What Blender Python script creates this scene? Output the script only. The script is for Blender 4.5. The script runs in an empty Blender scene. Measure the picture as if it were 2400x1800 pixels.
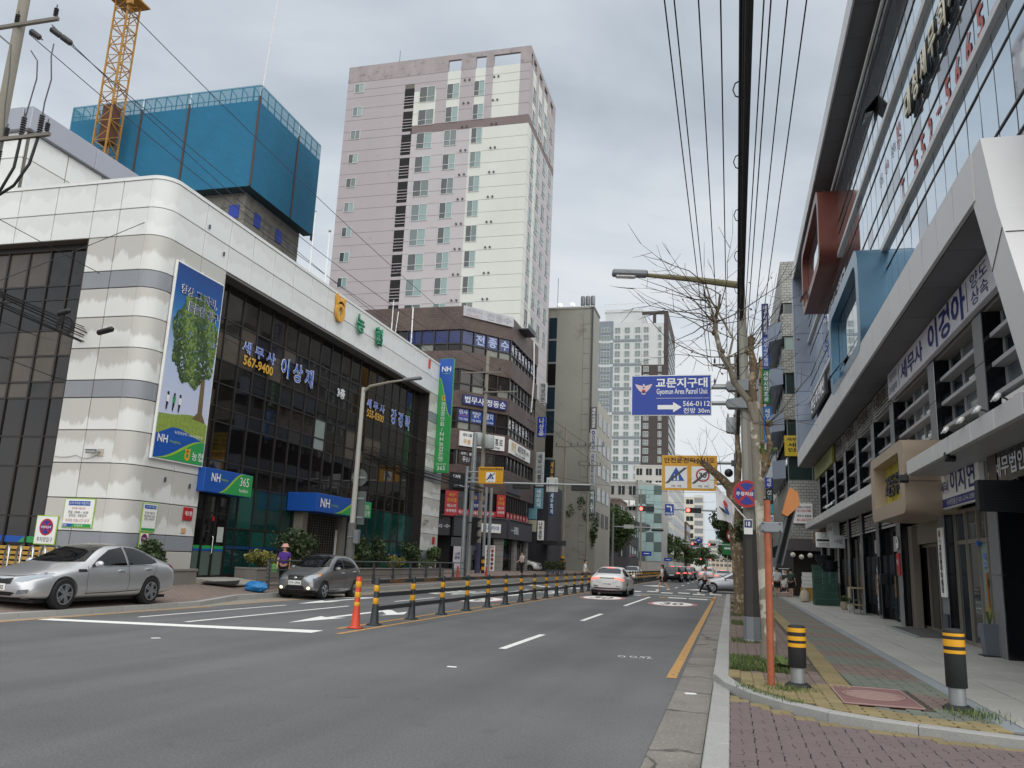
import bpy,bmesh,math,random
from mathutils import Vector,Matrix
from mathutils.bvhtree import BVHTree
R=math.radians
rnd=random.Random(7)
scene=bpy.context.scene
C=scene.collection
cam_d=bpy.data.cameras.new('camera')
cam_d.sensor_width=36.0
cam_d.lens=28.56
cam_d.clip_start=0.1
cam_d.clip_end=3000
cam=bpy.data.objects.new('camera',cam_d)
C.objects.link(cam)
cam.matrix_world=Matrix(((0.96632931,0.01317825,0.25697082,0.0),(0.25374258,-0.21449454,-0.94318969,0.0),(0.04268924,0.97663628,-0.21061624,1.6),(0,0,0,1)))
scene.camera=cam
world=bpy.data.worlds.new('World')
scene.world=world
world.use_nodes=True
nt=world.node_tree
nt.nodes.clear()
N=nt.nodes.new
L=nt.links.new
out=N('ShaderNodeOutputWorld')
bg=N('ShaderNodeBackground')
sky=N('ShaderNodeTexSky')
sky.sky_type='NISHITA'
sky.sun_disc=False
sky.sun_elevation=R(55)
sky.sun_rotation=R(140)
bgs=N('ShaderNodeBackground')
L(sky.outputs[0],bgs.inputs[0])
bgs.inputs[1].default_value=0.05
tc=N('ShaderNodeTexCoord')
mp=N('ShaderNodeMapping')
mp.inputs['Scale'].default_value=(1.0,1.0,2.4)
mp.inputs['Location'].default_value=(4.2,0.4,3.1)
L(tc.outputs['Generated'],mp.inputs[0])
n1=N('ShaderNodeTexNoise')
n1.inputs['Scale'].default_value=1.7
n1.inputs['Detail'].default_value=7
n1.inputs['Roughness'].default_value=0.5
n1.inputs['Distortion'].default_value=0.35
L(mp.outputs[0],n1.inputs[0])
cr=N('ShaderNodeValToRGB')
cr.color_ramp.elements[0].position=0.27
cr.color_ramp.elements[0].color=(0.50,0.57,0.65,1)
cr.color_ramp.elements[1].position=0.66
cr.color_ramp.elements[1].color=(1.12,1.13,1.13,1)
e=cr.color_ramp.elements.new(0.47)
e.color=(0.78,0.85,0.92,1)
L(n1.outputs[0],cr.inputs[0])
L(cr.outputs[0],bg.inputs[0])
bg.inputs[1].default_value=0.42
mx=N('ShaderNodeMixShader')
mx.inputs[0].default_value=0.9
L(bgs.outputs[0],mx.inputs[1])
L(bg.outputs[0],mx.inputs[2])
L(mx.outputs[0],out.inputs[0])
sun_d=bpy.data.lights.new('sun','SUN')
sun_d.energy=1.5
sun_d.angle=R(120)
sun_d.color=(1.0,0.97,0.92)
sun=bpy.data.objects.new('sun',sun_d)
C.objects.link(sun)
_d=Vector((math.cos(R(55))*math.sin(R(140)),math.cos(R(55))*math.cos(R(140)),math.sin(R(55))))
sun.rotation_euler=_d.to_track_quat('Z','Y').to_euler()
vs=scene.view_settings
vs.view_transform='Standard'
vs.look='None'
vs.gamma=1
vs.exposure=1.0
vs.use_curve_mapping=False
scene.cycles.max_bounces=6
scene.cycles.diffuse_bounces=3
scene.cycles.glossy_bounces=3
scene.cycles.transparent_max_bounces=12
scene.cycles.use_denoising=True
MATS={}
def mat(name,col,rough=0.6,metal=0.0,nz=None,bump=None,rand=0.0,spec=0.5,coat=0.0,stain=None,emit=None,two=None):
 """nz=(scale, amount[, zstretch]); bump=(scale, strength); stain=(scale, amount, colour) ; two=(scale, colour, lo, hi)"""
 if name in MATS:
  return MATS[name]
 m=bpy.data.materials.new(name)
 MATS[name]=m
 m.use_nodes=True
 t=m.node_tree
 b=t.nodes['Principled BSDF']
 N=t.nodes.new
 L=t.links.new
 if len(col)==3:
  col=(*col,1)
 b.inputs['Base Color'].default_value=col
 b.inputs['Roughness'].default_value=rough
 b.inputs['Metallic'].default_value=metal
 b.inputs['Specular IOR Level'].default_value=spec
 if coat:
  b.inputs['Coat Weight'].default_value=coat
  b.inputs['Coat Roughness'].default_value=0.04
 if emit:
  b.inputs['Emission Color'].default_value=(*emit[:3],1)
  b.inputs['Emission Strength'].default_value=emit[3]
 g=None
 def geo():
  nonlocal g
  if g is None:
   g=N('ShaderNodeNewGeometry')
  return g.outputs['Position']
 src=None
 def rgb(c):
  n=N('ShaderNodeRGB')
  n.outputs[0].default_value=(*c[:3],1)
  return n.outputs[0]
 def noise(scale,detail=5,zs=1.0,rg=0.6):
  n=N('ShaderNodeTexNoise')
  n.inputs['Scale'].default_value=scale
  n.inputs['Detail'].default_value=detail
  n.inputs['Roughness'].default_value=rg
  if zs!=1.0:
   p=N('ShaderNodeMapping')
   p.inputs['Scale'].default_value=(1,1,zs)
   L(geo(),p.inputs[0])
   L(p.outputs[0],n.inputs[0])
  else:
   L(geo(),n.inputs[0])
  return n.outputs[0]
 def mixc(f,a,c):
  n=N('ShaderNodeMix')
  n.data_type='RGBA'
  if isinstance(f,float):
   n.inputs[0].default_value=f
  else:
   L(f,n.inputs[0])
  L(a,n.inputs[6])
  L(c,n.inputs[7])
  return n.outputs[2]
 def rng(v,a,b_,c,d):
  n=N('ShaderNodeMapRange')
  n.inputs[1].default_value=a
  n.inputs[2].default_value=b_
  n.inputs[3].default_value=c
  n.inputs[4].default_value=d
  L(v,n.inputs[0])
  return n.outputs[0]
 if nz or rand or stain or two:
  src=rgb(col)
  if two:
   src=mixc(rng(noise(two[0]),two[2],two[3],0,1),src,rgb(two[1]))
  val=None
  if nz:
   val=rng(noise(nz[0],6,nz[2]if len(nz)>2 else 1.0),0.25,0.75,1-nz[1],1+nz[1])
  if rand:
   oi=N('ShaderNodeObjectInfo')
   r2=rng(oi.outputs['Random'],0,1,1-rand,1+rand)
   if val is not None:
    mm=N('ShaderNodeMath')
    mm.operation='MULTIPLY'
    L(val,mm.inputs[0])
    L(r2,mm.inputs[1])
    val=mm.outputs[0]
   else:
    val=r2
  if val is not None:
   h=N('ShaderNodeHueSaturation')
   L(val,h.inputs['Value'])
   L(src,h.inputs['Color'])
   src=h.outputs[0]
  if stain:
   tcn=N('ShaderNodeTexCoord')
   sp=N('ShaderNodeSeparateXYZ')
   L(tcn.outputs['Generated'],sp.inputs[0])
   a=N('ShaderNodeMath')
   a.operation='MULTIPLY_ADD'
   L(noise(stain[0],6,0.35),a.inputs[0])
   a.inputs[1].default_value=1.5
   L(sp.outputs[2],a.inputs[2])
   oi=N('ShaderNodeObjectInfo')
   a2=N('ShaderNodeMath')
   a2.operation='MULTIPLY_ADD'
   L(oi.outputs['Random'],a2.inputs[0])
   a2.inputs[1].default_value=0.5
   L(a.outputs[0],a2.inputs[2])
   f=rng(a2.outputs[0],1.42,1.56,0.0,stain[1])
   src=mixc(f,src,rgb(stain[2]))
  L(src,b.inputs['Base Color'])
 if bump:
  bp=N('ShaderNodeBump')
  bp.inputs['Strength'].default_value=bump[1]
  bp.inputs['Distance'].default_value=bump[2]if len(bump)>2 else 0.01
  L(noise(bump[0],8),bp.inputs['Height'])
  L(bp.outputs[0],b.inputs['Normal'])
 return m
def wall_tile(name,c1,c2,mortar,bw,bh,rough=0.5,off=0.5):
 """small wall tiles in rows: any upright wall, tile courses by height"""
 if name in MATS:
  return MATS[name]
 m=bpy.data.materials.new(name)
 MATS[name]=m
 m.use_nodes=True
 t=m.node_tree
 b=t.nodes['Principled BSDF']
 g=t.nodes.new('ShaderNodeNewGeometry')
 s=t.nodes.new('ShaderNodeSeparateXYZ')
 t.links.new(g.outputs['Position'],s.inputs[0])
 ad=t.nodes.new('ShaderNodeMath')
 ad.operation='ADD'
 t.links.new(s.outputs[0],ad.inputs[0])
 t.links.new(s.outputs[1],ad.inputs[1])
 cb=t.nodes.new('ShaderNodeCombineXYZ')
 t.links.new(ad.outputs[0],cb.inputs[0])
 t.links.new(s.outputs[2],cb.inputs[1])
 br=t.nodes.new('ShaderNodeTexBrick')
 br.inputs['Color1'].default_value=(*c1,1)
 br.inputs['Color2'].default_value=(*c2,1)
 br.inputs['Mortar'].default_value=(*mortar,1)
 br.inputs['Scale'].default_value=1.0
 br.inputs['Mortar Size'].default_value=0.016
 br.inputs['Brick Width'].default_value=bw
 br.inputs['Row Height'].default_value=bh
 br.offset=off
 t.links.new(cb.outputs[0],br.inputs[0])
 n=t.nodes.new('ShaderNodeTexNoise')
 n.inputs['Scale'].default_value=0.6
 n.inputs['Detail'].default_value=7
 t.links.new(g.outputs['Position'],n.inputs[0])
 mr=t.nodes.new('ShaderNodeMapRange')
 mr.inputs[1].default_value=0.3
 mr.inputs[2].default_value=0.7
 mr.inputs[3].default_value=0.72
 mr.inputs[4].default_value=1.12
 t.links.new(n.outputs[0],mr.inputs[0])
 h=t.nodes.new('ShaderNodeHueSaturation')
 t.links.new(mr.outputs[0],h.inputs['Value'])
 t.links.new(br.outputs[0],h.inputs['Color'])
 t.links.new(h.outputs[0],b.inputs['Base Color'])
 b.inputs['Roughness'].default_value=rough
 return m
def P(hexs):
 """sRGB hex -> linear"""
 o=[]
 for i in(0,2,4):
  c=int(hexs[i:i+2],16)/255
  o.append(c/12.92 if c<=0.04045 else((c+0.055)/1.055)**2.4)
 return tuple(o)
class MB:
 def __init__(s,M=None):
  s.v=[];s.f=[];s.mi=[];s.k=0;s.M=M
 def add(s,vs_,fs):
  o=len(s.v)
  for p in vs_:
   p=Vector(p)
   s.v.append(s.M@p if s.M is not None else p)
  for f in fs:
   s.f.append(tuple(i+o for i in f));s.mi.append(s.k)
  return s
 def box(s,x0,x1,y0,y1,z0,z1):
  v=[(x,y,z)for x in(x0,x1)for y in(y0,y1)for z in(z0,z1)]
  return s.add(v,[(0,1,3,2),(4,6,7,5),(0,4,5,1),(2,3,7,6),(0,2,6,4),(1,5,7,3)])
 def cbox(s,x0,x1,y0,y1,z0,z1,c=0.01):
  lo=(x0,y0,z0);hi=(x1,y1,z1)
  idx={};v=[]
  for sx in(0,1):
   for sy in(0,1):
    for sz in(0,1):
     sg=(sx,sy,sz)
     for a in range(3):
      p=[]
      for k in range(3):
       e_=hi[k]if sg[k]else lo[k]
       p.append(e_ if k==a else(e_-c if sg[k]else e_+c))
      idx[(sg,a)]=len(v);v.append(p)
  F=[]
  for a in range(3):
   b_,c_=(a+1)%3,(a+2)%3
   for sa in(0,1):
    q=[]
    for sb,sc in((0,0),(1,0),(1,1),(0,1)):
     sg=[0,0,0];sg[a]=sa;sg[b_]=sb;sg[c_]=sc
     q.append(idx[(tuple(sg),a)])
    F.append(tuple(q)if sa else tuple(q[::-1]))
   for sb in(0,1):
    for sc in(0,1):
     g0=[0,0,0];g1=[0,0,0]
     g0[b_]=g1[b_]=sb;g0[c_]=g1[c_]=sc;g1[a]=1
     g0,g1=tuple(g0),tuple(g1)
     F.append((idx[(g0,b_)],idx[(g1,b_)],idx[(g1,c_)],idx[(g0,c_)]))
  for sx in(0,1):
   for sy in(0,1):
    for sz in(0,1):
     g0=(sx,sy,sz)
     F.append(tuple(idx[(g0,a)]for a in range(3)))
  return s.add(v,F)
 def tube(s,pts,r,n=6,caps=True,sq=None):
  pts=[Vector(p)for p in pts]
  m=len(pts)
  rs=r if isinstance(r,(list,tuple))else[r]*m
  vs_=[];up=Vector((0,0,1))
  T0=(pts[1]-pts[0]).normalized()
  u=up.cross(T0)
  if u.length<1e-3:
   u=Vector((1,0,0))
  u.normalize()
  for i,p in enumerate(pts):
   t=(pts[min(i+1,m-1)]-pts[max(i-1,0)]).normalized()
   u=(u-t*u.dot(t)).normalized()
   w=t.cross(u)
   for k in range(n):
    a=2*math.pi*(k+(0.5 if n==4 else 0))/n
    vs_.append(p+(u*math.cos(a)+w*math.sin(a))*rs[i])
  F=[]
  for i in range(m-1):
   for k in range(n):
    F.append((i*n+k,i*n+(k+1)%n,(i+1)*n+(k+1)%n,(i+1)*n+k))
  if caps:
   F.append(tuple(range(n))[::-1]);F.append(tuple((m-1)*n+k for k in range(n)))
  return s.add(vs_,F)
 def bar(s,a,b,w,h=None):
  return s.tube([a,b],(w*0.7071),4)
 def lathe(s,prof,n=16,c=(0,0,0),axis='z'):
  vs_=[]
  for r,z in prof:
   for k in range(n):
    a=2*math.pi*k/n
    q=(r*math.cos(a),r*math.sin(a),z)
    if axis=='y':q=(q[0],q[2],q[1])
    if axis=='x':q=(q[2],q[0],q[1])
    vs_.append((c[0]+q[0],c[1]+q[1],c[2]+q[2]))
  F=[]
  for i in range(len(prof)-1):
   for k in range(n):
    F.append((i*n+k,i*n+(k+1)%n,(i+1)*n+(k+1)%n,(i+1)*n+k))
  F.append(tuple(range(n))[::-1]);F.append(tuple((len(prof)-1)*n+k for k in range(n)))
  return s.add(vs_,F)
 def sphere(s,c,r,nu=10,nv=6):
  if not isinstance(r,(tuple,list)):r=(r,r,r)
  prof=[]
  vs_=[(c[0],c[1],c[2]-r[2])]
  for j in range(1,nv):
   a=math.pi*j/nv-math.pi/2
   for k in range(nu):
    b_=2*math.pi*k/nu
    vs_.append((c[0]+r[0]*math.cos(a)*math.cos(b_),c[1]+r[1]*math.cos(a)*math.sin(b_),c[2]+r[2]*math.sin(a)))
  vs_.append((c[0],c[1],c[2]+r[2]))
  F=[]
  for k in range(nu):
   F.append((0,1+(k+1)%nu,1+k))
   F.append((len(vs_)-1,len(vs_)-1-nu+k,len(vs_)-1-nu+(k+1)%nu))
  for j in range(nv-2):
   for k in range(nu):
    F.append((1+j*nu+k,1+j*nu+(k+1)%nu,1+(j+1)*nu+(k+1)%nu,1+(j+1)*nu+k))
  return s.add(vs_,F)
 def prism(s,poly,plane,d0,d1):
  """poly: 2-D outline in plane 'xy','xz','yz'; extruded d0..d1 along the third axis"""
  def q(p,d):
   return{'xy':(p[0],p[1],d),'xz':(p[0],d,p[1]),'yz':(d,p[0],p[1])}[plane]
  n=len(poly)
  v=[q(p,d0)for p in poly]+[q(p,d1)for p in poly]
  F=[tuple(range(n))[::-1],tuple(range(n,2*n))]
  for k in range(n):
   F.append((k,(k+1)%n,n+(k+1)%n,n+k))
  return s.add(v,F)
 def poly(s,pts):
  return s.add(pts,[tuple(range(len(pts)))])
 def mesh(s,name,mats,smooth=None,recalc=True):
  me=bpy.data.meshes.new(name)
  me.from_pydata([tuple(p)for p in s.v],[],s.f)
  for m in(mats if isinstance(mats,(list,tuple))else[mats]):
   me.materials.append(m)
  if len(me.materials)>1:
   me.polygons.foreach_set('material_index',s.mi)
  if recalc:
   b=bmesh.new();b.from_mesh(me)
   bmesh.ops.recalc_face_normals(b,faces=b.faces)
   b.to_mesh(me);b.free()
  if smooth:
   me.shade_smooth()
   me.set_sharp_from_angle(angle=R(smooth))
  me.update()
  return me
 def build(s,name,mats,parent=None,smooth=None,recalc=True,kind=None):
  return link(name,s.mesh(name,mats,smooth,recalc),parent,kind)
def link(name,me,parent=None,kind=None,loc=None):
 o=bpy.data.objects.new(name,me)
 C.objects.link(o)
 if parent is not None:o.parent=parent
 if kind:o['kind']=kind
 if loc is not None:o.location=loc
 return o
def tag(o,label=None,cat=None,group=None,kind=None):
 if label:o['label']=label
 if cat:o['category']=cat
 if group:o['group']=group
 if kind:o['kind']=kind
 return o
def thing(name,label,cat,loc=(0,0,0),rz=0.0,group=None):
 o=bpy.data.objects.new(name,None)
 o.empty_display_size=0.2
 C.objects.link(o)
 o.location=loc
 o.rotation_euler=(0,0,rz)
 return tag(o,label,cat,group)
KIDS={}
def copy_tree(o,parent=None,kids=None):
 if kids is None:
  kids={}
  for q in C.objects:
   if q.parent:kids.setdefault(q.parent.name,[]).append(q)
 c=o.copy();C.objects.link(c)
 if parent is not None:c.parent=parent
 for ch in kids.get(o.name,[]):
  d=copy_tree(ch,c,kids)
 for tx in list(TEXTS):
  if tx[0]is o:TEXTS.append((c,)+tx[1:])
 return c
TEXTS=[]
FACE={'-y':0.0,'+x':90.0,'-x':-90.0,'+y':180.0}
def text(s,parent,loc,face,w,h,m,name='lettering',bold=0.0,ext=0.003,line=1.0,tilt=0.0,flat=False):
 """lettering centred on loc, fitted into w x h; face = the side it is read from (or an angle in degrees)"""
 c=bpy.data.curves.new(name,'FONT')
 c.body=s
 c.align_x='CENTER';c.align_y='CENTER'
 c.resolution_u=2
 c.space_line=line
 c.offset=bold
 c.extrude=0.0
 c.materials.append(m)
 o=bpy.data.objects.new(name,c)
 C.objects.link(o)
 if parent is not None:o.parent=parent
 a=FACE.get(face,face)
 o.rotation_euler=(0 if flat else R(90),R(tilt),R(a))
 o.location=loc
 TEXTS.append((o,Vector(loc),w,h,ext))
 return o
def vtext(s,*a,**k):
 return text('\n'.join(s),*a,**k)
def fit_texts():
 """size every lettering to its box and turn it into a mesh"""
 bpy.context.view_layer.update()
 dg=bpy.context.evaluated_depsgraph_get()
 for o,loc,w,h,ext in TEXTS:
  c=o.data
  me=bpy.data.meshes.new_from_object(o.evaluated_get(dg))
  n=len(me.vertices)
  if not n:continue
  xs=[v.co.x for v in me.vertices];ys=[v.co.y for v in me.vertices]
  bw=max(xs)-min(xs);bh=max(ys)-min(ys)
  if bw<1e-6 or bh<1e-6:continue
  sx=w/bw if w else None
  sy=h/bh if h else sx
  if sx is None:sx=sy
  cx=(max(xs)+min(xs))/2;cy=(max(ys)+min(ys))/2
  for v in me.vertices:v.co=((v.co.x-cx)*sx,(v.co.y-cy)*sy,0)
  if ext>0.004:
   b=bmesh.new();b.from_mesh(me)
   bmesh.ops.remove_doubles(b,verts=b.verts,dist=1e-5)
   r=bmesh.ops.extrude_face_region(b,geom=list(b.faces))
   for v in[g_ for g_ in r['geom']if isinstance(g_,bmesh.types.BMVert)]:v.co.z+=ext
   bmesh.ops.recalc_face_normals(b,faces=b.faces)
   b.to_mesh(me);b.free()
  elif ext:
   for v in me.vertices:v.co.z=ext
  nm=o.name.split('.')[0]
  par=o.parent;rot=o.rotation_euler.copy();kind=o.get('kind')
  bpy.data.objects.remove(o)
  me.name=nm
  q=bpy.data.objects.new(nm,me);C.objects.link(q)
  q.parent=par;q.rotation_euler=rot;q.location=loc
def catenary(a,b,sag,n=12):
 a=Vector(a);b=Vector(b)
 return[a.lerp(b,i/n)-Vector((0,0,sag*4*(i/n)*(1-i/n)))for i in range(n+1)]
def wire(name,label,pts,r,m,group=None,cat='cable'):
 return tag(MB().tube(pts,r,5).build(name,m,smooth=60),label,cat,group)
def leafcloud(mb,n,fn,size,rng_,mats=1,flat=0.3):
 """n leaf-sized quads at points fn() spread through a volume"""
 for i in range(n):
  p=Vector(fn())
  d=Vector((rng_.gauss(0,1),rng_.gauss(0,1),rng_.gauss(0,1)+flat)).normalized()
  t=d.orthogonal().normalized()
  t.rotate(Matrix.Rotation(rng_.uniform(0,6.28),3,d))
  b=d.cross(t)
  z=size*rng_.uniform(0.6,1.3)
  mb.k=rng_.randrange(mats)
  mb.add([p-t*z,p+b*z*0.55+d*z*0.15,p+t*z,p-b*z*0.55+d*z*0.15],[(0,1,2,3)])
WHITE_PANEL=mat('white_panel',P('dedfdb'),0.35,nz=(0.5,0.03),stain=(1.3,0.6,P('a9a49b')),rand=0.03)
WHITE_TOP=mat('white_panel_clean',P('e6e9e7'),0.35,nz=(0.4,0.03),stain=(1.6,0.22,P('bdbab2')),rand=0.02)
GREY_BAND=mat('grey_band',P('8e9298'),0.4,nz=(0.7,0.06),rand=0.03)
JOINT=mat('joint',P('6f6b64'),0.9)
DARKFRAME=mat('dark_bronze_frame',P('2b2624'),0.4)
BLACK=mat('black_paint',P('17181a'),0.45)
RUBBER=mat('black_rubber',P('1f2022'),0.7,nz=(8,0.12))
STEEL=mat('galvanised_steel',P('9ca0a2'),0.42,0.55,nz=(6,0.1))
GREYMETAL=mat('grey_painted_metal',P('7d8286'),0.45,0.2,nz=(5,0.06))
DARKMETAL=mat('dark_grey_metal',P('4a4d50'),0.5,0.2,nz=(5,0.08))
CONC=mat('concrete',P('9a978e'),0.9,nz=(3,0.14),bump=(30,0.3))
CONCPOLE=mat('concrete_pole',P('8d887d'),0.9,nz=(2.5,0.14,0.25),bump=(40,0.2))
CABLE=mat('cable_black',P('1c1c1e'),0.6)
CABLEGREY=mat('cable_grey',P('54565a'),0.6)
WHITE=mat('white_paint',P('ededea'),0.45,nz=(4,0.03))
YELLOW=mat('yellow_reflective',P('e2a51c'),0.4,nz=(9,0.06))
ORANGE=mat('orange_plastic',P('d1472a'),0.4,nz=(9,0.06))
RED=mat('red_paint',P('b3202a'),0.45)
BLUE=mat('sign_blue',P('12329a'),0.4)
NAVY=mat('navy',P('27306e'),0.5)
NHBLUE=mat('bank_blue',P('1652a8'),0.4)
NHGREEN=mat('bank_green',P('2f9a50'),0.4)
NHLIME=mat('bank_lime',P('96bf3a'),0.4)
GOLD=mat('bank_gold',P('dfa53a'),0.4)
GOLDTXT=mat('gold_letters',P('d8a63e'),0.5)
INK=mat('black_ink',P('1d1d22'),0.6)
GREYINK=mat('grey_ink',P('55585e'),0.6)
LAMPGLASS=mat('lamp_glass',P('d8dadb'),0.15,spec=0.6)
CHROME=mat('chrome',P('d9dbdd'),0.12,1.0)
STAINLESS=mat('stainless',P('c3c4c2'),0.22,1.0)
DGLASS=mat('dark_bank_glass',P('141213'),0.03,spec=0.75)
# ================================================================ ground and street
ASPH=mat('asphalt',P('666768'),0.93,nz=(0.33,0.1),bump=(190,0.6,0.008),two=(70,P('4d4e50'),0.45,0.7))
def asphalt_wear(m):
 t=m.node_tree;b=t.nodes['Principled BSDF'];old=b.inputs['Base Color'].links[0].from_socket
 g=t.nodes.new('ShaderNodeNewGeometry')
 for sc,lo,hi,a,c in(((0.9,0.05,1),0.35,0.65,0.86,1.12),((0.16,0.22,1),0.35,0.65,0.9,1.08),((38,38,38),0.3,0.7,0.8,1.2),((3,2.2,1),0.62,0.74,1.0,0.84)):
  mp_=t.nodes.new('ShaderNodeMapping');mp_.inputs['Scale'].default_value=sc;n=t.nodes.new('ShaderNodeTexNoise');n.inputs['Scale'].default_value=1;n.inputs['Detail'].default_value=5
  r_=t.nodes.new('ShaderNodeMapRange');r_.inputs[1].default_value=lo;r_.inputs[2].default_value=hi;r_.inputs[3].default_value=a;r_.inputs[4].default_value=c
  h=t.nodes.new('ShaderNodeHueSaturation');t.links.new(g.outputs['Position'],mp_.inputs[0]);t.links.new(mp_.outputs[0],n.inputs[0]);t.links.new(n.outputs[0],r_.inputs[0]);t.links.new(r_.outputs[0],h.inputs['Value']);t.links.new(old,h.inputs['Color']);old=h.outputs[0]
 t.links.new(old,b.inputs['Base Color'])
asphalt_wear(ASPH)
SAND=mat('joint_sand',P('4b443c'),0.95,nz=(20,0.2))
PAINT=mat('road_paint_white',P('e6e6e2'),0.75,two=(22,P('8d8d8c'),0.58,0.7))
PAINTY=mat('road_paint_yellow',P('b98e52'),0.8,two=(11,P('6f6a62'),0.52,0.66))
PAINTR=mat('road_paint_red',P('b8757a'),0.8,two=(16,P('777577'),0.52,0.66))
KERB=mat('kerb_granite',P('9a9a97'),0.85,nz=(60,0.2),rand=0.06)
PAVR=mat('paver_maroon',P('6e6060'),0.88,nz=(2.2,0.1),rand=0.09,bump=(60,0.25,0.004))
PAVS=mat('paver_red',P('70625b'),0.9,nz=(1.4,0.12),rand=0.09,bump=(60,0.25,0.004))
PAVG=mat('paver_green',P('666c62'),0.9,nz=(1.4,0.12),rand=0.09,bump=(60,0.25,0.004))
PAVY=mat('paver_yellow',P('857855'),0.9,nz=(1.6,0.18),rand=0.12,bump=(60,0.25,0.004))
SLAB=mat('granite_slab',P('9b9a95'),0.7,nz=(0.8,0.1),rand=0.06,two=(45,P('868580'),0.5,0.7))
GRASSM=[mat('grass_a',P('4f602f'),0.8),mat('grass_b',P('6c7a44'),0.8),mat('grass_c',P('414f2b'),0.8)]
def gutter_mat():
 m=mat('gutter_concrete',P('7d7973'),0.95,nz=(1.2,0.2),bump=(60,0.7,0.02),two=(28,P('96918a'),0.5,0.7))
 t=m.node_tree;b=t.nodes['Principled BSDF']
 g=t.nodes.new('ShaderNodeNewGeometry');nz=t.nodes.new('ShaderNodeTexNoise');nz.inputs['Scale'].default_value=2.5;nz.inputs['Detail'].default_value=8
 mxv=t.nodes.new('ShaderNodeMix');mxv.data_type='VECTOR';mxv.inputs[0].default_value=0.35
 t.links.new(g.outputs['Position'],nz.inputs[0]);t.links.new(g.outputs['Position'],mxv.inputs[4]);t.links.new(nz.outputs[1],mxv.inputs[5])
 v=t.nodes.new('ShaderNodeTexVoronoi');v.feature='DISTANCE_TO_EDGE';v.inputs['Scale'].default_value=0.9
 t.links.new(mxv.outputs[1],v.inputs[0])
 mr=t.nodes.new('ShaderNodeMapRange');mr.inputs[1].default_value=0.0;mr.inputs[2].default_value=0.022;mr.inputs[3].default_value=0.25;mr.inputs[4].default_value=1.0
 t.links.new(v.outputs[0],mr.inputs[0])
 mm=t.nodes.new('ShaderNodeMix');mm.data_type='RGBA';mm.blend_type='MULTIPLY';mm.inputs[0].default_value=1.0
 old=b.inputs['Base Color'].links[0].from_socket
 t.links.new(old,mm.inputs[6]);t.links.new(mr.outputs[0],mm.inputs[7]);t.links.new(mm.outputs[2],b.inputs['Base Color'])
 return m
GUTTER=gutter_mat()
def sheet(name,pts,m,parent=None,kind='structure'):
 b=MB();b.poly(pts)
 return b.build(name,m,parent,kind=kind)
def rect(x0,x1,y0,y1,z):
 return[(x0,y0,z),(x1,y0,z),(x1,y1,z),(x0,y1,z)]
GROUNDM=mat('ground_far',P('77746c'),0.95,nz=(0.05,0.12))
sheet('ground',rect(-1500,1500,-300,2400,-0.03),GROUNDM)
road=sheet('road',rect(-14.35,-0.73,-25,520,0),ASPH)
sheet('side_street',[(-0.727,52.2,0),(60,52.2,0),(60,59.6,0),(-0.727,59.6,0)],ASPH)
sheet('alley',[(-14.36,53,0.002),(-14.36,61,0.002),(-70,61,0.35),(-70,53,0.35)],ASPH)
sheet('gutter',rect(-0.726,-0.262,-20,52.1,0.002),GUTTER)
Z1=0.005
def mark(name,pts,m=PAINT,z=Z1):
 b=MB();b.poly([(x,y,z)for x,y in pts])
 return b.build(name,m,road)
def line(name,x,y0,y1,w,m=PAINT,z=Z1):
 return mark(name,[(x-w/2,y0),(x+w/2,y0),(x+w/2,y1),(x-w/2,y1)],m,z)
line('edge_line',-0.86,12.7,50,0.15,PAINTY)
line('centre_line',-7.56,15.4,52,0.13,PAINTY);line('centre_line',-8.07,16.4,52,0.13,PAINTY)
line('centre_line',-7.6,62,150,0.13,PAINTY);line('centre_line',-8.1,62,150,0.13,PAINTY)
for y0,y1 in((14.9,18.3),(23.3,27.0),(33.0,43.6),(64,67),(72.5,76),(82,86),(92,96),(102,106),(112,116)):
 line('lane_dash',-4.03,y0,y1,0.14)
line('lane_line',-11.2,15.6,23.4,0.12);line('lane_line',-12.62,15.9,22.2,0.1)
line('lane_line',-11.2,27,31,0.12);line('lane_line',-11.25,36,40,0.12)
line('edge_line',-13.6,8,20,0.12,PAINTY);line('edge_line',-13.85,21,48,0.12,PAINTY)
mark('stop_line',[(-13.5,14.0),(-13.5,14.4),(-8.1,15.85),(-8.05,15.25)])
def arrow(x,y,s=1.0,turn=0):
 m_=[(0,-2.6),(0.34,-0.4),(0.1,-0.6),(0.09,3.2),(-0.09,3.2),(-0.1,-0.6),(-0.34,-0.4)]
 mark('arrow',[(x+a*s,y+b*s)for a,b in m_])
 if turn:
  q=[(0.09,2.4),(0.6,1.5),(0.6,1.0),(0.95,1.9),(0.6,3.0),(0.6,2.3),(0.09,3.1)]
  mark('arrow',[(x+a*turn*s,y+b*s)for a,b in q])
arrow(-9.57,19.6,1.0,1);arrow(-12.7,25.6,1.0,-1);arrow(-9.6,38,0.9,0)
def oval(cx,cy,rx,ry,m,z):
 return mark('speed_oval',[(cx+rx*math.cos(a*math.pi/16),cy+ry*math.sin(a*math.pi/16))for a in range(32)],m,z)
for cx,cy in((-2.45,37.0),(-5.85,39.4),(-9.6,31.5)):
 oval(cx,cy,1.05,2.2,PAINTR,0.005);oval(cx,cy,0.86,1.9,PAINT,0.009)
 text('30',road,(cx,cy,0.013),0,0.95,2.3,ASPH,'speed_number',bold=0.02,ext=0,flat=True)
mark('stop_line',[(-7.3,47.2),(-0.95,47.2),(-0.95,47.55),(-7.3,47.55)])
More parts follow.
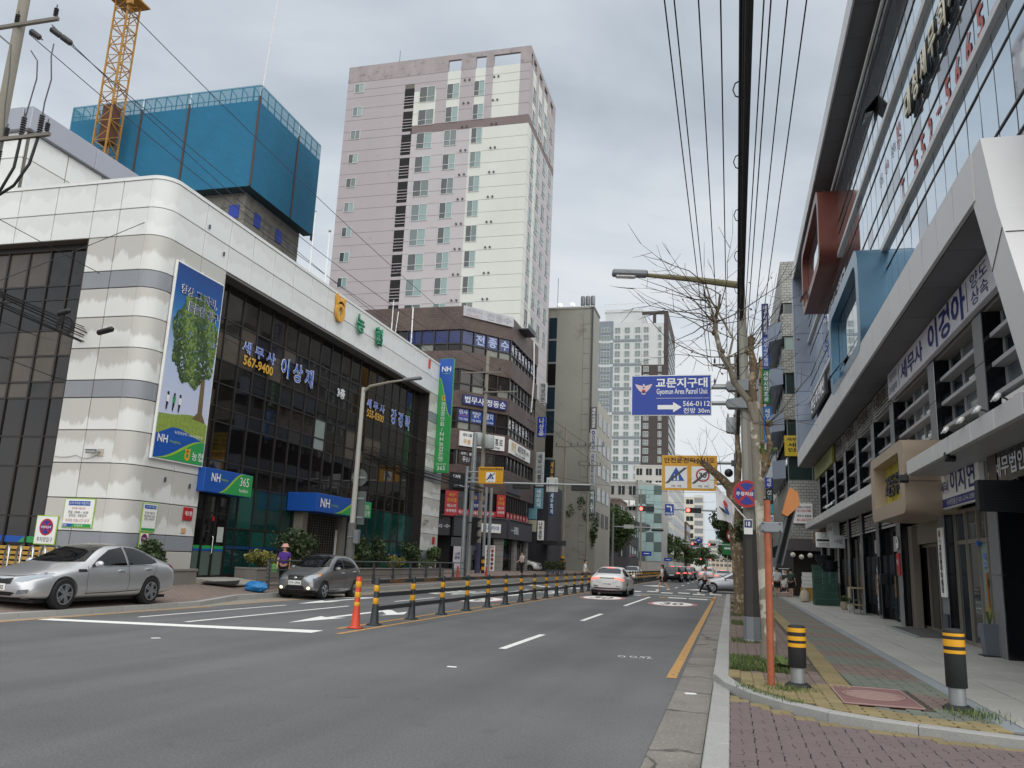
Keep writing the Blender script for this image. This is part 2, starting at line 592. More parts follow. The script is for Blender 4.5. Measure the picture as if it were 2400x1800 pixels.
for x0,y0 in((-3.6,43.6),(-7.1,44.6)):
 mark('school_zone_mark',[(x0,y0),(x0+0.35,y0),(x0+0.35,y0+1.1),(x0,y0+1.1)],PAINTY)
 mark('school_zone_mark',[(x0+2.5,y0),(x0+2.85,y0),(x0+2.85,y0+1.1),(x0+2.5,y0+1.1)],PAINTY)
 for k in range(2):
  mark('school_zone_mark',[(x0+0.45+k*1.05,y0),(x0+1.4+k*1.05,y0),(x0+1.4+k*1.05,y0+1.1),(x0+0.45+k*1.05,y0+1.1)],PAINT)
text('천천히',road,(-9.7,42.5,0.006),0,2.2,5.0,PAINT,'road_lettering',bold=0.03,ext=0,flat=True)
text('어린이',road,(-12.5,36.5,0.006),0,2.0,5.0,PAINT,'road_lettering',bold=0.03,ext=0,flat=True)
for k in range(14):
 x=-13.6+k*0.95
 o_=0 if k%2==0 else 1.35
 mark('crossing_bar',[(x,50.6+0.25+o_),(x+0.7,50.6+o_+0.25),(x+0.7,52+o_+0.2),(x,52+o_+0.2)])
text('O O,9Z',road,(-1.65,15.1,0.006),12,0.6,0.34,PAINT,'survey_mark',ext=0,flat=True)
mark('turn_arrow',[(-6.8,66),(-4.8,66),(-5.8,70)],PAINT);mark('turn_arrow',[(-3.2,60.5),(-1.6,60.5),(-2.4,63.5)],PAINT)
TAR=mat('tar_seam',P('4a4b4c'),0.85)
for pts in([(-7.2,18),(-7.0,26),(-6.9,36)],[(-2.9,18.5),(-1.6,19.4),(-1.2,20.6)]):
 b=MB()
 for p,q in zip(pts,pts[1:]):
  p=Vector((*p,0.004));q=Vector((*q,0.004));d=(q-p).normalized();n_=Vector((-d.y,d.x,0))*0.012
  b.add([p+n_,p-n_,q-n_,q+n_],[(0,1,2,3)])
 b.build('tar_seam',TAR,road)
kerb=MB().box(-0.255,-0.045,12.3,51.8,-0.05,0.02).build('right_kerb',KERB,kind='structure')
def stone_mesh(w,l,h,c=0.012):
 return MB().cbox(0,w,0,l,0,h,c).mesh('kerb_stone',KERB)
st=stone_mesh(0.22,0.985,0.12)
for k in range(39):
 o=link('kerb_stone',st,kerb,loc=(-0.26+rnd.uniform(-0.004,0.004),12.66+k,0.003+rnd.uniform(-0.004,0.003)))
st2=stone_mesh(0.22,0.985,0.04)
for k in range(14):
 link('kerb_stone',st2,kerb,loc=(-0.25,11.2-k,0.002))
CURVE=[(-0.15,12.66),(-0.02,11.9),(0.3,11.05),(0.62,10.52),(1.06,10.05),(1.45,9.82),(1.85,9.66),(2.3,9.52),(2.75,9.42),(3.6,9.28),(4.6,9.2),(5.6,9.15)]
def curve_y(x):
 for(a,b),(c,d)in zip(CURVE,CURVE[1:]):
  if a<=x<=c:return b+(d-b)*(x-a)/(c-a)
 return CURVE[0][1]if x<CURVE[0][0]else CURVE[-1][1]
def curve_dist(x,y):
 """signed distance to the kerb curve, positive on the pavement side"""
 best=9
 for(a,b),(c,d)in zip(CURVE,CURVE[1:]):
  t=max(0,min(1,((x-a)*(c-a)+(y-b)*(d-b))/((c-a)**2+(d-b)**2)))
  dd=math.hypot(x-a-t*(c-a),y-b-t*(d-b))
  best=min(best,dd)
 return best if y>curve_y(x)else-best
for i in range(0,len(CURVE)-1,2):
 seg=CURVE[i:i+3]
 tp=[];bt=[]
 for j,p in enumerate(seg):
  q0=Vector(CURVE[max(0,i+j-1)]);q1=Vector(CURVE[min(len(CURVE)-1,i+j+1)])
  t=(q1-q0).normalized();n_=Vector((t.y,-t.x))*0.09
  e_=t*(0.004 if j==0 else(-0.004 if j==len(seg)-1 else 0))
  tp.append(Vector(p)+n_+e_);bt.append(Vector(p)-n_+e_)
 b=MB();n=len(tp)
 vs_=[(*p,-0.02)for p in tp]+[(*p,0.112)for p in tp]+[(*(p+(q-p)*0.1),0.125)for p,q in zip(tp,bt)]+[(*(q+(p-q)*0.1),0.125)for p,q in zip(tp,bt)]+[(*q,0.11)for q in bt]+[(*q,-0.02)for q in bt]
 F=[]
 for r_ in range(5):
  for k in range(n-1):
   F.append((r_*n+k,r_*n+k+1,(r_+1)*n+k+1,(r_+1)*n+k))
 F.append(tuple(r_*n for r_ in range(6)));F.append(tuple(r_*n+n-1 for r_ in range(6))[::-1])
 b.add(vs_,F)
 b.build('curved_kerb_stone',KERB,kerb)
side=MB().prism([(x,y+0.02)for x,y in CURVE]+[(60,9.2),(60,51.8),(-0.06,51.8),(-0.06,12.66)],'xy',-0.05,0.098).build('right_pavement',SAND,kind='structure')
drive=sheet('driveway',[(-0.04,-15,0.006),(60,-15,0.006),(60,14,0.006),(-0.04,14,0.006)],SAND)
def paver(w,l,h,m,a=0.011,ch=0.004):
 xs=[(0,0),(0.32,a),(0.68,-a),(1,0)]
 L_=[(-w/2+dx,(t-0.5)*l)for t,dx in xs]
 R_=[(w/2+dx,(t-0.5)*l)for t,dx in xs][::-1]
 o=L_+R_
 n=len(o)
 v=[(x,y,-h)for x,y in o]+[(x,y,-ch)for x,y in o]+[(x*(1-2*ch/w),y*(1-2*ch/l),0)for x,y in o]
 F=[tuple(range(2*n,3*n))[::-1]]
 for r_ in(0,1):
  for k in range(n):
   F.append((r_*n+k,r_*n+(k+1)%n,(r_+1)*n+(k+1)%n,(r_+1)*n+k))
 return v,F
def paver_field(cells,owner,w,l,h,ztop,mats,name):
 """cells: (x, y, rot, material index); the 300 nearest as parts, the rest one mass"""
 cells.sort(key=lambda c:math.hypot(c[0],c[1]-1.5))
 v,F=paver(w,l,h,None)
 me=[]
 for m in mats:
  b=MB();b.add(v,F);me.append(b.mesh(name,m))
 for x,y,r_,mi in cells[:300]:
  o=link(name,me[mi],owner,loc=(x,y,ztop+rnd.uniform(-0.003,0.003)))
  o.rotation_euler=(rnd.gauss(0,0.006),rnd.gauss(0,0.006),r_+rnd.gauss(0,0.008))
 if len(cells)>300:
  b=MB()
  for x,y,r_,mi in cells[300:]:
   b.M=Matrix.Translation((x,y,ztop+rnd.uniform(-0.003,0.003)))@Matrix.Rotation(r_+rnd.gauss(0,0.006),4,'Z')@Matrix.Rotation(rnd.gauss(0,0.005),4,'X')
   b.k=mi;b.add(v,F)
  b.build('far_'+name,mats,owner,kind='stuff')
cells=[]
c_=0.2275
for i in range(28):
 for j in range(-12,34):
  x=0.085+i*c_;y=5.2+j*c_
  for q in(0,1):
   if(i+j)%2:px,py,r_=x,y+(q-0.5)*c_/2,math.pi/2
   else:px,py,r_=x+(q-0.5)*c_/2,y,0
   d=curve_dist(px,py)
   if px<0.02 or d>-0.15:continue
   cells.append((px,py,r_,1 if d>-0.33 else 0))
paver_field(cells,drive,0.1085,0.2225,0.03,0.036,[PAVR,PAVY],'driveway_paver')
cells=[]
for i in range(17):
 for j in range(-20,200):
  x=0.035+i*0.163;y=12+j*0.2+(i%2)*0.1
  d=curve_dist(x,y)
  if d<0.17 or y>51.4 or x>2.66:continue
  if 1.2<x<1.6 and y>12.1:continue
  if 1.22<x<2.22 and 10.6<y<12.5:continue
  if x<1.2 and 13.25<y<15.7 and(x-0.3)**2/0.9+(y-14.4)**2/1.9<1:continue
  if x<0.75 and abs((y-14.4+7.2)%14.4-7.2)<0.7 and y>20:continue
  if d<0.62 or(x<1.2 and y<12.35):mi=2
  elif x<1.3:mi=0
  else:
   mi=1 if(y*0.85+0.25*x+math.sin(y*0.7)*0.25)%2.2<1.1 else 0
   if y<10.9:mi=1
  cells.append((x,y,0,mi))
paver_field(cells,side,0.157,0.194,0.03,0.12,[PAVS,PAVG,PAVY],'pavement_paver')
tt=MB();tt.cbox(-0.145,0.145,-0.145,0.145,-0.03,0,0.004)
for k in range(4):tt.cbox(-0.125+k*0.07,-0.085+k*0.07,-0.13,0.13,0,0.006,0.003)
tm=tt.mesh('tactile_tile',PAVY)
for k in range(131):
 y=12.3+k*0.3
 link('tactile_tile',tm,side,loc=(1.40+0.1*min(1,k/20),y,0.121))
bm_=MB().cbox(0,0.19,0,0.985,-0.06,0,0.006).mesh('border_stone',mat('border_stone',P('7f868b'),0.8,nz=(40,0.15),rand=0.07))
for k in range(42):link('border_stone',bm_,side,loc=(2.69,9.75+k,0.124))
sm=MB().cbox(0,0.61,0,0.872,-0.05,0,0.005).mesh('granite_slab',SLAB)
for i in range(4):
 for k in range(-1,47):
  y=9.5+k*0.89+(i%2)*0.44
  if y<curve_y(2.9+i*0.63)+0.1:continue
  link('granite_slab',sm,side,loc=(2.9+i*0.63,y,0.122+rnd.uniform(-0.002,0.002)))
sheet('kerbside_earth',rect(-0.03,1.2,13.2,15.8,0.104),mat('earth',P('5b4f3c'),0.95,nz=(12,0.2)),side,kind=None)
def grass(name,label,pts_fn,n,h,owner=None):
 b=MB()
 g=random.Random(len(name)+n)
 for i in range(n):
  x,y,z=pts_fn(g)
  a=g.uniform(0,6.28);hh=h*g.uniform(0.4,1.2);w=0.003+0.003*g.random()
  dx,dy=math.cos(a),math.sin(a);lean=g.uniform(0.1,0.7)*hh
  b.k=g.randrange(3)
  b.add([(x-dy*w,y+dx*w,z),(x+dy*w,y-dx*w,z),(x+dx*lean*0.4+dy*w*0.7,y+dy*lean*0.4-dx*w*0.7,z+hh*0.6),(x+dx*lean,y+dy*lean,z+hh),(x+dx*lean*0.4-dy*w*0.7,y+dy*lean*0.4+dx*w*0.7,z+hh*0.6)],[(0,1,2,4),(2,3,4)])
 o=b.build(name,GRASSM,recalc=False)
 return tag(o,label,'grass',kind='stuff')
grass('grass','ragged green grass filling the tree pit behind the orange pole',lambda g:(g.uniform(-0.02,0.95),13.35+g.random()**1.3*1.9,0.11),6000,0.085)
grass('grass','thin grass tufts round the base of the grey street lamp',lambda g:(g.uniform(0.0,0.8),18.1+g.uniform(0,0.9),0.115),900,0.07)
grass('grass','grass strip along the far kerb stones',lambda g:(g.uniform(0.0,0.35),g.choice((24.5,29.5,33.5,38))+g.uniform(-0.9,0.9),0.115),2200,0.075)
def kerb_pt(g,lo,hi,off):
 i=g.uniform(lo,hi);x=i
 return(x+g.gauss(0,0.05),curve_y(x)+off+g.gauss(0,0.04),0.11)
grass('weed','small weeds sprouting along the inner edge of the curved kerb',lambda g:kerb_pt(g,0.05,0.75,0.05),420,0.06)
grass('weed','low weeds round the foot of the nearest striped bollard pair',lambda g:(2.62+g.gauss(0,0.16),10.65+g.gauss(0,0.22),0.12),420,0.055)
grass('weed','flattened dry weeds between the orange pole and its neighbour bollard',lambda g:(0.72+g.gauss(0,0.16),11.55+g.gauss(0,0.14),0.12),320,0.05)
def broad_weed(x,y,z,s,label):
 b=MB();g=random.Random(3)
 for k in range(11):
  a=k*2.4;l=s*g.uniform(0.7,1.1);el=g.uniform(0.5,1.2)
  d=Vector((math.cos(a)*math.cos(el),math.sin(a)*math.cos(el),math.sin(el)));w=Vector((-math.sin(a),math.cos(a),0))*l*0.17
  b.k=k%3
  o=Vector((x,y,z))
  b.add([o,o+d*l*0.4+w,o+d*l*0.4-w,o+d*l*0.8+w*0.8-Vector((0,0,l*0.08)),o+d*l*0.8-w*0.8-Vector((0,0,l*0.08)),o+d*l-Vector((0,0,l*0.2))],[(0,1,2),(1,3,4,2),(3,5,4)])
 tag(b.build('broadleaf_weed',GRASSM,recalc=False),label,'plant')
broad_weed(0.78,13.75,0.11,0.36,'broad leaved dock weed growing beside the pale mottled trunk')
mh=thing('manhole_cover','red square utility cover with ribbed oval lid set in pavement','manhole cover',(1.7,11.55,0.112),R(0))
MHM=mat('cover_red',P('7a5a57'),0.7,nz=(8,0.1));MHL=mat('cover_line',P('a88f88'),0.6)
MB().cbox(-0.44,0.44,-0.78,0.78,0,0.012,0.003).build('frame',MHM,mh)
MB().lathe([(0.36,0.0125),(0.36,0.018),(0.345,0.018)],32).build('lid',MHM,mh)
b=MB()
for k in range(32):
 a0,a1=2*math.pi*k/32,2*math.pi*(k+1)/32
 b.bar((0.355*math.cos(a0),0.355*math.sin(a0),0.02),(0.355*math.cos(a1),0.355*math.sin(a1),0.02),0.012)
for x in(-0.43,0.43):b.bar((x,-0.77,0.014),(x,0.77,0.014),0.012)
for y in(-0.77,0.77):b.bar((-0.43,y,0.014),(0.43,y,0.014),0.012)
b.build('rim',MHL,mh)
b=MB()
for k in range(-11,12):
 x=k*0.028;h=math.sqrt(max(0,0.33**2-x*x))
 b.bar((x,-h,0.0195),(x,h,0.0195),0.007)
for k in(-2,-1,0,1,2):
 b.bar((-math.sqrt(0.1-(k*0.11)**2),k*0.11,0.021),(math.sqrt(0.1-(k*0.11)**2),k*0.11,0.021),0.01)
b.build('rib',MHL,mh,kind='stuff')
for i,(x,y,a,m)in enumerate(((-0.52,11.3,0.3,WHITE),(-9.6,12.6,1.0,WHITE),(-4.0,12.0,0.2,WHITE))):
 b=MB(Matrix.Translation((x,y,0.006))@Matrix.Rotation(a,4,'Z'));b.box(-0.07,0.07,-0.045,0.045,0,0.006)
 tag(b.build('paper_scrap',m),['white paper scrap in the gutter beside the yellow line','tiny paper scrap on asphalt near the silver sedan','white paper speck in the middle of the carriageway'][i],'litter')
LPAVE=mat('left_paving',P('80716a'),0.9)
def brickfloor(m):
 t=m.node_tree;b=t.nodes['Principled BSDF'];g=t.nodes.new('ShaderNodeNewGeometry');br=t.nodes.new('ShaderNodeTexBrick')
 br.inputs['Color1'].default_value=(*P('84756c'),1);br.inputs['Color2'].default_value=(*P('76675f'),1);br.inputs['Mortar'].default_value=(*P('5d534c'),1)
 br.inputs['Scale'].default_value=1;br.inputs['Mortar Size'].default_value=0.01;br.inputs['Brick Width'].default_value=0.22;br.inputs['Row Height'].default_value=0.11
 t.links.new(g.outputs['Position'],br.inputs[0]);t.links.new(br.outputs[0],b.inputs['Base Color'])
brickfloor(LPAVE)
b=MB()
ys=[-10,20,23,30,48,56,62,90,250];zs=[0.1,0.1,0.14,0.15,0.2,0.35,0.42,0.42,0.42]
xk=[-14.16,-14.16,-14.96,-14.96,-15.1,-15.1,-15.1,-14.9,-14.9]
for i in range(len(ys)-1):
 b.add([(xk[i],ys[i],zs[i]),(xk[i+1],ys[i+1],zs[i+1]),(-17.0,ys[i+1],zs[i+1]+0.2),(-17.0,ys[i],zs[i]+0.2),(-60,ys[i+1],zs[i+1]+0.22),(-60,ys[i],zs[i]+0.22)],[(0,1,2,3),(3,2,4,5)])
b.build('left_pavement',LPAVE,kind='structure')
lk=MB().box(-14.95,-14.2,-12,-11.5,-0.04,0.01).build('left_kerb',KERB,kind='structure')
def kz(y):
 for a,b_,c,d in zip(ys,ys[1:],zs,zs[1:]):
  if a<=y<=b_:return c+(d-c)*(y-a)/(b_-a)
 return zs[-1]
def kx(y):
 for a,b_,c,d in zip(ys,ys[1:],xk,xk[1:]):
  if a<=y<=b_:return c+(d-c)*(y-a)/(b_-a)
y=-10.0
while y<120:
 l=1.0 if y<60 else 6.0
 x0,x1=kx(y)+0.2,kx(y+l)+0.2
 z0,z1=kz(y)+0.008,kz(y+l)+0.008
 e_=0.01
 MB().add([(x0,y+e_,-0.02),(x0-0.21,y+e_,-0.02),(x1-0.21,y+l,-0.02),(x1,y+l,-0.02),(x0-0.012,y+e_,z0),(x0-0.21,y+e_,z0),(x1-0.21,y+l,z1),(x1-0.012,y+l,z1)],[(0,1,2,3),(4,5,6,7),(0,4,7,3),(1,2,6,5),(0,1,5,4),(3,7,6,2)]).build('kerb_stone',KERB,lk)
 y+=l
sheet('left_gutter',[(-13.95,-10,0.0035),(-13.66,-10,0.0035),(-13.66,20,0.0035),(-13.9,60,0.0035),(-14.8,60,0.0035),(-14.8,23,0.0035),(-13.95,20,0.0035)],mat('left_gutter',P('8d877d'),0.9,nz=(5,0.2),bump=(60,0.5)))
# ================================================================ bank at the corner
bank=thing('bank_building','white panelled bank with rounded corner, dark curtain windows and gold emblem on its parapet','bank',(-18,21.3,0))
BX,BY=-18.0,21.3
def B(name,mb,mats,parent=None,smooth=None,kind=None,label=None):
 """a part of a thing whose mesh is given in world coordinates"""
 parent=parent if parent is not None else bank
 root=parent
 off=Vector((0,0,0))
 while root is not None:
  off+=root.location;root=root.parent
 mb.v=[p-off for p in mb.v]
 o=mb.build(name,mats,parent,smooth,kind=kind)
 if label:o['label']=label
 return o
def off_of(p):
 o=Vector((0,0,0))
 while p is not None:
  o+=p.location;p=p.parent
 return o
def wt(s,parent,loc,*a,**k):
 return text(s,parent,Vector(loc)-off_of(parent),*a,**k)
m=MB()
m.box(-40,-18.75,22.1,49.6,0.0,13.4);m.box(-40,-18.75,21.4,22.1,11.75,13.4);m.box(-18.75,-18.08,22.4,24.9,0,13.4);m.box(-18.75,-18.08,46.85,49.6,0,13.4);m.box(-18.75,-18.08,24.9,46.85,11.68,13.4)
m.box(-20.85,-18.7,21.4,21.9,0,13.4);m.box(-40,-20.85,21.4,21.55,11.75,13.4)
m.box(-40,-30,21.4,21.55,0,11.75)
B('wall_core',m,JOINT)
ZR=[0.25,1.37,1.88,2.9,4.0,5.05,6.1,6.68,7.75,8.8,9.8,10.4,11.62,12.6,13.62]
GREYROW={1,6,10}
g=0.014
def panel(x0,x1,y0,y1,z0,z1,m_):
 mb=MB();mb.cbox(x0,x1,y0,y1,z0+g,z1-g,0.012)
 B('panel',mb,m_)
def row_m(i):
 return GREY_BAND if i in GREYROW else(WHITE_TOP if i>=12 else WHITE_PANEL)
YJ=[21.96,23.48,24.96]+[24.96+1.56*k for k in range(1,14)]+[46.8,48.3,49.7]
for a,b_ in zip(YJ,YJ[1:]):
 for i in range(14):
  if 24.9<a<46.7 and i<12:continue
  panel(-18.08,-18.0,a+g,b_-g,ZR[i],ZR[i+1],row_m(i))
XJ=[-18.66,-19.8,-20.9,-22.5,-24.1,-25.7,-27.3,-28.9,-30.5]
for a,b_ in zip(XJ,XJ[1:]):
 for i in range(14):
  if a<-20.8 and i<12:continue
  panel(b_+g,a-g,21.3,21.38,ZR[i],ZR[i+1],row_m(i))
for i in range(14):
 mb=MB();n=10
 pts=[(-18.66+0.66*math.sin(t*math.pi/2/n),21.96-0.66*math.cos(t*math.pi/2/n))for t in range(n+1)]
 inn=[(-18.66+0.58*math.sin(t*math.pi/2/n),21.96-0.58*math.cos(t*math.pi/2/n))for t in range(n+1)]
 mb.prism(pts+inn[::-1],'xy',ZR[i]+g,ZR[i+1]-g)
 B('panel',mb,row_m(i),smooth=40)
mb=MB()
cap=[(-40,21.27)]+[(-18.66+0.69*math.sin(t*math.pi/20),21.96-0.69*math.cos(t*math.pi/20))for t in range(11)]+[(-17.97,49.73),(-18.5,49.73),(-18.5,22.1),(-18.7,21.8),(-40,21.8)]
mb.prism(cap,'xy',13.62,13.74)
B('coping',mb,WHITE_TOP,smooth=40)
mb=MB();mb.box(-18.72,-18.02,24.97,46.79,11.52,11.6);mb.box(-30,-20.92,21.34,21.9,11.62,11.68)
B('soffit',mb,mat('soffit_grey',P('6d6a66'),0.7))
mb=MB()
for bb in((-18.66,-18.06,46.72,46.8,0.3,11.5),(-18.66,-18.06,24.97,25.05,0.3,11.5),(-20.98,-20.9,21.36,21.85,0.3,11.6)):
 mb=MB();mb.box(*bb);B('window_jamb',mb,DARKFRAME)
GL=[DGLASS,mat('dark_bank_glass_warm',P('1a1615'),0.03,spec=0.75),mat('blind_behind_glass',P('2e2925'),0.04,spec=0.7,nz=(1.2,0.15),two=(0.8,P('1c1917'),0.45,0.6)),mat('pale_blind_behind_glass',P('564e46'),0.06,spec=0.6,nz=(1.5,0.12)),mat('bright_room_behind_glass',P('8d9794'),0.06,spec=0.6)]
TEAL=mat('teal_film_glass',P('143a36'),0.04,spec=0.75,nz=(0.6,0.25));TEAL2=mat('teal_film_glass_light',P('24554d'),0.05,spec=0.7,nz=(0.6,0.25))
WZ=[0.55,2.3,3.92,4.75,6.2,6.75,7.65,8.55,9.65,10.15,11.5]
def glazing(parent,axis,plane,us,zs_,pick,th=0.02):
 for i,(u0,u1)in enumerate(zip(us,us[1:])):
  for j,(z0,z1)in enumerate(zip(zs_,zs_[1:])):
   mb=MB();e_=0.03
   w=(u1-u0)/2-e_;h=(z1-z0)/2-e_
   if axis=='x':mb.box(-th/2,th/2,-w,w,-h,h)
   else:mb.box(-w,w,-th/2,th/2,-h,h)
   o=mb.build('pane',pick(i,j),parent)
   c=Vector((plane,(u0+u1)/2,(z0+z1)/2))if axis=='x' else Vector(((u0+u1)/2,plane,(z0+z1)/2))
   o.location=c-off_of(parent)
   o.rotation_euler=(rnd.gauss(0,0.002),rnd.gauss(0,0.002),rnd.gauss(0,0.0022))
def pick_r(i,j):
 if j<2:return TEAL if rnd.random()<0.6 else TEAL2
 if j in(7,8,9)and i<8 and rnd.random()<0.5:return GL[2]if rnd.random()<0.7 else GL[3]
 if j==9 and i<8:return GL[2]
 if(i,j)in((8,5),(8,4)):return GL[4]
 if j in(4,5)and 3<i<16 and rnd.random()<0.5:return GL[3]if rnd.random()<0.4 else GL[2]
 return GL[0]if rnd.random()<0.6 else GL[1]
UY=[25.05+k*(46.72-25.05)/20 for k in range(21)]
glazing(bank,'x',-18.64,UY,WZ,pick_r)
mb=MB()
for u in UY:mb.box(-18.68,-18.58,u-0.03,u+0.03,0.5,11.5)
for z in WZ:mb.box(-18.68,-18.60,25.05,46.72,z-0.028,z+0.028)
B('mullion_grid',mb,DARKFRAME)
LX=[-29.1+k*0.9 for k in range(10)]+[-20.98]
def pick_l(i,j):
 if j in(5,6)or(j==9):return GL[2]if rnd.random()<0.6 else GL[3]
 if j==4:return GL[3]if rnd.random()<0.4 else GL[2]
 return GL[0]if rnd.random()<0.5 else GL[1]
glazing(bank,'y',21.78,LX,WZ[:3]+[4.9]+WZ[4:],pick_l)
mb=MB()
for u in LX:mb.box(u-0.035,u+0.035,21.72,21.82,0.5,11.6)
for z in WZ[:3]+[4.9]+WZ[4:]:mb.box(-29.1,-20.98,21.74,21.82,z-0.03,z+0.03)
mb.box(-30,-20.9,21.68,21.84,11.42,11.62)
B('mullion_grid',mb,DARKFRAME)
mb=MB();mb.box(-29,-21.2,21.758,21.766,1.46,1.66);B('window_film',mb,NHBLUE)
mb=MB();mb.prism([(-22.2,1.465),(-21.3,1.465),(-21.3,1.655),(-21.95,1.655)],'xz',21.74,21.757);B('window_film',mb,NHGREEN)
mb=MB();mb.box(-18.6,-18.59,27.4,46.5,1.52,1.64);B('window_film',mb,mat('film_blue',P('1b3f70'),0.3))
mb=MB();mb.box(-45,-26.05,22.9,40,13.0,17.1);B('penthouse_wall',mb,JOINT)
for k in range(7):
 for z0,z1 in((13.2,14.6),(14.6,15.9),(15.9,17.0)):
  panel(-26.08,-26.0,22.95+k*1.9,24.8+k*1.9,z0,z1,WHITE_TOP)
  panel(-27.98-k*1.9,-26.12-k*1.9,22.8,22.88,z0,z1,WHITE_TOP)
mb=MB()
for k in range(5):
 mb.cbox(-26.2,-25.82,22.64+3.4*k,26.02+3.4*k,17.0,17.95,0.02)
 mb.cbox(-26.22-3.4*(k+1),-26.24-3.4*k,22.62,22.98,17.0,17.95,0.02)
B('fascia',mb,mat('fascia_lilac',P('a4a7b2'),0.35,0.2,nz=(0.4,0.05)))
mb=MB();mb.tube([(-25.9,27.2,13.3),(-25.9,27.2,15.5),(-26.05,27.2,15.6)],0.06,8);B('vent_pipe',mb,WHITE)
mb=MB()
for y,z in((23.6,12.75),(24.6,12.1),(23.0,3.6),(24.3,3.5),(23.3,10.85)):mb.cbox(-17.99,-17.94,y,y+0.07,z,z+0.16,0.01)
B('wall_bracket',mb,DARKMETAL)
dr=thing('automatic_door','black framed cash corner glass door under the blue and green sign','door',(-18.3,26.0,0.5))
mb=MB()
for y in(25.06,25.66,26.36,27.1):mb.box(-18.32,-18.2,y,y+0.08,0.5,3.42)
for z in(0.5,2.74,3.36):mb.box(-18.3,-18.22,25.06,27.18,z,z+0.07)
mb.box(-18.62,-18.3,27.12,27.16,0.5,3.42)
B('door_frame',mb,BLACK,dr)
FROST=mat('frosted_film_glass',P('59655f'),0.25,spec=0.5)
for y0,y1 in((25.14,25.66),(25.74,26.36),(26.44,27.1)):
 mb=MB();mb.box(-18.27,-18.25,y0,y1,1.62,2.74);mb.box(-18.27,-18.25,y0,y1,2.81,3.36);B('pane',mb,DGLASS,dr)
 mb=MB();mb.box(-18.27,-18.25,y0,y1,0.57,1.42);B('pane',mb,FROST,dr)
 mb=MB();mb.box(-18.272,-18.245,y0,y1,1.425,1.5);B('blue_strip',mb,NHBLUE,dr)
 mb=MB();mb.box(-18.272,-18.245,y0,y1,1.5,1.615);B('green_strip',mb,NHGREEN,dr)
mb=MB();mb.box(-18.23,-18.225,26.6,26.98,1.75,2.3);B('notice',mb,mat('pale_notice',P('b9bcb8'),0.6),dr)
mb=MB();mb.tube([(-18.2,26.3,1.3),(-18.16,26.3,1.35),(-18.16,26.3,1.9),(-18.2,26.3,1.95)],0.018,6);B('handle',mb,STAINLESS,dr)
mb=MB();mb.box(-18.232,-18.226,26.2,26.34,2.5,2.66);B('red_sticker',mb,RED,dr)
rp=MB();rp.prism([(-18.2,0.3),(-16.2,0.33),(-16.2,0.36),(-17.6,0.5),(-18.2,0.5)],'xz',24.9,27.3)
tag(rp.build('entrance_ramp',CONC),'low concrete ramp leading up to the cash corner door','ramp')
mm=MB(Matrix.Translation((-16.7,24.9,0.39))@Matrix.Rotation(0.5,4,'Z'));mm.prism([(-0.6,0),(0.55,0),(0.6,0.1),(0.1,0.05),(-0.5,0.04)],'xz',-0.5,0.45)
tag(mm.build('rubber_mat',RUBBER),'crumpled black rubber mat lying before the cash corner ramp','mat')
en=thing('shuttered_entrance','bank entrance closed by a steel lattice shutter between beige posts','entrance',(-18.2,34.6,0.5))
BEIGE=mat('beige_stone',P('8b857a'),0.7,nz=(2,0.1))
for y0,y1 in((32.55,33.0),(36.4,36.85)):
 mb=MB();mb.cbox(-18.55,-18.1,y0,y1,0.4,3.35,0.01);B('post',mb,BEIGE,en)
mb=MB();mb.box(-18.5,-18.45,33,36.4,0.4,3.3);B('dark_lobby',mb,mat('lobby_dark',P('15120f'),0.8),en)
mb=MB()
for k in range(24):mb.box(-18.32,-18.3,33.0,36.4,0.55+k*0.115,0.575+k*0.115)
for k in range(14):mb.box(-18.325,-18.295,33.2+k*0.235,33.215+k*0.235,0.5,3.3)
B('shutter_lattice',mb,mat('shutter_bronze',P('6e675d'),0.5,0.3),en,kind='stuff')
mb=MB();mb.box(-18.29,-18.28,36.1,36.3,1.2,2.6);B('notice_strip',mb,WHITE,en)
def wave_sign(t,x,y0,y1,z0,z1,d):
 """blue box sign with green wave; front face at x, facing the street (+x)"""
 mb=MB();mb.cbox(x-d,x,y0,y1,z0,z1,0.015);B('sign_box',mb,NHBLUE,t)
 n=14;W=y1-y0;H=z1-z0
 cv=[(y0+W*(0.30+0.5*i/n),z0+H*(0.04+0.94*(0.5-0.5*math.cos(math.pi*i/n))))for i in range(n+1)]
 mb=MB()
 for(a,b_),(c,d_)in zip(cv,cv[1:]):mb.add([(x+0.004,a,z0+0.02),(x+0.004,c,z0+0.02),(x+0.004,c,d_),(x+0.004,a,b_)],[(0,1,2,3)])
 mb.add([(x+0.004,cv[-1][0],z0+0.02),(x+0.004,y1-0.015,z0+0.02),(x+0.004,y1-0.015,z1-0.015),(x+0.004,cv[-1][0],z1-0.015)],[(0,1,2,3)])
 B('green_wave',mb,NHGREEN,t)
 mb=MB()
 for i in range(n):
  (a,b_),(c,d_)=cv[i],cv[i+1];k0=0.07*H*math.sin(math.pi*i/n);k1=0.07*H*math.sin(math.pi*(i+1)/n)
  mb.add([(x+0.006,a,b_-k0),(x+0.006,c,d_-k1),(x+0.006,c,d_+k1),(x+0.006,a,b_+k0)],[(0,1,2,3)])
 B('lime_line',mb,NHLIME,t)
s1=thing('cash_corner_sign','blue and green box sign reading 365 above the black glass door','sign',(-17.75,26.4,3.9))
wave_sign(s1,-17.72,24.75,27.75,3.46,4.3,0.75)
wt('NH',s1,(-17.712,25.4,4.0),'+x',0.52,0.3,WHITE,bold=0.015)
wt('NongHyup',s1,(-17.712,25.95,3.95),'+x',0.42,0.12,NHLIME)
wt('365',s1,(-17.71,27.2,4.0),'+x',0.6,0.32,WHITE)
wt('AutoBank',s1,(-17.71,27.18,3.68),'+x',0.6,0.13,WHITE)
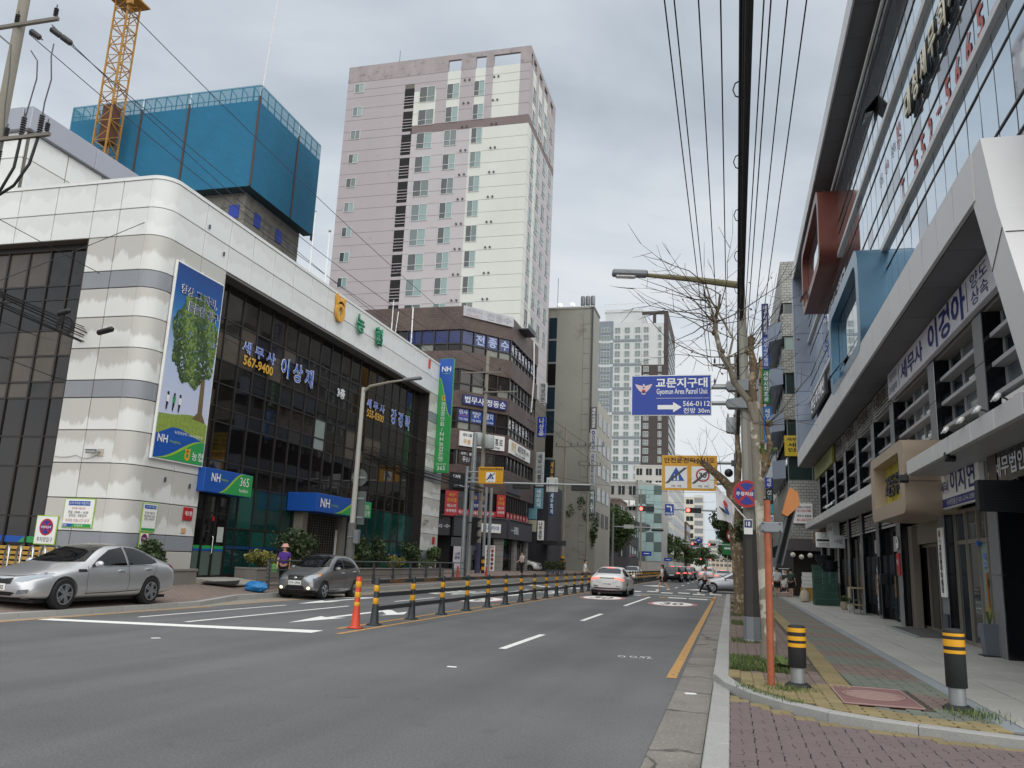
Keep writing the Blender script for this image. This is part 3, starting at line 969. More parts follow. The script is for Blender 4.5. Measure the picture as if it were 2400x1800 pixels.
s2=thing('bank_entrance_sign','wide blue box sign with green wave above the lattice shutter','sign',(-17.2,34.8,3.6))
wave_sign(s2,-17.2,31.98,37.6,3.25,4.05,1.42)
wt('NH',s2,(-17.19,32.75,3.66),'+x',0.85,0.38,WHITE,bold=0.015)
wt('NongHyup',s2,(-17.19,33.7,3.6),'+x',0.7,0.14,NHLIME)
wt('농협중앙회 /\nNH농협은행',s2,(-17.18,36.8,3.62),'+x',1.2,0.55,WHITE)
def emblem(parent,c,s,m_,face='+x',d=0.08,name='emblem'):
 """ring with three leaf points on top (bank mark), local u to the right, v up"""
 mb=MB();n=28
 def Q(u,v,k):return(c[0]+k,c[1]+u*s,c[2]+v*s)if face=='+x' else(c[0]+u*s,c[1]-k,c[2]+v*s)
 for i in range(n):
  a0,a1=2*math.pi*i/n,2*math.pi*(i+1)/n
  def ri(a,r):return(r*0.86*math.cos(a),r*math.sin(a)-0.12)
  o0,o1,i0,i1=ri(a0,0.40),ri(a1,0.40),ri(a0,0.20),ri(a1,0.20)
  v=[Q(*p,k)for k in(0,d)for p in(o0,o1,i1,i0)]
  mb.add(v,[(0,3,2,1),(4,5,6,7),(0,1,5,4),(1,2,6,5),(2,3,7,6),(3,0,4,7)])
 for pl in([(-0.30,0.12),(-0.34,0.52),(-0.12,0.40),(0.0,0.2)],[(-0.10,0.22),(0.0,0.46),(0.1,0.22)],[(0.0,0.2),(0.12,0.40),(0.34,0.52),(0.30,0.12)]):
  v=[Q(*p,k)for k in(0,d)for p in pl];k_=len(pl)
  mb.add(v,[tuple(range(k_))[::-1],tuple(range(k_,2*k_))]+[(i,(i+1)%k_,k_+(i+1)%k_,k_+i)for i in range(k_)])
 return B(name,mb,m_,parent)
em=thing('bank_mark','gold ring and leaf mark standing proud of the white parapet','emblem',(-17.96,33.8,12.9))
emblem(em,(-17.96,33.85,12.95),1.25,GOLD,d=0.12)
for ch,y in(('농',36.1),('협',38.35)):
 t=thing('parapet_letter','green raised syllable %s on the white bank parapet'%('nong beside the gold mark' if ch=='농' else 'hyup right of the other green one'),'letter sign',(-17.96,y,12.85),0,'green raised letters on the bank parapet')
 wt(ch,t,(-17.9,y,12.85),'+x',0.85,0.95,mat('letter_green',P('1f8a63'),0.4),bold=0.03,ext=0.06)
LET=mat('letter_blue_white',P('4a6fd0'),0.5);LETW=mat('letter_white',P('e4e7ec'),0.5)
def haloed(s,parent,loc,face,w,h,hal=LETW,core=LET,off=0.006,bold=0.04):
 wt(s,parent,loc,face,w*1.02,h*1.03,hal,'lettering_outline',bold=bold,ext=0)
 d=Vector((off,0,0))if face=='+x' else(Vector((-off,0,0))if face=='-x' else Vector((0,-off,0)))
 wt(s,parent,Vector(loc)+d,face,w*0.98,h*0.96,core,bold=0.012,ext=0)
for a,y0,y1,b_,y2,y3,tel in(('세 무 사',27.35,29.75,'이 상 재',30.3,33.1,'567-9400'),('세 무 사',39.0,41.3,'강 경 탁',42.3,45.1,'555-0300')):
 t=thing('window_lettering','blue white edged name lettering with gold number %s on the dark bank glass'%tel,'lettering',(-18.57,y0,9))
 haloed(a,t,(-18.57,(y0+y1)/2,9.42),'+x',y1-y0,0.48)
 haloed(b_,t,(-18.57,(y2+y3)/2,9.3),'+x',y3-y2,0.85)
 wt(tel,t,(-18.57,(y0+y1)/2+0.05,8.9),'+x',2.2,0.42,GOLDTXT,'phone_number',bold=0.03,ext=0)
t=thing('floor_lettering','white third floor lettering in the middle of the dark bank glass','lettering',(-18.57,36,9))
wt('3층',t,(-18.57,36.0,9.28),'+x',0.85,0.52,LETW,bold=0.04,ext=0)
bn=thing('tree_banner','tall printed banner of a green tree over three running children','banner',(-17.9,23.4,7.6))
mb=MB();mb.cbox(-17.97,-17.88,22.1,24.78,4.28,11.0,0.01);B('board',mb,WHITE,bn)
def grad_mat():
 m=mat('banner_sky_print',P('3f78b8'),0.45)
 t_=m.node_tree;b=t_.nodes['Principled BSDF'];tcn=t_.nodes.new('ShaderNodeTexCoord');sp=t_.nodes.new('ShaderNodeSeparateXYZ');r_=t_.nodes.new('ShaderNodeValToRGB')
 t_.links.new(tcn.outputs['Generated'],sp.inputs[0]);t_.links.new(sp.outputs[2],r_.inputs[0]);t_.links.new(r_.outputs[0],b.inputs['Base Color'])
 r_.color_ramp.elements[0].color=(*P('c9cfe6'),1);r_.color_ramp.elements[1].color=(*P('0e3f86'),1);r_.color_ramp.elements[0].position=0.2
 for p,c in((0.45,'b4c6e4'),(0.72,'2f78b4'),(0.85,'14539a')):
  e_=r_.color_ramp.elements.new(p);e_.color=(*P(c),1)
 return m
mb=MB();mb.poly([(-17.876,22.15,5.2),(-17.876,24.73,5.2),(-17.876,24.73,10.95),(-17.876,22.15,10.95)]);B('sky_print',mb,grad_mat(),bn)
mb=MB();mb.poly([(-17.872,22.15,5.1),(-17.872,24.73,5.1),(-17.872,24.73,5.75),(-17.872,24.2,5.98),(-17.872,23.6,5.95),(-17.872,22.8,5.82),(-17.872,22.15,5.78)])
B('meadow_print',mb,mat('meadow_print',P('8a9f45'),0.5,nz=(9,0.3)),bn)
mb=MB();mb.poly([(-17.868,23.85,5.85),(-17.868,24.6,5.8),(-17.868,24.38,6.1),(-17.868,24.32,7.3),(-17.868,24.1,7.3),(-17.868,24.12,6.1)])
B('trunk_print',mb,mat('trunk_print',P('6d5b3b'),0.5,nz=(5,0.3,0.2)),bn)
mb=MB();gg=random.Random(5)
for i in range(2600):
 a=gg.uniform(0,6.28);r_=math.sqrt(gg.random())
 u=23.55+r_*math.cos(a)*1.22*(1+0.08*math.sin(a*7));v=8.55+r_*math.sin(a)*1.62*(1+0.06*math.sin(a*9+1))
 if v<7.25 and abs(u-23.6)>0.85-(7.25-v):continue
 u=min(24.68,max(22.2,u));s_=gg.uniform(0.03,0.075);q=gg.uniform(0,6.28)
 lum=0.5+0.35*math.sin(u*5+1.3*v)+gg.gauss(0,0.3)+(v-8.5)*0.15
 mb.k=0 if lum<0.25 else(1 if lum<0.75 else 2)
 x=-17.866+0.00002*i*0.05
 mb.add([(x,u+s_*math.cos(q+k),v+s_*math.sin(q+k))for k in(0,1.4,3.0,4.6)],[(0,1,2,3)])
B('crown_print',mb,[mat('crown_print_dark',P('2c4219'),0.5),mat('crown_print_mid',P('48622a'),0.5),mat('crown_print_light',P('768d42'),0.5)],bn)
for k,(y,col)in enumerate(((22.5,WHITE),(22.82,NHGREEN),(23.12,WHITE))):
 mb=MB();x=-17.862
 mb.k=0;mb.poly([(x,y-0.06,6.2),(x,y+0.06,6.2),(x,y+0.08,6.42),(x,y-0.08,6.42)])
 mb.k=1;mb.poly([(x,y-0.05,5.95),(x,y+0.0,5.92),(x,y+0.05,6.2),(x,y-0.06,6.2)]);mb.poly([(x,y-0.045,6.43),(x,y+0.045,6.43),(x,y+0.045,6.54),(x,y-0.045,6.54)])
 B('child_print',mb,[col,INK],bn)
haloed('항상 그 자리,',bn,(-17.858,23.45,10.1),'+x',2.0,0.36,LETW,NAVY)
haloed('든든한 친구',bn,(-17.858,23.75,9.62),'+x',1.7,0.36,LETW,NAVY)
wt('농협중앙회 / NH농협은행',bn,(-17.858,23.8,5.27),'+x',1.5,0.1,WHITE,ext=0)
mb=MB();mb.poly([(-17.87,22.15,4.33),(-17.87,24.73,4.33),(-17.87,24.73,5.1),(-17.87,23.3,5.42),(-17.87,22.9,5.4),(-17.87,22.15,5.1)]);B('blue_print',mb,NHBLUE,bn)
mb=MB();cv=[(22.3+2.4*i/12,4.35+0.78*(0.5-0.5*math.cos(math.pi*i/12)))for i in range(13)]
for(a,b_),(c,d_)in zip(cv,cv[1:]):mb.add([(-17.866,a,4.33),(-17.866,c,4.33),(-17.866,c,d_),(-17.866,a,b_)],[(0,1,2,3)])
B('green_print',mb,NHGREEN,bn)
mb=MB()
for i in range(12):
 (a,b_),(c,d_)=cv[i],cv[i+1];k0=0.05*math.sin(math.pi*i/12);k1=0.05*math.sin(math.pi*(i+1)/12)
 mb.add([(-17.863,a,b_-k0),(-17.863,c,d_-k1),(-17.863,c,d_+k1),(-17.863,a,b_+k0)],[(0,1,2,3)])
B('lime_print',mb,NHLIME,bn)
wt('NH',bn,(-17.858,22.5,4.98),'+x',0.5,0.26,WHITE,bold=0.015,ext=0);wt('NongHyup',bn,(-17.858,23.15,4.93),'+x',0.55,0.12,NHLIME,ext=0)
emblem(bn,(-17.862,23.85,4.62),0.42,GOLD,d=0.004);wt('농협',bn,(-17.858,24.4,4.6),'+x',0.6,0.3,WHITE,ext=0)
bl=thing('vertical_bank_sign','tall green and blue vertical sign at the right end of the bank','sign',(-17.5,48.16,10.4))
mb=MB();mb.cbox(-18.0,-17.07,48.16,48.42,6.7,14.1,0.015);B('sign_box',mb,NHGREEN,bl)
mb=MB()
cv=[(-18.0+0.93*i/10,12.9-2.6*(0.5-0.5*math.cos(math.pi*i/10)))for i in range(11)]
for(a,b_),(c,d_)in zip(cv,cv[1:]):mb.add([(a,48.155,b_),(c,48.155,d_),(c,48.155,14.08),(a,48.155,14.08)],[(0,1,2,3)])
B('blue_wave',mb,NHBLUE,bl)
mb=MB()
for i in range(10):
 (a,b_),(c,d_)=cv[i],cv[i+1];k0=0.22*math.sin(math.pi*i/10);k1=0.22*math.sin(math.pi*(i+1)/10)
 mb.add([(a,48.152,b_-k0),(c,48.152,d_-k1),(c,48.152,d_),(a,48.152,b_)],[(0,1,2,3)])
B('lime_line',mb,NHLIME,bl)
wt('NH',bl,(-17.53,48.145,13.4),'-y',0.62,0.33,WHITE,bold=0.015);wt('NongHyup',bl,(-17.53,48.145,13.1),'-y',0.5,0.1,NHLIME)
emblem(bl,(-17.62,48.15,11.5),0.36,GOLD,'-y',0.006)
wt('\n'.join('농협중앙회/'),bl,(-17.6,48.145,10.3),'-y',0.3,1.95,WHITE);wt('\n'.join('NH농협은행'),bl,(-17.58,48.145,8.35),'-y',0.32,1.85,WHITE)
wt('구리시지부',bl,(-17.52,48.145,7.25),'-y',0.7,0.13,WHITE);wt('365',bl,(-17.5,48.145,7.0),'-y',0.55,0.27,WHITE)
def board(name,label,cat,x0,x1,z0,z1,face,plane,edge=NHLIME,base=WHITE):
 c=(plane,(x0+x1)/2,(z0+z1)/2)if face=='+x' else((x0+x1)/2,plane,(z0+z1)/2)
 t=thing(name,label,cat,c)
 mb=MB();mb2=MB()
 if face=='+x':mb.cbox(plane-0.03,plane,x0,x1,z0,z1,0.006);mb2.box(plane-0.01,plane+0.003,x0+0.03,x1-0.03,z0+0.03,z1-0.03)
 else:mb.cbox(x0,x1,plane,plane+0.03,z0,z1,0.006);mb2.box(x0+0.03,x1-0.03,plane-0.003,plane+0.01,z0+0.03,z1-0.03)
 B('board',mb,edge,t);B('face',mb2,base,t)
 return t
def noparking(t,c,r,face,txt=True):
 """red ring, blue disc, red cross"""
 mb=MB();n=24
 def Q(u,v,k):return(c[0]+k,c[1]+u,c[2]+v)if face=='+x' else(c[0]+u,c[1]-k,c[2]+v)
 def disc(rr,k):mb.poly([Q(rr*math.cos(2*math.pi*i/n),rr*math.sin(2*math.pi*i/n),k)for i in range(n)])
 mb.k=0;disc(r,0.004);mb.k=1;disc(r*0.8,0.008);mb.k=0
 for sgn in(1,-1):
  w=r*0.1;q=r*0.58
  mb.poly([Q(-q-w*0.7,-sgn*q+sgn*w*0.7,0.011+0.001*sgn),Q(-q+w*0.7,-sgn*q-sgn*w*0.7,0.011+0.001*sgn),Q(q+w*0.7,sgn*q-sgn*w*0.7,0.011+0.001*sgn),Q(q-w*0.7,sgn*q+sgn*w*0.7,0.011+0.001*sgn)])
 B('disc',mb,[RED,mat('disc_blue',P('24358f'),0.4)],t)
 if txt:wt('주정차금지',t,Q(0,0,0.016),face,r*1.5,r*0.3,WHITE,bold=0.02,ext=0)
t=board('parking_board','green edged notice board of parking hours on the white bank pier','notice board',-20.15,-19.0,1.97,2.88,'-y',21.27)
mb=MB();mb.box(-19.98,-19.18,21.26,21.268,2.66,2.8);B('title_bar',mb,NHBLUE,t)
wt('고객 주차장 이용안내',t,(-19.58,21.255,2.73),'-y',0.74,0.09,WHITE,ext=0)
wt('주차장 이용시간',t,(-19.58,21.255,2.57),'-y',0.5,0.07,RED,ext=0)
wt('평일 : 09:00 ~ 16:00\n공휴일 : 사용금지',t,(-19.58,21.255,2.4),'-y',0.75,0.2,INK,ext=0)
wt('주차장 이용 고객 안내\n주차장 이용시간 안내',t,(-19.58,21.255,2.2),'-y',0.9,0.09,RED,ext=0)
mb=MB();mb.box(-20.1,-19.05,21.262,21.268,2.0,2.1);B('foot_bar',mb,NHBLUE,t)
mb=MB();mb.box(-19.75,-19.05,21.258,21.263,2.0,2.1);B('foot_bar',mb,NHGREEN,t)
wt('NH',t,(-20.0,21.255,2.05),'-y',0.12,0.07,WHITE,ext=0);wt('농협은행',t,(-19.5,21.255,2.05),'-y',0.3,0.07,WHITE,ext=0)
t=board('no_parking_board','white board with no parking disc beside the left bank windows','notice board',-21.1,-20.28,1.42,2.32,'-y',21.25)
noparking(t,(-20.68,21.247,1.96),0.26,'-y');wt('주차장입구',t,(-20.68,21.24,1.58),'-y',0.6,0.15,INK,ext=0)
t=board('parking_board','narrow green edged parking notice on the curve facing the street','notice board',22.15,22.85,1.95,2.86,'+x',-17.96)
mb=MB();mb.box(-17.96,-17.953,22.22,22.78,2.68,2.8);B('title_bar',mb,NHBLUE,t)
wt('고객 주차장 이용안내',t,(-17.948,22.5,2.74),'+x',0.5,0.07,WHITE,ext=0)
wt('주차장 이용시간\n평일 09:00~16:00\n공휴일 사용금지',t,(-17.948,22.5,2.45),'+x',0.5,0.28,INK,ext=0)
mb=MB();mb.box(-17.96,-17.953,22.19,22.81,1.99,2.07);B('foot_bar',mb,NHGREEN,t)
t=board('no_parking_board','small white no parking board below the narrow notice','notice board',22.17,22.58,1.42,1.93,'+x',-17.95)
noparking(t,(-17.947,22.375,1.74),0.15,'+x');wt('주차장입구',t,(-17.94,22.375,1.5),'+x',0.32,0.08,INK,ext=0)
t=board('security_sign','red security company sign left of the cash corner door','sign',24.18,24.68,2.42,2.86,'+x',-17.96,RED,RED)
wt('에스원',t,(-17.95,24.43,2.66),'+x',0.36,0.17,WHITE,bold=0.02,ext=0)
t=board('paper_note','small tan paper note under the red security sign','note',24.2,24.44,1.98,2.16,'+x',-17.975,mat('tan_paper',P('c9a77c'),0.7),mat('tan_paper',P('c9a77c'),0.7))
t=board('security_sign','red security sign low on the right end pier of the bank','sign',48.7,49.1,2.3,2.75,'+x',-17.96,RED,RED)
def cctv(label,c,rz,s=1.0):
 t=thing('security_camera',label,'camera',c,R(rz))
 MB().cbox(-0.1*s,0.1*s,-0.02,0.14*s,-0.12*s,0.12*s,0.01).build('junction_box',mat('cctv_box',P('b9b2a4'),0.5),t)
 MB().tube([(0,0,0),(0,-0.12*s,0),(-0.08*s,-0.16*s,0)],0.02*s,6).build('bracket',GREYMETAL,t)
 b_=MB();b_.lathe([(0.055*s,-0.18*s),(0.055*s,0.16*s),(0.04*s,0.17*s)],10,(-0.22*s,-0.16*s,0),'x');b_.build('camera_body',mat('cctv_white',P('a9aaa8'),0.4),t,40)
 b_=MB();b_.cbox(-0.42*s,-0.02*s,-0.23*s,-0.09*s,0.05*s,0.075*s,0.005);b_.build('sun_shield',GREYMETAL,t)
cctv('white bullet camera on the bank pier above the parking board',(-19.1,21.28,4.33),0)
cctv('white bullet camera low on the right end pier of the bank',(-17.98,47.2,3.6),90,1.2)
wire('camera_cable','slack grey cable running left from the bank pier camera',catenary((-20.85,21.26,4.2),(-20.0,21.26,4.24),0.05,6)+catenary((-20.0,21.26,4.24),(-19.15,21.26,4.28),0.12,8)[1:],0.012,mat('cable_pale',P('a7a299'),0.6))
for k,(x,y,z,lab)in enumerate(((-18.6,33.4,16.8,'nearest white flagpole on the bank roof by the lavender tower'),(-18.9,32.4,17.4,'slender white flagpole, left one of the pair on the bank roof'),(-18.6,41.5,15.9,'short thin rod on the bank roof right of the green letters'))):
 t=thing('flagpole',lab,'flagpole',(x,y,13.5))
 r_=0.055 if k==0 else 0.035
 MB().tube([(0,0,0),(0,0,z-13.5)],[r_,r_*0.7],8).build('pole',WHITE,t,40)
 MB().sphere((0,0,z-13.5),r_*1.4,8,6).build('finial',STEEL,t,60)
t=thing('paper_charm','small orange tag stuck near the right end of the bank parapet','tag',(-17.96,46.2,13.3))
mb=MB();mb.cbox(-17.99,-17.94,46.1,46.35,13.0,13.55,0.01);B('tag',mb,ORANGE,t)
PLM=mat('planter_stone',P('7d7872'),0.75,nz=(2,0.12),rand=0.06)
SOIL=mat('soil',P('3d342a'),0.95,nz=(10,0.2))
def planter(label,x0,x1,y0,y1,z0,z1,step):
 t=thing('planter',label,'planter',(x1,y0,z0))
 mb=MB();mb.box(x0,x1-0.06,y0+0.06,y1-0.06,z0,z1-0.06);B('soil',mb,SOIL,t)
 y=y0
 while y<y1-0.05:
  e_=min(y+step,y1)
  mb=MB();mb.cbox(x1-0.05,x1,y+0.006,e_-0.006,z0,z1-0.08,0.006);B('stone_facing',mb,PLM,t);y=e_
 for yy in(y0,y1-0.05):
  mb=MB();mb.cbox(x0,x1-0.055,yy,yy+0.05,z0,z1-0.08,0.006);B('stone_facing',mb,PLM,t)
 mb=MB();mb.cbox(x1-0.2,x1+0.03,y0-0.02,y1+0.02,z1-0.078,z1,0.01);mb.cbox(x0,x1-0.205,y0-0.02,y0+0.15,z1-0.078,z1,0.01);B('coping',mb,PLM,t)
planter('short stone planter holding the round conifer by the bank pier',-17.98,-17.1,21.3,24.1,0.25,0.84,1.2)
planter('long stone planter of shrubs along the bank windows',-17.98,-17.05,27.6,48.6,0.25,0.88,1.15)
LEAF={'dark':[mat('leaf_dark_a',P('2c3a20'),0.6),mat('leaf_dark_b',P('38492a'),0.6),mat('leaf_dark_c',P('4b5d34'),0.6)],'mid':[mat('leaf_mid_a',P('2f411f'),0.6),mat('leaf_mid_b',P('3f5428'),0.6),mat('leaf_mid_c',P('546a35'),0.6)],'yel':[mat('leaf_yel_a',P('4f5a2c'),0.6),mat('leaf_yel_b',P('7a7d3c'),0.6),mat('leaf_yel_c',P('9c9148'),0.6)]}
BARK=mat('bark_brown',P('5a4c3d'),0.9,nz=(6,0.25,0.3),bump=(25,0.6))
def bush(label,c,rx,ry,rz_,n,size,pal,seed,name='shrub',clumps=14):
 g=random.Random(seed);t=thing(name,label,'shrub',(c[0],c[1],c[2]))
 cl=[]
 for k in range(clumps):
  d=Vector((g.gauss(0,1),g.gauss(0,1),g.gauss(0,1)+0.3)).normalized()
  q=g.uniform(0.35,0.8)
  cl.append((Vector((d.x*rx*q,d.y*ry*q,rz_+d.z*rz_*q)),g.uniform(0.3,0.5)))
 b_=MB()
 def fn():
  o,s_=cl[g.randrange(len(cl))]
  d=Vector((g.gauss(0,1),g.gauss(0,1),g.gauss(0,1))).normalized()*(g.random()**0.5)*s_
  return(o.x+d.x*rx,o.y+d.y*ry,max(0.02,o.z+d.z*rz_))
 leafcloud(b_,n,fn,size,g,3)
 b_.build('foliage',LEAF[pal],t,recalc=False)
 b_=MB()
 for k in range(6):
  o,s_=cl[k];b_.tube([(g.uniform(-0.1,0.1),g.uniform(-0.1,0.1),0),(o.x*0.6,o.y*0.6,o.z*0.6),tuple(o)],[0.02,0.014,0.006],5)
 b_.build('stem',BARK,t)
 return t
bush('round spiky dark conifer in the short planter',(-17.5,22.1,0.8),0.5,0.62,0.45,1500,0.075,'dark',11,'conifer_shrub',22)
bush('large loose grey green shrub behind the parked hatchback',(-17.5,31.4,0.86),0.5,1.9,0.82,2400,0.075,'dark',12,clumps=26)
bush('low yellowing shrub nearest the cash corner door',(-17.4,28.5,0.84),0.45,1.3,0.38,1300,0.06,'yel',13)
bush('yellow green shrub right of the woman in purple',(-17.3,33.5,0.84),0.4,1.2,0.3,900,0.06,'yel',14)
bush('dark rounded shrub beside the pale lamp column',(-17.5,37.4,0.86),0.5,1.0,0.75,1300,0.08,'dark',15)
bush('tall dark shrub, second right of the pale lamp column',(-17.5,39.6,0.86),0.5,1.0,0.8,1300,0.08,'dark',16)
bush('low yellow tipped shrub under the dark bank windows',(-17.25,41.4,0.84),0.4,1.1,0.42,1000,0.06,'yel',17)
bush('upright dark shrub with pointed shoots before the end pier',(-17.5,44.2,0.86),0.5,1.3,0.8,1500,0.08,'dark',18)
bush('round glossy green shrub at the right end of the long planter',(-17.45,47.8,0.86),0.55,1.1,0.72,1600,0.08,'mid',19)
bush('low green groundcover shrub in front of the round glossy one',(-17.2,46.0,0.84),0.4,1.3,0.28,900,0.06,'mid',20)
bush('yellow green shrub left of the pale lamp column',(-17.3,35.6,0.84),0.4,0.9,0.35,800,0.06,'yel',23)
fn_=thing('street_railing','dark grey steel railing between pavement planter and the road','railing',(-15.7,26.2,0.15))
yy=[26.2+2.24*k for k in range(11)]
for y in yy:
 z=kz(y)
 mb=MB();mb.prism([(-15.78,z),(-15.62,z),(-15.66,z+0.6),(-15.70,z+1.08),(-15.80,z+1.08),(-15.76,z+0.6)],'xz',y-0.03,y+0.03);B('post',mb,DARKMETAL,fn_)
 mb=MB();mb.cbox(-15.86,-15.56,y-0.1,y+0.1,z+0.002,z+0.02,0.004);B('base_plate',mb,DARKMETAL,fn_)
 mb=MB()
 for k in range(6):mb.lathe([(0.018,0),(0.018,0.012)],6,(-15.72,y-0.04,z+0.25+k*0.14),'y')
 B('bolt',mb,STEEL,fn_)
for a,b_ in zip(yy,yy[1:]):
 for h,r_ in((1.05,0.035),(0.72,0.02),(0.45,0.02),(0.2,0.02)):
  mb=MB();mb.tube([(-15.71,a,kz(a)+h),(-15.71,b_,kz(b_)+h)],r_,6);B('rail',mb,DARKMETAL,fn_)
for k in range(7):
 x=-20.95+k*0.42
 t=thing('cycle_stand','polished steel hoop bicycle stand, %s of the row behind the silver sedan'%['leftmost','second','third','middle','fifth','sixth','rightmost'][k],'bicycle stand',(x,19.4,0.28),0,'hoop bicycle stands by the bank')
 pts=[(0,-0.3,0),(0,-0.3,0.8)]+[(0,-0.3*math.cos(a*math.pi/8),0.8+0.3*math.sin(a*math.pi/8))for a in range(1,8)]+[(0,0.3,0.8),(0,0.3,0)]
 b_=MB(Matrix.Rotation(R(55),4,'Z'));b_.tube(pts,0.032,8);b_.build('hoop',STAINLESS,t,50)
t=thing('slatted_bench_back','yellow slatted timber screen behind the steel cycle hoops','screen',(-21.5,20.6,0.28))
YW=mat('yellow_timber',P('b8923f'),0.6,nz=(4,0.15),rand=0.1)
for k in range(6):
 mb=MB();mb.cbox(-24,-19.5,20.58,20.62,0.5+k*0.15,0.6+k*0.15,0.008);B('slat',mb,YW,t)
for x in(-23.9,-22.4,-20.9,-19.6):
 mb=MB();mb.cbox(x,x+0.08,20.625,20.68,0.28,1.42,0.006);B('post',mb,DARKMETAL,t)
# ================================================================ buildings behind
LAV=mat('tower_lavender',P('aba4a7'),0.8,nz=(0.25,0.05,0.5),two=(1.1,P('9a9497'),0.62,0.8));LAVL=mat('tower_lavender_pale',P('b8b3b6'),0.8,nz=(0.25,0.05,0.5))
CREAM=mat('tower_cream',P('d0d3cc'),0.8,nz=(0.25,0.05,0.5));TBROWN=mat('tower_brown',P('7a6d6c'),0.8,nz=(0.4,0.06))
WFRAME=mat('window_frame_white',P('c9ccca'),0.5);WGLASS=mat('window_glass_grey',P('5d6d6c'),0.05,spec=0.7);WGLASSD=mat('window_glass_dark',P('33393b'),0.05,spec=0.7);WGLASST=mat('window_glass_teal',P('7d9694'),0.08,spec=0.7)
DARKHOLE=mat('dark_interior',P('17171a'),0.8)
tower=thing('apartment_tower','tall lavender and cream apartment tower with brown band and roof openings','apartment block',(-20.7,78,0))
mb=MB();mb.box(-42.88,-20.72,78.03,91.2,0,55.4);B('wall_core',mb,JOINT,tower)
def strip(x0,x1,z0,z1,m_,face='-y'):
 mb=MB();e_=0.018
 if face=='-y':mb.box(x0,x1,78.0,78.035,z0+e_,z1-e_)
 else:mb.box(-20.735,-20.7,x0,x1,z0+e_,z1-e_)
 B('wall_panel',mb,m_,tower)
fh=2.9
k=0;z=20.0
rows=[20.0]
while rows[-1]<48.2:rows.append(rows[-1]+1.45)
rows=[r_-(rows[-1]-48.25)for r_ in rows]
for z0,z1 in zip(rows,rows[1:]):
 strip(-42.9,-35.55,z0,z1,LAV);strip(-34.35,-27.4,z0,z1,LAVL);strip(-27.4,-20.7,z0,z1,CREAM)
 strip(78.035,79.3,z0,z1,CREAM,'x');strip(79.3,81.0,z0,z1,LAVL,'x');strip(81.0,82.2,z0,z1,CREAM,'x');strip(82.2,91.2,z0,z1,LAVL,'x')
strip(-42.9,-35.55,48.25,49.25,LAV);strip(-34.5,-20.7,48.25,49.25,TBROWN);strip(78.035,91.2,48.25,49.25,TBROWN,'x')
tr=[49.25,50.7,52.15,53.6,54.6,55.65]
for i,(z0,z1)in enumerate(zip(tr,tr[1:])):
 strip(-42.9,-35.55,z0,z1,LAV)
 if i<4:strip(-34.4,-31.7,z0,z1,CREAM if i<3 else LAV)
 else:strip(-35.55,-31.7,z0,z1,LAV)
 strip(-31.7,-30.4,z0,z1,LAV);strip(-30.4,-28.85,z0,z1,CREAM);strip(-28.85,-27.1,z0,z1,LAV);strip(-27.1,-25.9,z0,z1,CREAM);strip(-25.9,-25.0,z0,z1,LAV)
 strip(-25.0,-21.9,z0,z1,CREAM);strip(-21.9,-20.7,z0,z1,LAV)
 for a,b_,m_ in((78.035,79.4,LAV),(79.4,80.9,CREAM),(80.9,82.2,LAV),(82.2,83.8,CREAM),(83.8,85,LAV),(85,86.7,CREAM),(86.7,91.2,LAV)):strip(a,b_,z0,z1,m_,'x')
mb=MB()
xs=[(-42.9,-30.4),(-28.85,-27.1),(-25.9,-25.0),(-21.9,-20.7)]
for a,b_ in xs:mb.box(a,b_,78.0,78.3,55.67,57.1)
for a,b_ in((79.0,79.5),(80.9,82.3),(83.8,85.0),(86.7,88.3),(89.9,91.2)):mb.box(-21.0,-20.7,max(a,78.3),b_,55.67,57.1)
mb.box(-42.9,-20.7,78.0,78.3,57.1,57.75);mb.box(-21.0,-20.7,78.3,91.2,57.1,57.75)
mb.box(-42.9,-42.6,78.3,91.2,55.5,57.75)
B('roof_frame',mb,mat('tower_roof_stained',P('a09799'),0.85,nz=(1.2,0.14,0.3),two=(1.6,P('6f6868'),0.55,0.75)),tower)
TW={}
def win_mesh(key,w,h,low=0.33,cols=2,split=False):
 """white framed sliding window, two panes over two smaller ones, facing -y, origin top-left"""
 if key in TW:return TW[key]
 f=MB();t_=0.05
 f.box(0,w,-0.05,0.02,-h,-h+t_);f.box(0,w,-0.05,0.02,-t_,0);f.box(0,t_,-0.05,0.02,-h,0);f.box(w-t_,w,-0.05,0.02,-h,0)
 f.box(w/2-t_/2,w/2+t_/2,-0.05,0.02,-h,0)
 if low:f.box(0,w,-0.055,0.02,-h*(1-low)-t_/2,-h*(1-low)+t_/2)
 gl=[]
 n=cols
 for i in range(n):
  p=MB();p.box(t_,w/2,-0.015,0.01,-h+t_,-t_)if i==0 else p.box(w/2,w-t_,-0.015,0.01,-h+t_,-t_)
  gl.append(p)
 TW[key]=(f.mesh('window',WFRAME),[gl[0].mesh('pane',WGLASSD),gl[0].mesh('pane',WGLASS)],[gl[1].mesh('pane',WGLASST),gl[1].mesh('pane',WGLASS)])
 return TW[key]
def put_win(parent,key,w,h,loc,face='-y',low=0.33):
 f,a,b_=win_mesh(key,w,h,low)
 o=link('window',f,parent,loc=Vector(loc)-off_of(parent))
 if face=='+x':o.rotation_euler=(0,0,R(90))
 elif face=='-x':o.rotation_euler=(0,0,R(-90))
 link('pane',a[rnd.random()<0.4],o);link('pane',b_[rnd.random()<0.3],o)
 return o
lou=MB();lou.box(0,1.15,-0.03,0.0,-2.5,0)
loum=lou.mesh('louvre_recess',DARKHOLE)
lb=MB()
for i in range(4):lb.bar((0,-0.06,-1.05-i*0.36),(1.15,-0.06,-1.05-i*0.36),0.07)
lbm=lb.mesh('louvre_bar',LAV)
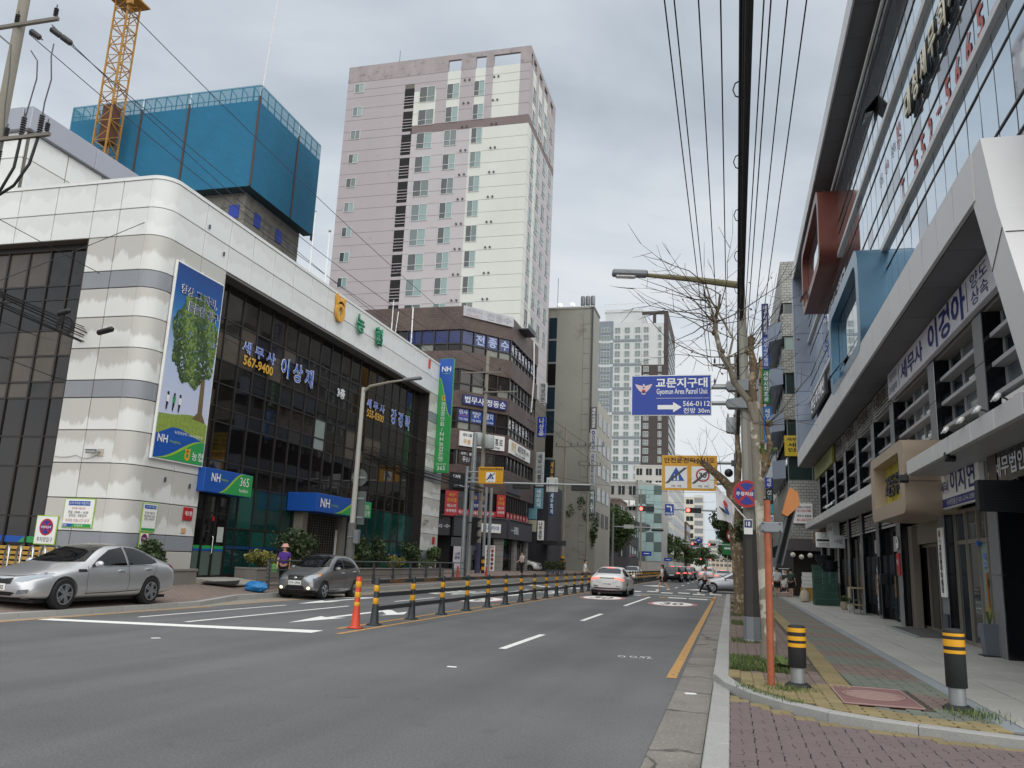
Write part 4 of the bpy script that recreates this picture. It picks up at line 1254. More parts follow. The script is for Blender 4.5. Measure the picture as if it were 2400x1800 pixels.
for k in range(11):
 z=54.03-fh*k
 if k<10:
  put_win(tower,'A',1.9,1.95,(-33.7,77.985,z));put_win(tower,'B',1.5,1.9,(-30.4,77.985,z));put_win(tower,'C',1.28,1.88,(-27.2,77.985,z))
  put_win(tower,'S',1.2,1.15,(-41.95,77.985,55.4-3.0*k),low=0)
  for j,(y,w)in enumerate(((79.45,1.4),(82.3,1.5),(85.1,1.6),(88.2,1.5))):
   put_win(tower,'R%d'%j,w,1.85,(-20.685,y,53.65-fh*k),'+x')
 strip(-35.54,-34.36,z-2.9,z-2.5,LAV)
 o=link('louvre_recess',loum,tower,loc=Vector((-35.52,78.01,z))-off_of(tower))
 link('louvre_bar',lbm,o,kind='stuff')
vm=MB();vm.lathe([(0.12,0),(0.1,0.14)],8,(0,0,0),'y')
vmesh=vm.mesh('vent_cowl',DARKMETAL)
for k in range(10):
 for x in(-24.85,-24.35,-28.3,-27.75):
  o=link('vent_cowl',vmesh,tower,loc=Vector((x,77.86,54.3-fh*k))-off_of(tower))
mb=MB()
for x,h in((-37,2.2),(-34.5,0.7)):mb.tube([(x,79,57.7),(x,79,57.7+h)],0.03,5)
B('roof_antenna',mb,DARKMETAL,tower,kind='stuff')
BT=wall_tile('brown_wall_tile',P('6a5750'),P('5a4a45'),P('433a36'),0.24,0.16,0.55)
brk=thing('tiled_office_building','brown tiled office building with chamfered corner and blue window lettering','office building',(-17.8,65,0))
FP=[(-34,61.0),(-21.06,61.0),(-17.8,65.0),(-17.8,74.6),(-34,74.6)]
def inset(fp,d):
 out_=[]
 n=len(fp)
 for i in range(n):
  p0,p1,p2=Vector(fp[i-1]),Vector(fp[i]),Vector(fp[(i+1)%n])
  d0=(p1-p0).normalized();d1=(p2-p1).normalized()
  n0=Vector((-d0.y,d0.x));n1=Vector((-d1.y,d1.x))
  b_=(n0+n1).normalized();out_.append(tuple(p1+b_*d/max(0.3,b_.dot(n0))))
 return out_
mb=MB();mb.prism(inset(FP,0.3),'xy',0,21.2);B('wall_core',mb,DARKHOLE,brk)
BANDS=[(19.92,21.9),(16.6,18.12),(13.4,14.8),(9.98,11.68),(6.75,8.78)]
for z0,z1 in BANDS:
 mb=MB();mb.prism(FP,'xy',z0,z1);B('brick_band',mb,BT,brk)
mb=MB();mb.prism(inset(FP,0.25),'xy',21.9,21.95);B('roof',mb,CONC,brk)
CHD=Vector((3.26,3.9,0)).normalized()
def on_face(face,u,z,off=0.0):
 if face=='L':return Vector((-21.06-u,61.0-off,z))
 if face=='C':return Vector((-21.06,61.0,z))+CHD*u+Vector((CHD.y,-CHD.x,0))*off
 return Vector((-17.8+off,65.0+u,z))
ANG={'L':0.0,'C':math.degrees(math.atan2(3.9,3.26)),'R':90.0}
def face_box(mb,face,u0,u1,z0,z1,o0,o1):
 if face=='L':u0,u1=u1,u0
 p=[on_face(face,u,z,o)for o in(o0,o1)for u in(u0,u1)for z in(z0,z1)]
 mb.add(p,[(0,1,3,2),(4,6,7,5),(0,4,5,1),(2,3,7,6),(0,2,6,4),(1,5,7,3)])
BLUEF=mat('blue_film_glass',P('1f2e66'),0.12,spec=0.6,nz=(1.5,0.12));BROWNG=mat('brown_old_glass',P('2a2522'),0.08,spec=0.6,nz=(1,0.3));PALEG=mat('pale_pane',P('85877f'),0.15,spec=0.5)
US={'L':[0.05+1.19*k for k in range(10)],'C':[0.05,1.3,2.55,3.8,5.03],'R':[0.05+1.2*k for k in range(8)]+[9.5]}
WB=[(18.12,19.92,0.62),(14.8,16.6,0.62),(11.68,13.4,0.62),(8.78,9.98,0.0)]
for wi,(z0,z1,sill)in enumerate(WB):
 for face,us in US.items():
  mb=MB()
  for u in us:face_box(mb,face,u-0.05,u+0.05,z0,z1,-0.26,-0.08)
  if sill:face_box(mb,face,us[0],us[-1],z0+sill-0.05,z0+sill+0.05,-0.26,-0.1)
  B('window_frame',mb,DARKFRAME,brk)
  for i,(a,b_)in enumerate(zip(us,us[1:])):
   for q in((z0,z0+sill),(z0+sill,z1)):
    if q[1]-q[0]<0.1:continue
    low=sill and q[0]==z0
    m_=BROWNG
    if wi==0 and not low and(face!='L' or i<4):m_=BLUEF
    if low and rnd.random()<0.35:m_=PALEG
    if wi==2 and not low and face=='C' and i<3:m_=mat('blue_film_bright',P('24489c'),0.25)
    mb=MB();face_box(mb,face,a+0.06,b_-0.06,q[0]+0.03,q[1]-0.03,-0.24,-0.2);B('pane',mb,m_,brk)
for i,ch in enumerate('전종수'):wt(ch,brk,on_face('C',0.68+1.25*(i+1),19.35,-0.18),ANG['C'],0.85,0.85,mat('letter_pale_blue',P('a9b6dc'),0.5),bold=0.03,ext=0)
for i,ch in enumerate('세무회계사무소'):wt(ch,brk,on_face('R',0.7+1.2*i,19.3,-0.17),90,0.8,0.85,LETW,bold=0.02,ext=0)
for i,ch in enumerate('법무사정동순'):wt(ch,brk,on_face('R',0.65+1.2*i,12.75,-0.17),90,0.85,0.9,LETW,bold=0.03,ext=0)
for i,(a,b_,c_)in enumerate((('민사','(소장·답변서)','T.555-9400'),('부동산\n등기','','555-9400'),('법인\n등기','','T.555-9400'))):
 u=0.68+1.25*i
 wt(a,brk,on_face('C',u,13.0 if not b_ else 13.1,-0.17),ANG['C'],0.8,0.5 if not b_ else 0.34,LETW,bold=0.02,ext=0)
 if b_:wt(b_,brk,on_face('C',u,12.78,-0.17),ANG['C'],0.9,0.16,ORANGE,ext=0)
 wt(c_,brk,on_face('C',u,12.52,-0.17),ANG['C'],0.9,0.18,LETW,ext=0)
FASC=mat('fascia_charcoal',P('45444a'),0.5,nz=(1,0.05));STONE=mat('stone_cladding',P('8d8a84'),0.8,nz=(1.5,0.12),rand=0.06)
for face,u0,u1 in(('L',0,6),('C',0.05,5.05),('R',0.03,8.0)):
 mb=MB();face_box(mb,face,u0,u1,3.2,4.72,0.05,0.4);B('shop_fascia',mb,FASC,brk)
 mb=MB();face_box(mb,face,u0,u1,4.74,4.8,0.0,0.5);B('fascia_cap',mb,mat('fascia_cap',P('6a6a6e'),0.5),brk)
for face,us in(('C',[0.1,1.35,2.6,3.85,5.0]),('R',[0.1+0.8*k for k in range(11)])):
 for a,b_ in zip(us,us[1:]):
  mb=MB();face_box(mb,face,a+0.05,b_-0.05,4.85,6.7,-0.2,-0.15);B('pane',mb,BROWNG,brk)
  mb=MB();face_box(mb,face,a-0.05,a+0.05,4.85,6.7,-0.2,-0.04);B('window_frame',mb,DARKFRAME,brk)
for face,u in(('L',1.2),('L',4.5),('C',4.1),('R',3.2),('R',7.2)):
 for j in range(6):
  mb=MB();face_box(mb,face,u,u+0.95,0.4+0.46*j+0.01,0.4+0.46*(j+1)-0.01,-0.2,0.05);B('column_stone',mb,STONE,brk)
for u in(0.2,1.5,2.8):
 mb=MB();face_box(mb,'C',u,u+1.1,0.5,3.1,-0.2,-0.16);B('shop_glass',mb,DGLASS,brk)
for u in(0.3,1.6,4.6,6.0):
 mb=MB();face_box(mb,'R',u,u+1.2,0.5,3.1,-0.2,-0.16);B('shop_glass',mb,DGLASS,brk)
wt('공잠길',brk,on_face('R',2.2,3.95,0.42),90,1.5,0.6,LETW,bold=0.03);wt('이자카야',brk,on_face('R',0.9,3.9,0.42),90,0.9,0.22,LETW);wt('전국 목수',brk,on_face('L',1.2,3.9,0.42),0,2.6,0.3,LETW)
mb=MB();mb.tube([(-17.74,72.4,21.8),(-17.6,72.3,18.0),(-17.72,72.2,15.0)],0.07,6);B('drain_pipe',mb,WHITE,brk)
mb=MB();mb.tube([(-25.5,60.95,21.9),(-25.4,60.8,19.0),(-25.6,60.9,17.2)],0.06,6);B('drain_pipe',mb,WHITE,brk)
mb=MB();mb.tube([(-26.8,60.95,21.6),(-27,60.85,18.4)],0.04,6);B('drain_pipe',mb,WHITE,brk)
mb=MB();mb.box(-17.78,-16.9,66.8,69.6,21.45,21.55);mb.box(-16.95,-16.9,66.8,69.6,21.55,21.9);B('roof_bracket',mb,DARKMETAL,brk)
def face_sign(label,face,u0,u1,z0,z1,mb_col,off=0.12,name='sign',rows_=(),cat='sign',th=0.14,group=None):
 c=on_face(face,(u0+u1)/2,(z0+z1)/2,off)
 t=thing(name,label,cat,c,0,group)
 mb=MB();face_box(mb,face,u0,u1,z0,z1,off-th,off);B('sign_box',mb,mb_col,t)
 for s,fu,fz,fw,fhh,m_ in rows_:
  u=u0+(u1-u0)*fu if face!='L' else u1-(u1-u0)*fu
  wt(s,t,on_face(face,u,z0+(z1-z0)*fz,off+0.012),ANG[face],(u1-u0)*fw,(z1-z0)*fhh,m_,bold=0.015,ext=0)
 return t
face_sign('faded grey rooftop sign on the brown tiled corner','C',0.0,5.05,21.05,21.92,mat('sign_faded',P('b5b5b8'),0.6,nz=(1,0.08)),rows_=(('세무사',0.2,0.65,0.32,0.45,mat('faded_letters',P('9a9aa4'),0.6)),('555-0811',0.2,0.2,0.3,0.25,mat('faded_red',P('b49a98'),0.6)),('전종수',0.7,0.5,0.5,0.7,mat('faded_letters',P('8e8e9c'),0.6))))
face_sign('navy sign with white lettering above the blue window posters','C',0.38,4.75,13.72,14.5,NAVY,rows_=(('법무사 정동순',0.5,0.5,0.92,0.72,LETW),))
face_sign('white sign with gold crescent on the chamfered brown corner','C',0.28,4.65,10.3,11.5,WHITE,rows_=(('세무그룹',0.16,0.75,0.2,0.22,INK),('우솔',0.16,0.32,0.16,0.35,GOLDTXT),('세무사 이홍로',0.66,0.55,0.6,0.5,INK),('T.552-1700',0.7,0.14,0.4,0.16,INK)))
face_sign('white and yellow accountant sign on the street side of the brown building','R',0.1,7.3,10.25,11.4,WHITE,rows_=(('정민',0.17,0.58,0.2,0.6,GOLDTXT),('세무회계',0.55,0.58,0.38,0.6,INK),('사무소',0.86,0.58,0.16,0.34,INK),('031-555-8880',0.5,0.14,0.5,0.16,GREYINK)))
face_sign('black cafe sign at the left of the brown corner','C',-0.4,1.6,6.9,8.1,BLACK,0.3,rows_=(('CAFE',0.25,0.75,0.34,0.2,LETW),('031-563-3945',0.5,0.15,0.7,0.13,LETW)),th=0.3)
face_sign('dark wide sign between the second floor window rows','R',0.0,4.6,7.0,8.1,FASC,rows_=(('세인재',0.5,0.45,0.4,0.4,GREYINK),))
face_sign('dark window poster of the accountant group under the crescent sign','C',0.4,3.9,8.85,9.95,mat('poster_brown',P('3a332e'),0.4),-0.1,rows_=(('세무그룹',0.2,0.8,0.3,0.2,LETW),('우솔',0.2,0.4,0.2,0.4,LETW),('이 홍 로',0.7,0.5,0.45,0.5,GREYINK)),th=0.05,name='poster',cat='poster')
WR=(('와인',0.5,0.82,0.5,0.16,GOLDTXT),('르씨엘',0.5,0.62,0.75,0.16,GOLDTXT),('위스키',0.5,0.4,0.7,0.13,LETW),('세계맥주',0.5,0.2,0.85,0.13,LETW))
REDB=mat('banner_red',P('b53a3c'),0.6,nz=(2,0.08))
face_sign('red whisky banner left of the cafe windows on the brown corner','C',-0.85,0.3,4.7,6.65,REDB,0.35,'banner',WR,'banner',0.05)
face_sign('red whisky banner right of the navy window poster','C',4.17,5.0,4.9,6.7,REDB,0.1,'banner',WR,'banner',0.05)
face_sign('long red banner of whisky and beer under the cafe windows','C',0.35,4.1,4.85,5.3,REDB,0.12,'banner',(('위스키 · 칵테일 · 세계맥주',0.5,0.5,0.9,0.6,LETW),),'banner',0.05)
face_sign('navy poster in the cafe window between the red banners','C',1.6,3.2,5.35,6.65,NAVY,0.02,'poster',(('유 정',0.5,0.7,0.7,0.3,GOLDTXT),('공인중개사',0.5,0.25,0.8,0.2,LETW)),'poster',0.05)
for k in range(7):face_sign('%s of the small red pennants below the street side cafe windows'%['nearest','second','third','fourth','fifth','sixth','farthest'][k],'R',0.1+k*1.1,0.85+k*1.1,4.85,5.35,REDB,0.1,'pennant',(('위스키맥주'[k%5],0.5,0.5,0.6,0.6,LETW),),'pennant',0.04,'red pennants under the cafe windows')
face_sign('white shop sign with blue letters hung below the charcoal fascia','C',2.5,4.4,3.6,4.3,WHITE,0.5,rows_=(('이자카야',0.5,0.5,0.8,0.5,NHBLUE),))
face_sign('white menu banner with brown print at the charcoal shop corner','C',0.2,0.9,0.6,2.4,mat('banner_pale',P('cfcbd2'),0.6),0.3,'banner',(('나주\n곰탕',0.5,0.6,0.7,0.3,NAVY),),'banner',0.05)
t=face_sign('white menu board with rows of round dish pictures','C',3.15,4.1,0.6,2.6,WHITE,0.25,'menu_board',(('나주곰탕',0.5,0.92,0.8,0.08,RED),),'menu board',0.06)
mb=MB()
for i in range(2):
 for j in range(5):
  c=on_face('C',3.42+i*0.42,0.85+j*0.33,0.262);mb.k=(i+j)%2
  mb.add([c+CHD*(0.15*math.cos(a*0.7854))+Vector((0,0,0.15*math.sin(a*0.7854)))for a in range(8)],[tuple(range(8))])
B('dish_print',mb,[mat('dish_brown',P('7a4a36'),0.5),mat('dish_red',P('9a3a34'),0.5)],t)
def blade(label,x0,x1,z0,z1,y,col,txt,tm,th=0.3,vertical=True,extra=(),name='vertical_sign',face='-y'):
 t=thing(name,label,'sign',((x0+x1)/2,y,(z0+z1)/2))
 mb=MB();mb.cbox(x0,x1,y,y+th,z0,z1,0.02);B('sign_box',mb,col,t)
 w=x1-x0;h=z1-z0
 if txt:
  s='\n'.join(txt)if vertical else txt
  wt(s,t,((x0+x1)/2,y-0.012,(z0+z1)/2),'-y',w*(0.6 if vertical else 0.85),h*(0.88 if vertical else 0.5),tm,bold=0.02,ext=0)
 for s,fz,fw,fhh,m_ in extra:wt(s,t,((x0+x1)/2,y-0.014,z0+h*fz),'-y',w*fw,h*fhh,m_,bold=0.015,ext=0)
 return t
PALEBLUE=mat('sign_pale_blue',P('6f9fae'),0.4);WGREY=mat('sign_white_grey',P('b9bbbb'),0.4)
blade('pale vertical sign with ink brush letters, highest beside the brown building',-17.88,-17.16,16.6,18.65,76,WGREY,'떡궁산면',INK)
blade('blue vertical sign reading Na Sang Un beside the brown building',-17.97,-17.15,13.3,15.25,76,BLUE,'나상운',LETW,extra=(('세무회계',0.12,0.8,0.08,LETW),))
blade('grey vertical sign of tax accountant Lee Hong Ro',-17.98,-17.2,8.5,11.8,76,WGREY,'세무사이홍로',INK)
blade('pale blue vertical tax office sign under the grey one',-18.0,-17.2,6.4,8.35,76,PALEBLUE,'세무회계',LETW)
blade('dark blue narrow vertical sign behind the grey accountant sign',-17.0,-16.45,5.9,8.2,78,mat('sign_deep_blue',P('27456b'),0.4),'세무회계',LETW)
blade('black vertical sign with yellow letters behind the grey accountant sign',-17.05,-16.55,8.4,11.3,78,BLACK,'세무법인',GOLDTXT)
blade('white vertical restaurant sign with black beef soup letters',-17.5,-16.93,3.45,5.25,75.6,WHITE,'나주곰탕',INK)
blade('pale teal square light box at the end of the brown building',-18.45,-17.6,5.35,6.35,75.4,PALEBLUE,'',INK,name='light_box')
blade('cream square light box under the teal one',-18.5,-17.6,4.2,5.28,75.4,mat('sign_cream',P('b5b39a'),0.4),'',INK,name='light_box')
t=thing('shop_awning','black awning of the soup shop behind the man with a phone','awning',(-16.6,77,3))
mb=MB();mb.prism([(75.9,3.1),(75.9,3.45),(76.4,3.5),(80,3.6),(80,3.1)],'yz',-17.6,-15.6);B('canopy',mb,BLACK,t)
mb=MB();mb.box(-23,-17.3,79.2,86,0.3,9.0);tag(mb.build('low_shop',FASC),'dark low shop behind the blade signs beyond the brown building','shop')
CW=mat('bare_concrete_wall',P('93928a'),0.9,nz=(0.35,0.08),two=(0.5,P('827f77'),0.6,0.72),bump=(6,0.15))
cb=thing('concrete_building','bare grey concrete building with one tall dark glass strip','office building',(-15.8,94.9,0))
mb=MB();mb.box(-23.5,-15.8,94.9,99.2,0,32.2);B('wall',mb,CW,cb)
mb=MB();mb.box(-23.5,-15.85,99.2,112,0,21.5);B('lower_wing',mb,mat('wing_tile',P('aaa69b'),0.7,nz=(0.5,0.08)),cb)
mb=MB();mb.box(-23.6,-15.7,94.8,99.3,32.2,32.45);B('parapet',mb,CW,cb)
DB=mat('blue_black_glass',P('1f2d38'),0.05,spec=0.7)
for k in range(9):
 mb=MB();mb.box(-21.38,-20.38,94.86,94.92,4.6+k*2.95+0.25,4.6+(k+1)*2.95-0.02);B('pane',mb,DB if k%3 else DGLASS,cb)
 mb=MB();mb.box(-21.4,-20.36,94.84,94.93,4.6+k*2.95,4.6+k*2.95+0.22);B('transom',mb,GREYMETAL,cb)
mb=MB()
for k in range(16):mb.cbox(-17.05,-16.2,94.85,94.9,2+k*1.88,3.85+k*1.88,0.03)
B('duct_cover',mb,CW,cb,kind='stuff')
mb=MB();mb.tube([(-16.0,94.8,2),(-16.0,94.8,32.4)],0.07,6);mb.tube([(-15.9,94.8,8),(-15.9,94.8,32.4)],0.04,6);B('conduit',mb,DARKMETAL,cb,kind='stuff')
for k in range(5):
 for j in range(3):
  mb=MB();mb.box(-15.86,-15.8,100.2+j*3.8,102.6+j*3.8,6+k*3.1,7.7+k*3.1);B('window',mb,WGLASSD,cb)
for k in range(3):
 t=thing('water_tank','grey rooftop water tank, %s of three on the bare concrete building'%['left','middle','right'][k],'water tank',(-17.4+k*0.62,96,32.45),0,'rooftop tanks')
 MB().lathe([(0.27,0.55),(0.29,0.6),(0.29,1.6),(0.24,1.7)],12).build('tank',GREYMETAL,t,40)
 for sx in(-0.2,0.2):MB().tube([(sx,0,0),(sx,0,0.55)],0.03,5).build('leg',DARKMETAL,t)
for k,x in enumerate((-22.3,-20.2,-18.6)):
 t=thing('satellite_dish','white satellite dish on the concrete roof, %s'%['leftmost by the tower','beside the tall aerial','left of the water tanks'][k],'satellite dish',(x,95.3,32.45))
 b_=MB();b_.lathe([(0.02,0.0),(0.2,0.04),(0.36,0.14)],12);b_.M=None
 o=b_.build('dish',WHITE,t,60);o.rotation_euler=(R(60),0,0.5);o.location=(0,0,0.4)
 MB().tube([(0,0,0),(0,0,0.4)],0.03,5).build('mast',DARKMETAL,t)
tag(MB().tube([(-20.5,95.3,32.4),(-20.5,95.3,36.5)],0.03,5).build('aerial',DARKMETAL),'thin tall aerial on the bare concrete roof','antenna')
blade('brown vertical sign of tax accountant Kim Seong Ho',-15.84,-15.12,17.1,19.75,94.4,mat('sign_taupe',P('56504f'),0.4),'세무사김성호',LETW)
blade('white vertical sign with green mark below the brown one',-15.84,-15.12,14.4,17.05,94.4,WGREY,'◎건축사',NAVY)
blade('white vertical sign with blue law office letters',-15.86,-15.2,10.4,14.3,94.4,WGREY,'국민법무사지',NAVY)
blade('grey green vertical restaurant sign, lowest on the concrete corner',-15.8,-15.15,7.1,9.95,94.4,mat('sign_grey_green',P('5c716f'),0.4),'피쉬',LETW)
apt=thing('apartment_slab','far white grey and dark brown apartment slab with hundreds of windows','apartment block',(-20.2,280,0))
AW=mat('slab_white',P('c3c6c6'),0.8,nz=(0.1,0.04));AB=mat('slab_blue_grey',P('7d868e'),0.8);ABR=mat('slab_brown',P('473f3f'),0.8)
mb=MB();mb.box(-46,-39.55,280,318,0,86.8);B('blue_grey_wing',mb,AB,apt)
mb=MB();mb.box(-39.5,-29.4,280.05,318,0,86.3);B('white_wing',mb,AW,apt)
mb=MB();mb.box(-43,-29.4,284,312,86.3,92.3);mb.box(-43.3,-29.2,283.8,312,91.2,91.6);B('roof_block',mb,AW,apt)
mb=MB();mb.box(-29.35,-20.2,280,318,0,70.4);B('brown_wing',mb,ABR,apt)
mb=MB();mb.box(-29.35,-21.65,280.02,318,70.4,85.6);B('white_upper_wing',mb,AW,apt)
mb=MB();mb.box(-21.6,-20.2,280,318,70.4,90.0);mb.box(-29.35,-21.6,280,281,89,90);mb.box(-25.5,-24.4,280,281,85.6,89);B('brown_frame',mb,ABR,apt)
for z in(79.4,70.6,61.9,53.2,44.5,35.8,27.1):
 mb=MB();mb.box(-46,-39.5,279.9,280,z-0.7,z+0.2);B('white_band',mb,AW,apt)
 mb=MB();mb.box(-39.5,-29.4,279.92,280.05,z-0.5,z+0.5);B('grey_band',mb,AB,apt)
AWIN={}
def far_win(w,h,cols):
 if(w,h,cols)in AWIN:return AWIN[(w,h,cols)]
 f=MB();f.k=0
 f.box(0,w,-0.12,0.0,-h,0);f.k=1
 for i in range(cols):
  a=0.1+i*(w-0.1)/cols;b_=(i+1)*(w-0.1)/cols
  f.box(a,b_,-0.15,-0.1,-h*0.62+0.0,-0.1);f.box(a,b_,-0.15,-0.1,-h+0.1,-h*0.62-0.1)
 AWIN[(w,h,cols)]=f.mesh('window',[WFRAME,WGLASS])
 return AWIN[(w,h,cols)]
for k in range(24):
 z=84.3-2.895*k
 for x,w,c_ in((-43.9,3.3,3),(-38.9,1.95,2),(-35.45,1.9,2),(-31.7,1.9,2),(-28.7,1.85,2),(-23.6,1.2,2)):
  link('window',far_win(w,2.0,c_),apt,loc=Vector((x,279.93,z))-off_of(apt))
mb=MB()
for k in range(24):
 for j in range(9):mb.box(-20.2,-20.05,282+j*4,284.5+j*4,81.5-2.895*k,83.5-2.895*k)
B('side_windows',mb,WGLASS,apt,kind='stuff')
mb=MB()
for x in range(-43,-28,2):mb.box(x,x+0.08,280.5,280.6,92.3,93.3)
mb.box(-43,-29.2,280.5,280.6,93.2,93.3);B('roof_railing',mb,WFRAME,apt,kind='stuff')
NET=mat('blue_net',P('1d688a'),0.85,nz=(0.35,0.1),bump=(1.2,0.5,0.15))
NETT=mat('blue_net_sheer',P('3f86a2'),0.85)
def sheer(m):
 t_=m.node_tree;b=t_.nodes['Principled BSDF'];b.inputs['Alpha'].default_value=0.45
sheer(NETT)
cs=thing('construction_tower','unfinished concrete tower wrapped in blue safety netting at the top','building',(-52.2,74.7,0))
mb=MB();mb.box(-76,-53.6,76.2,88.4,0,52.3);B('concrete_core',mb,mat('raw_concrete',P('7c7a74'),0.9,nz=(0.4,0.1),two=(0.9,P('6a6964'),0.5,0.6)),cs)
mb=MB()
for k in range(12):mb.box(-76,-53.55,76.15,88.45,41.5-1.5*k,41.53-1.5*k)
B('formwork_line',mb,mat('formwork_line',P('5e5c58'),0.9),cs,kind='stuff')
for y0 in(78.2,83.0):
 mb=MB();mb.box(-53.62,-53.5,y0,y0+1.3,38.6,40.2);B('window_sheet',mb,mat('tarpaulin_blue',P('2540a0'),0.6),cs)
mb=MB();mb.box(-55.6,-54.3,76.1,76.22,38.7,40.3);B('window_sheet',mb,mat('tarpaulin_blue',P('2540a0'),0.6),cs)
NX=[-78.9,-68.4,-61.75,-52.2];NY=[74.7,83.6,89.4]
for a,b_ in zip(NX,NX[1:]):
 mb=MB();mb.box(a+0.1,b_-0.1,74.7,74.75,41.8,52.6);B('net_panel',mb,NET,cs)
 mb=MB();mb.box(a+0.1,b_-0.1,74.7,74.72,52.6,54.6);B('sheer_net',mb,NETT,cs)
for a,b_ in zip(NY,NY[1:]):
 mb=MB();mb.box(-52.25,-52.2,a+0.1,b_-0.1,41.7,52.4);B('net_panel',mb,NET,cs)
 mb=MB();mb.box(-52.22,-52.2,a+0.1,b_-0.1,52.4,54.6);B('sheer_net',mb,NETT,cs)
mb=MB();mb.box(-78.9,-78.85,74.7,89.4,41.8,54.6);B('net_panel',mb,NETT,cs)
mb=MB();mb.box(-78.8,-53.6,74.8,76.2,41.75,41.85);mb.box(-53.55,-52.3,74.8,89.3,41.75,41.85);mb.box(-52.1,-52.3,88.9,89.4,41,42);B('net_soffit',mb,mat('net_soffit',P('2b4650'),0.8),cs)
mb=MB()
for a in[-78.8+1.5*k for k in range(18)]:mb.bar((a,74.85,52),(a,74.85,54.55),0.09);mb.bar((a,75.9,52),(a,75.9,54.2),0.08);mb.bar((a,74.85,54.5),(a,75.9,54.2),0.07)
for z in(53.2,54.5):mb.bar((-78.8,74.85,z),(-52.3,74.85,z),0.07);mb.bar((-52.35,74.8,z),(-52.35,89.3,z),0.07)
for a in[75+1.5*k for k in range(10)]:mb.bar((-52.35,a,52),(-52.35,a,54.55),0.09);mb.bar((-53.3,a,52),(-53.3,a,54.2),0.08)
B('scaffold_rail',mb,mat('scaffold_blue_grey',P('3a5c6c'),0.6),cs,kind='stuff')
mb=MB()
for x in NX[1:]:mb.box(x-0.12,x+0.12,74.6,74.69,41.8,53.0)
for y in NY[1:2]:mb.box(-52.19,-52.1,y-0.12,y+0.12,41.8,52.8)
B('climbing_rail',mb,mat('rail_rust',P('4a3a36'),0.7),cs,kind='stuff')
tag(MB().tube([(-52.3,75,54),(-51.3,75,72),(-50.3,75,90)],[0.09,0.07,0.05],6).build('lightning_rod',mat('rod_white',P('d4d4d4'),0.5)),'very tall thin white rod rising from the corner of the blue netting','rod')
cr_=thing('tower_crane','yellow lattice tower crane mast in front of the blue netting','crane',(-70.6,72.2,0))
CY=mat('crane_yellow',P('a87a30'),0.6,nz=(1.5,0.2))
hw=0.95
for sx in(-hw,hw):
 for sy in(-hw,hw):
  MB().tube([(sx,sy,0),(sx,sy,75)],0.12,4).build('leg',CY,cr_)
for k in range(30):
 z=k*2.5;b_=MB()
 for(a,c)in(((-hw,-hw),(hw,-hw)),((hw,-hw),(hw,hw)),((hw,hw),(-hw,hw)),((-hw,hw),(-hw,-hw))):
  b_.bar((*a,z),(*c,z),0.09);b_.bar((*a,z),(*c,z+1.25),0.08);b_.bar((*c,z+1.25),(*a,z+2.5),0.08)
 b_.bar((-0.3,0.2,z),(-0.3,0.2,z+2.5),0.1);b_.bar((0.3,0.2,z),(0.3,0.2,z+2.5),0.1)
 for q in range(6):b_.bar((-0.3,0.2,z+q*0.42),(0.3,0.2,z+q*0.42),0.05)
 b_.build('lattice_section',CY,cr_,kind='stuff')
b_=MB();b_.box(-1.7,1.9,-1.6,1.6,66.3,66.5);b_.box(1.2,1.9,-1.6,-1.2,65,66.4);b_.build('platform',CY,cr_)
b_=MB();b_.box(-0.75,0.75,-0.5,0.75,47.5,52.3);b_.build('inner_lift',mat('collar_rust',P('5c3a2c'),0.7),cr_)
def simple_block(name,label,x0,x1,y0,y1,h,wall,rows_,cols,face='-y',win=WGLASSD,cat='building',ws=0.6,z0=2.0):
 t=thing(name,label,cat,(x0,y0,0))
 mb=MB();mb.box(x0,x1,y0,y1,0,h);B('wall',mb,wall,t)
 mb=MB();mb.box(x0-0.1,x1+0.1,y0-0.1,y1,h,h+0.35);B('parapet',mb,wall,t)
 fh_=(h-z0)/rows_;cw=(x1-x0)/cols
 for r_ in range(rows_):
  for c_ in range(cols):
   mb=MB();mb.k=0;xa=x0+cw*(c_+0.5-ws/2);xb=x0+cw*(c_+0.5+ws/2);za=z0+fh_*(r_+0.25);zb=z0+fh_*(r_+0.8)
   mb.box(xa,xb,y0-0.06,y0,za,zb);mb.k=1;mb.box((xa+xb)/2-0.05,(xa+xb)/2+0.05,y0-0.1,y0,za,zb)
   B('window',mb,[win,WFRAME],t)
 cw=4.0
 for r_ in range(rows_):
  for c_ in range(int((y1-y0)/cw)):
   mb=MB();mb.box(x1,x1+0.06,y0+0.8+cw*c_,y0+3.2+cw*c_,z0+fh_*(r_+0.25),z0+fh_*(r_+0.8));B('window',mb,win,t)
 return t
GB=mat('grey_block',P('a09f9b'),0.85,nz=(0.3,0.08));GB2=mat('pale_block',P('bcbab4'),0.85,nz=(0.3,0.06));BRB=mat('brown_block',P('6c5b54'),0.8,nz=(0.5,0.1));WHB=mat('white_block',P('cfcdc6'),0.8)
simple_block('shop_building','dark clad low shop with brown ribbed upper wall behind the round tree',-27,-17.5,148,165,9.5,mat('dark_block',P('3f3d40'),0.7),2,4,cat='shop')
simple_block('brown_rooftop_building','brown ribbed block rising behind the left street trees',-31,-21.5,166,178,14.2,BRB,3,4)
lowb=simple_block('grey_walkup_building','grey walk up building with air conditioner balconies in the distance',-30,-20.2,187,205,19.8,GB,5,4)
for k in range(4):
 mb=MB();mb.cbox(-23.8,-20.4,185.9,186.9,3.6+k*3.6,4.0+k*3.6,0.05);B('balcony_slab',mb,GB2,lowb)
 for j in range(2):
  mb=MB();mb.cbox(-23.4+j*1.5,-22.2+j*1.5,186.1,186.6,4.0+k*3.6,5.0+k*3.6,0.04);B('air_conditioner',mb,WHITE,lowb)
gs=thing('glass_stair_building','narrow pale glass fronted building with sloping top beyond the trees','building',(-20.1,186,0))
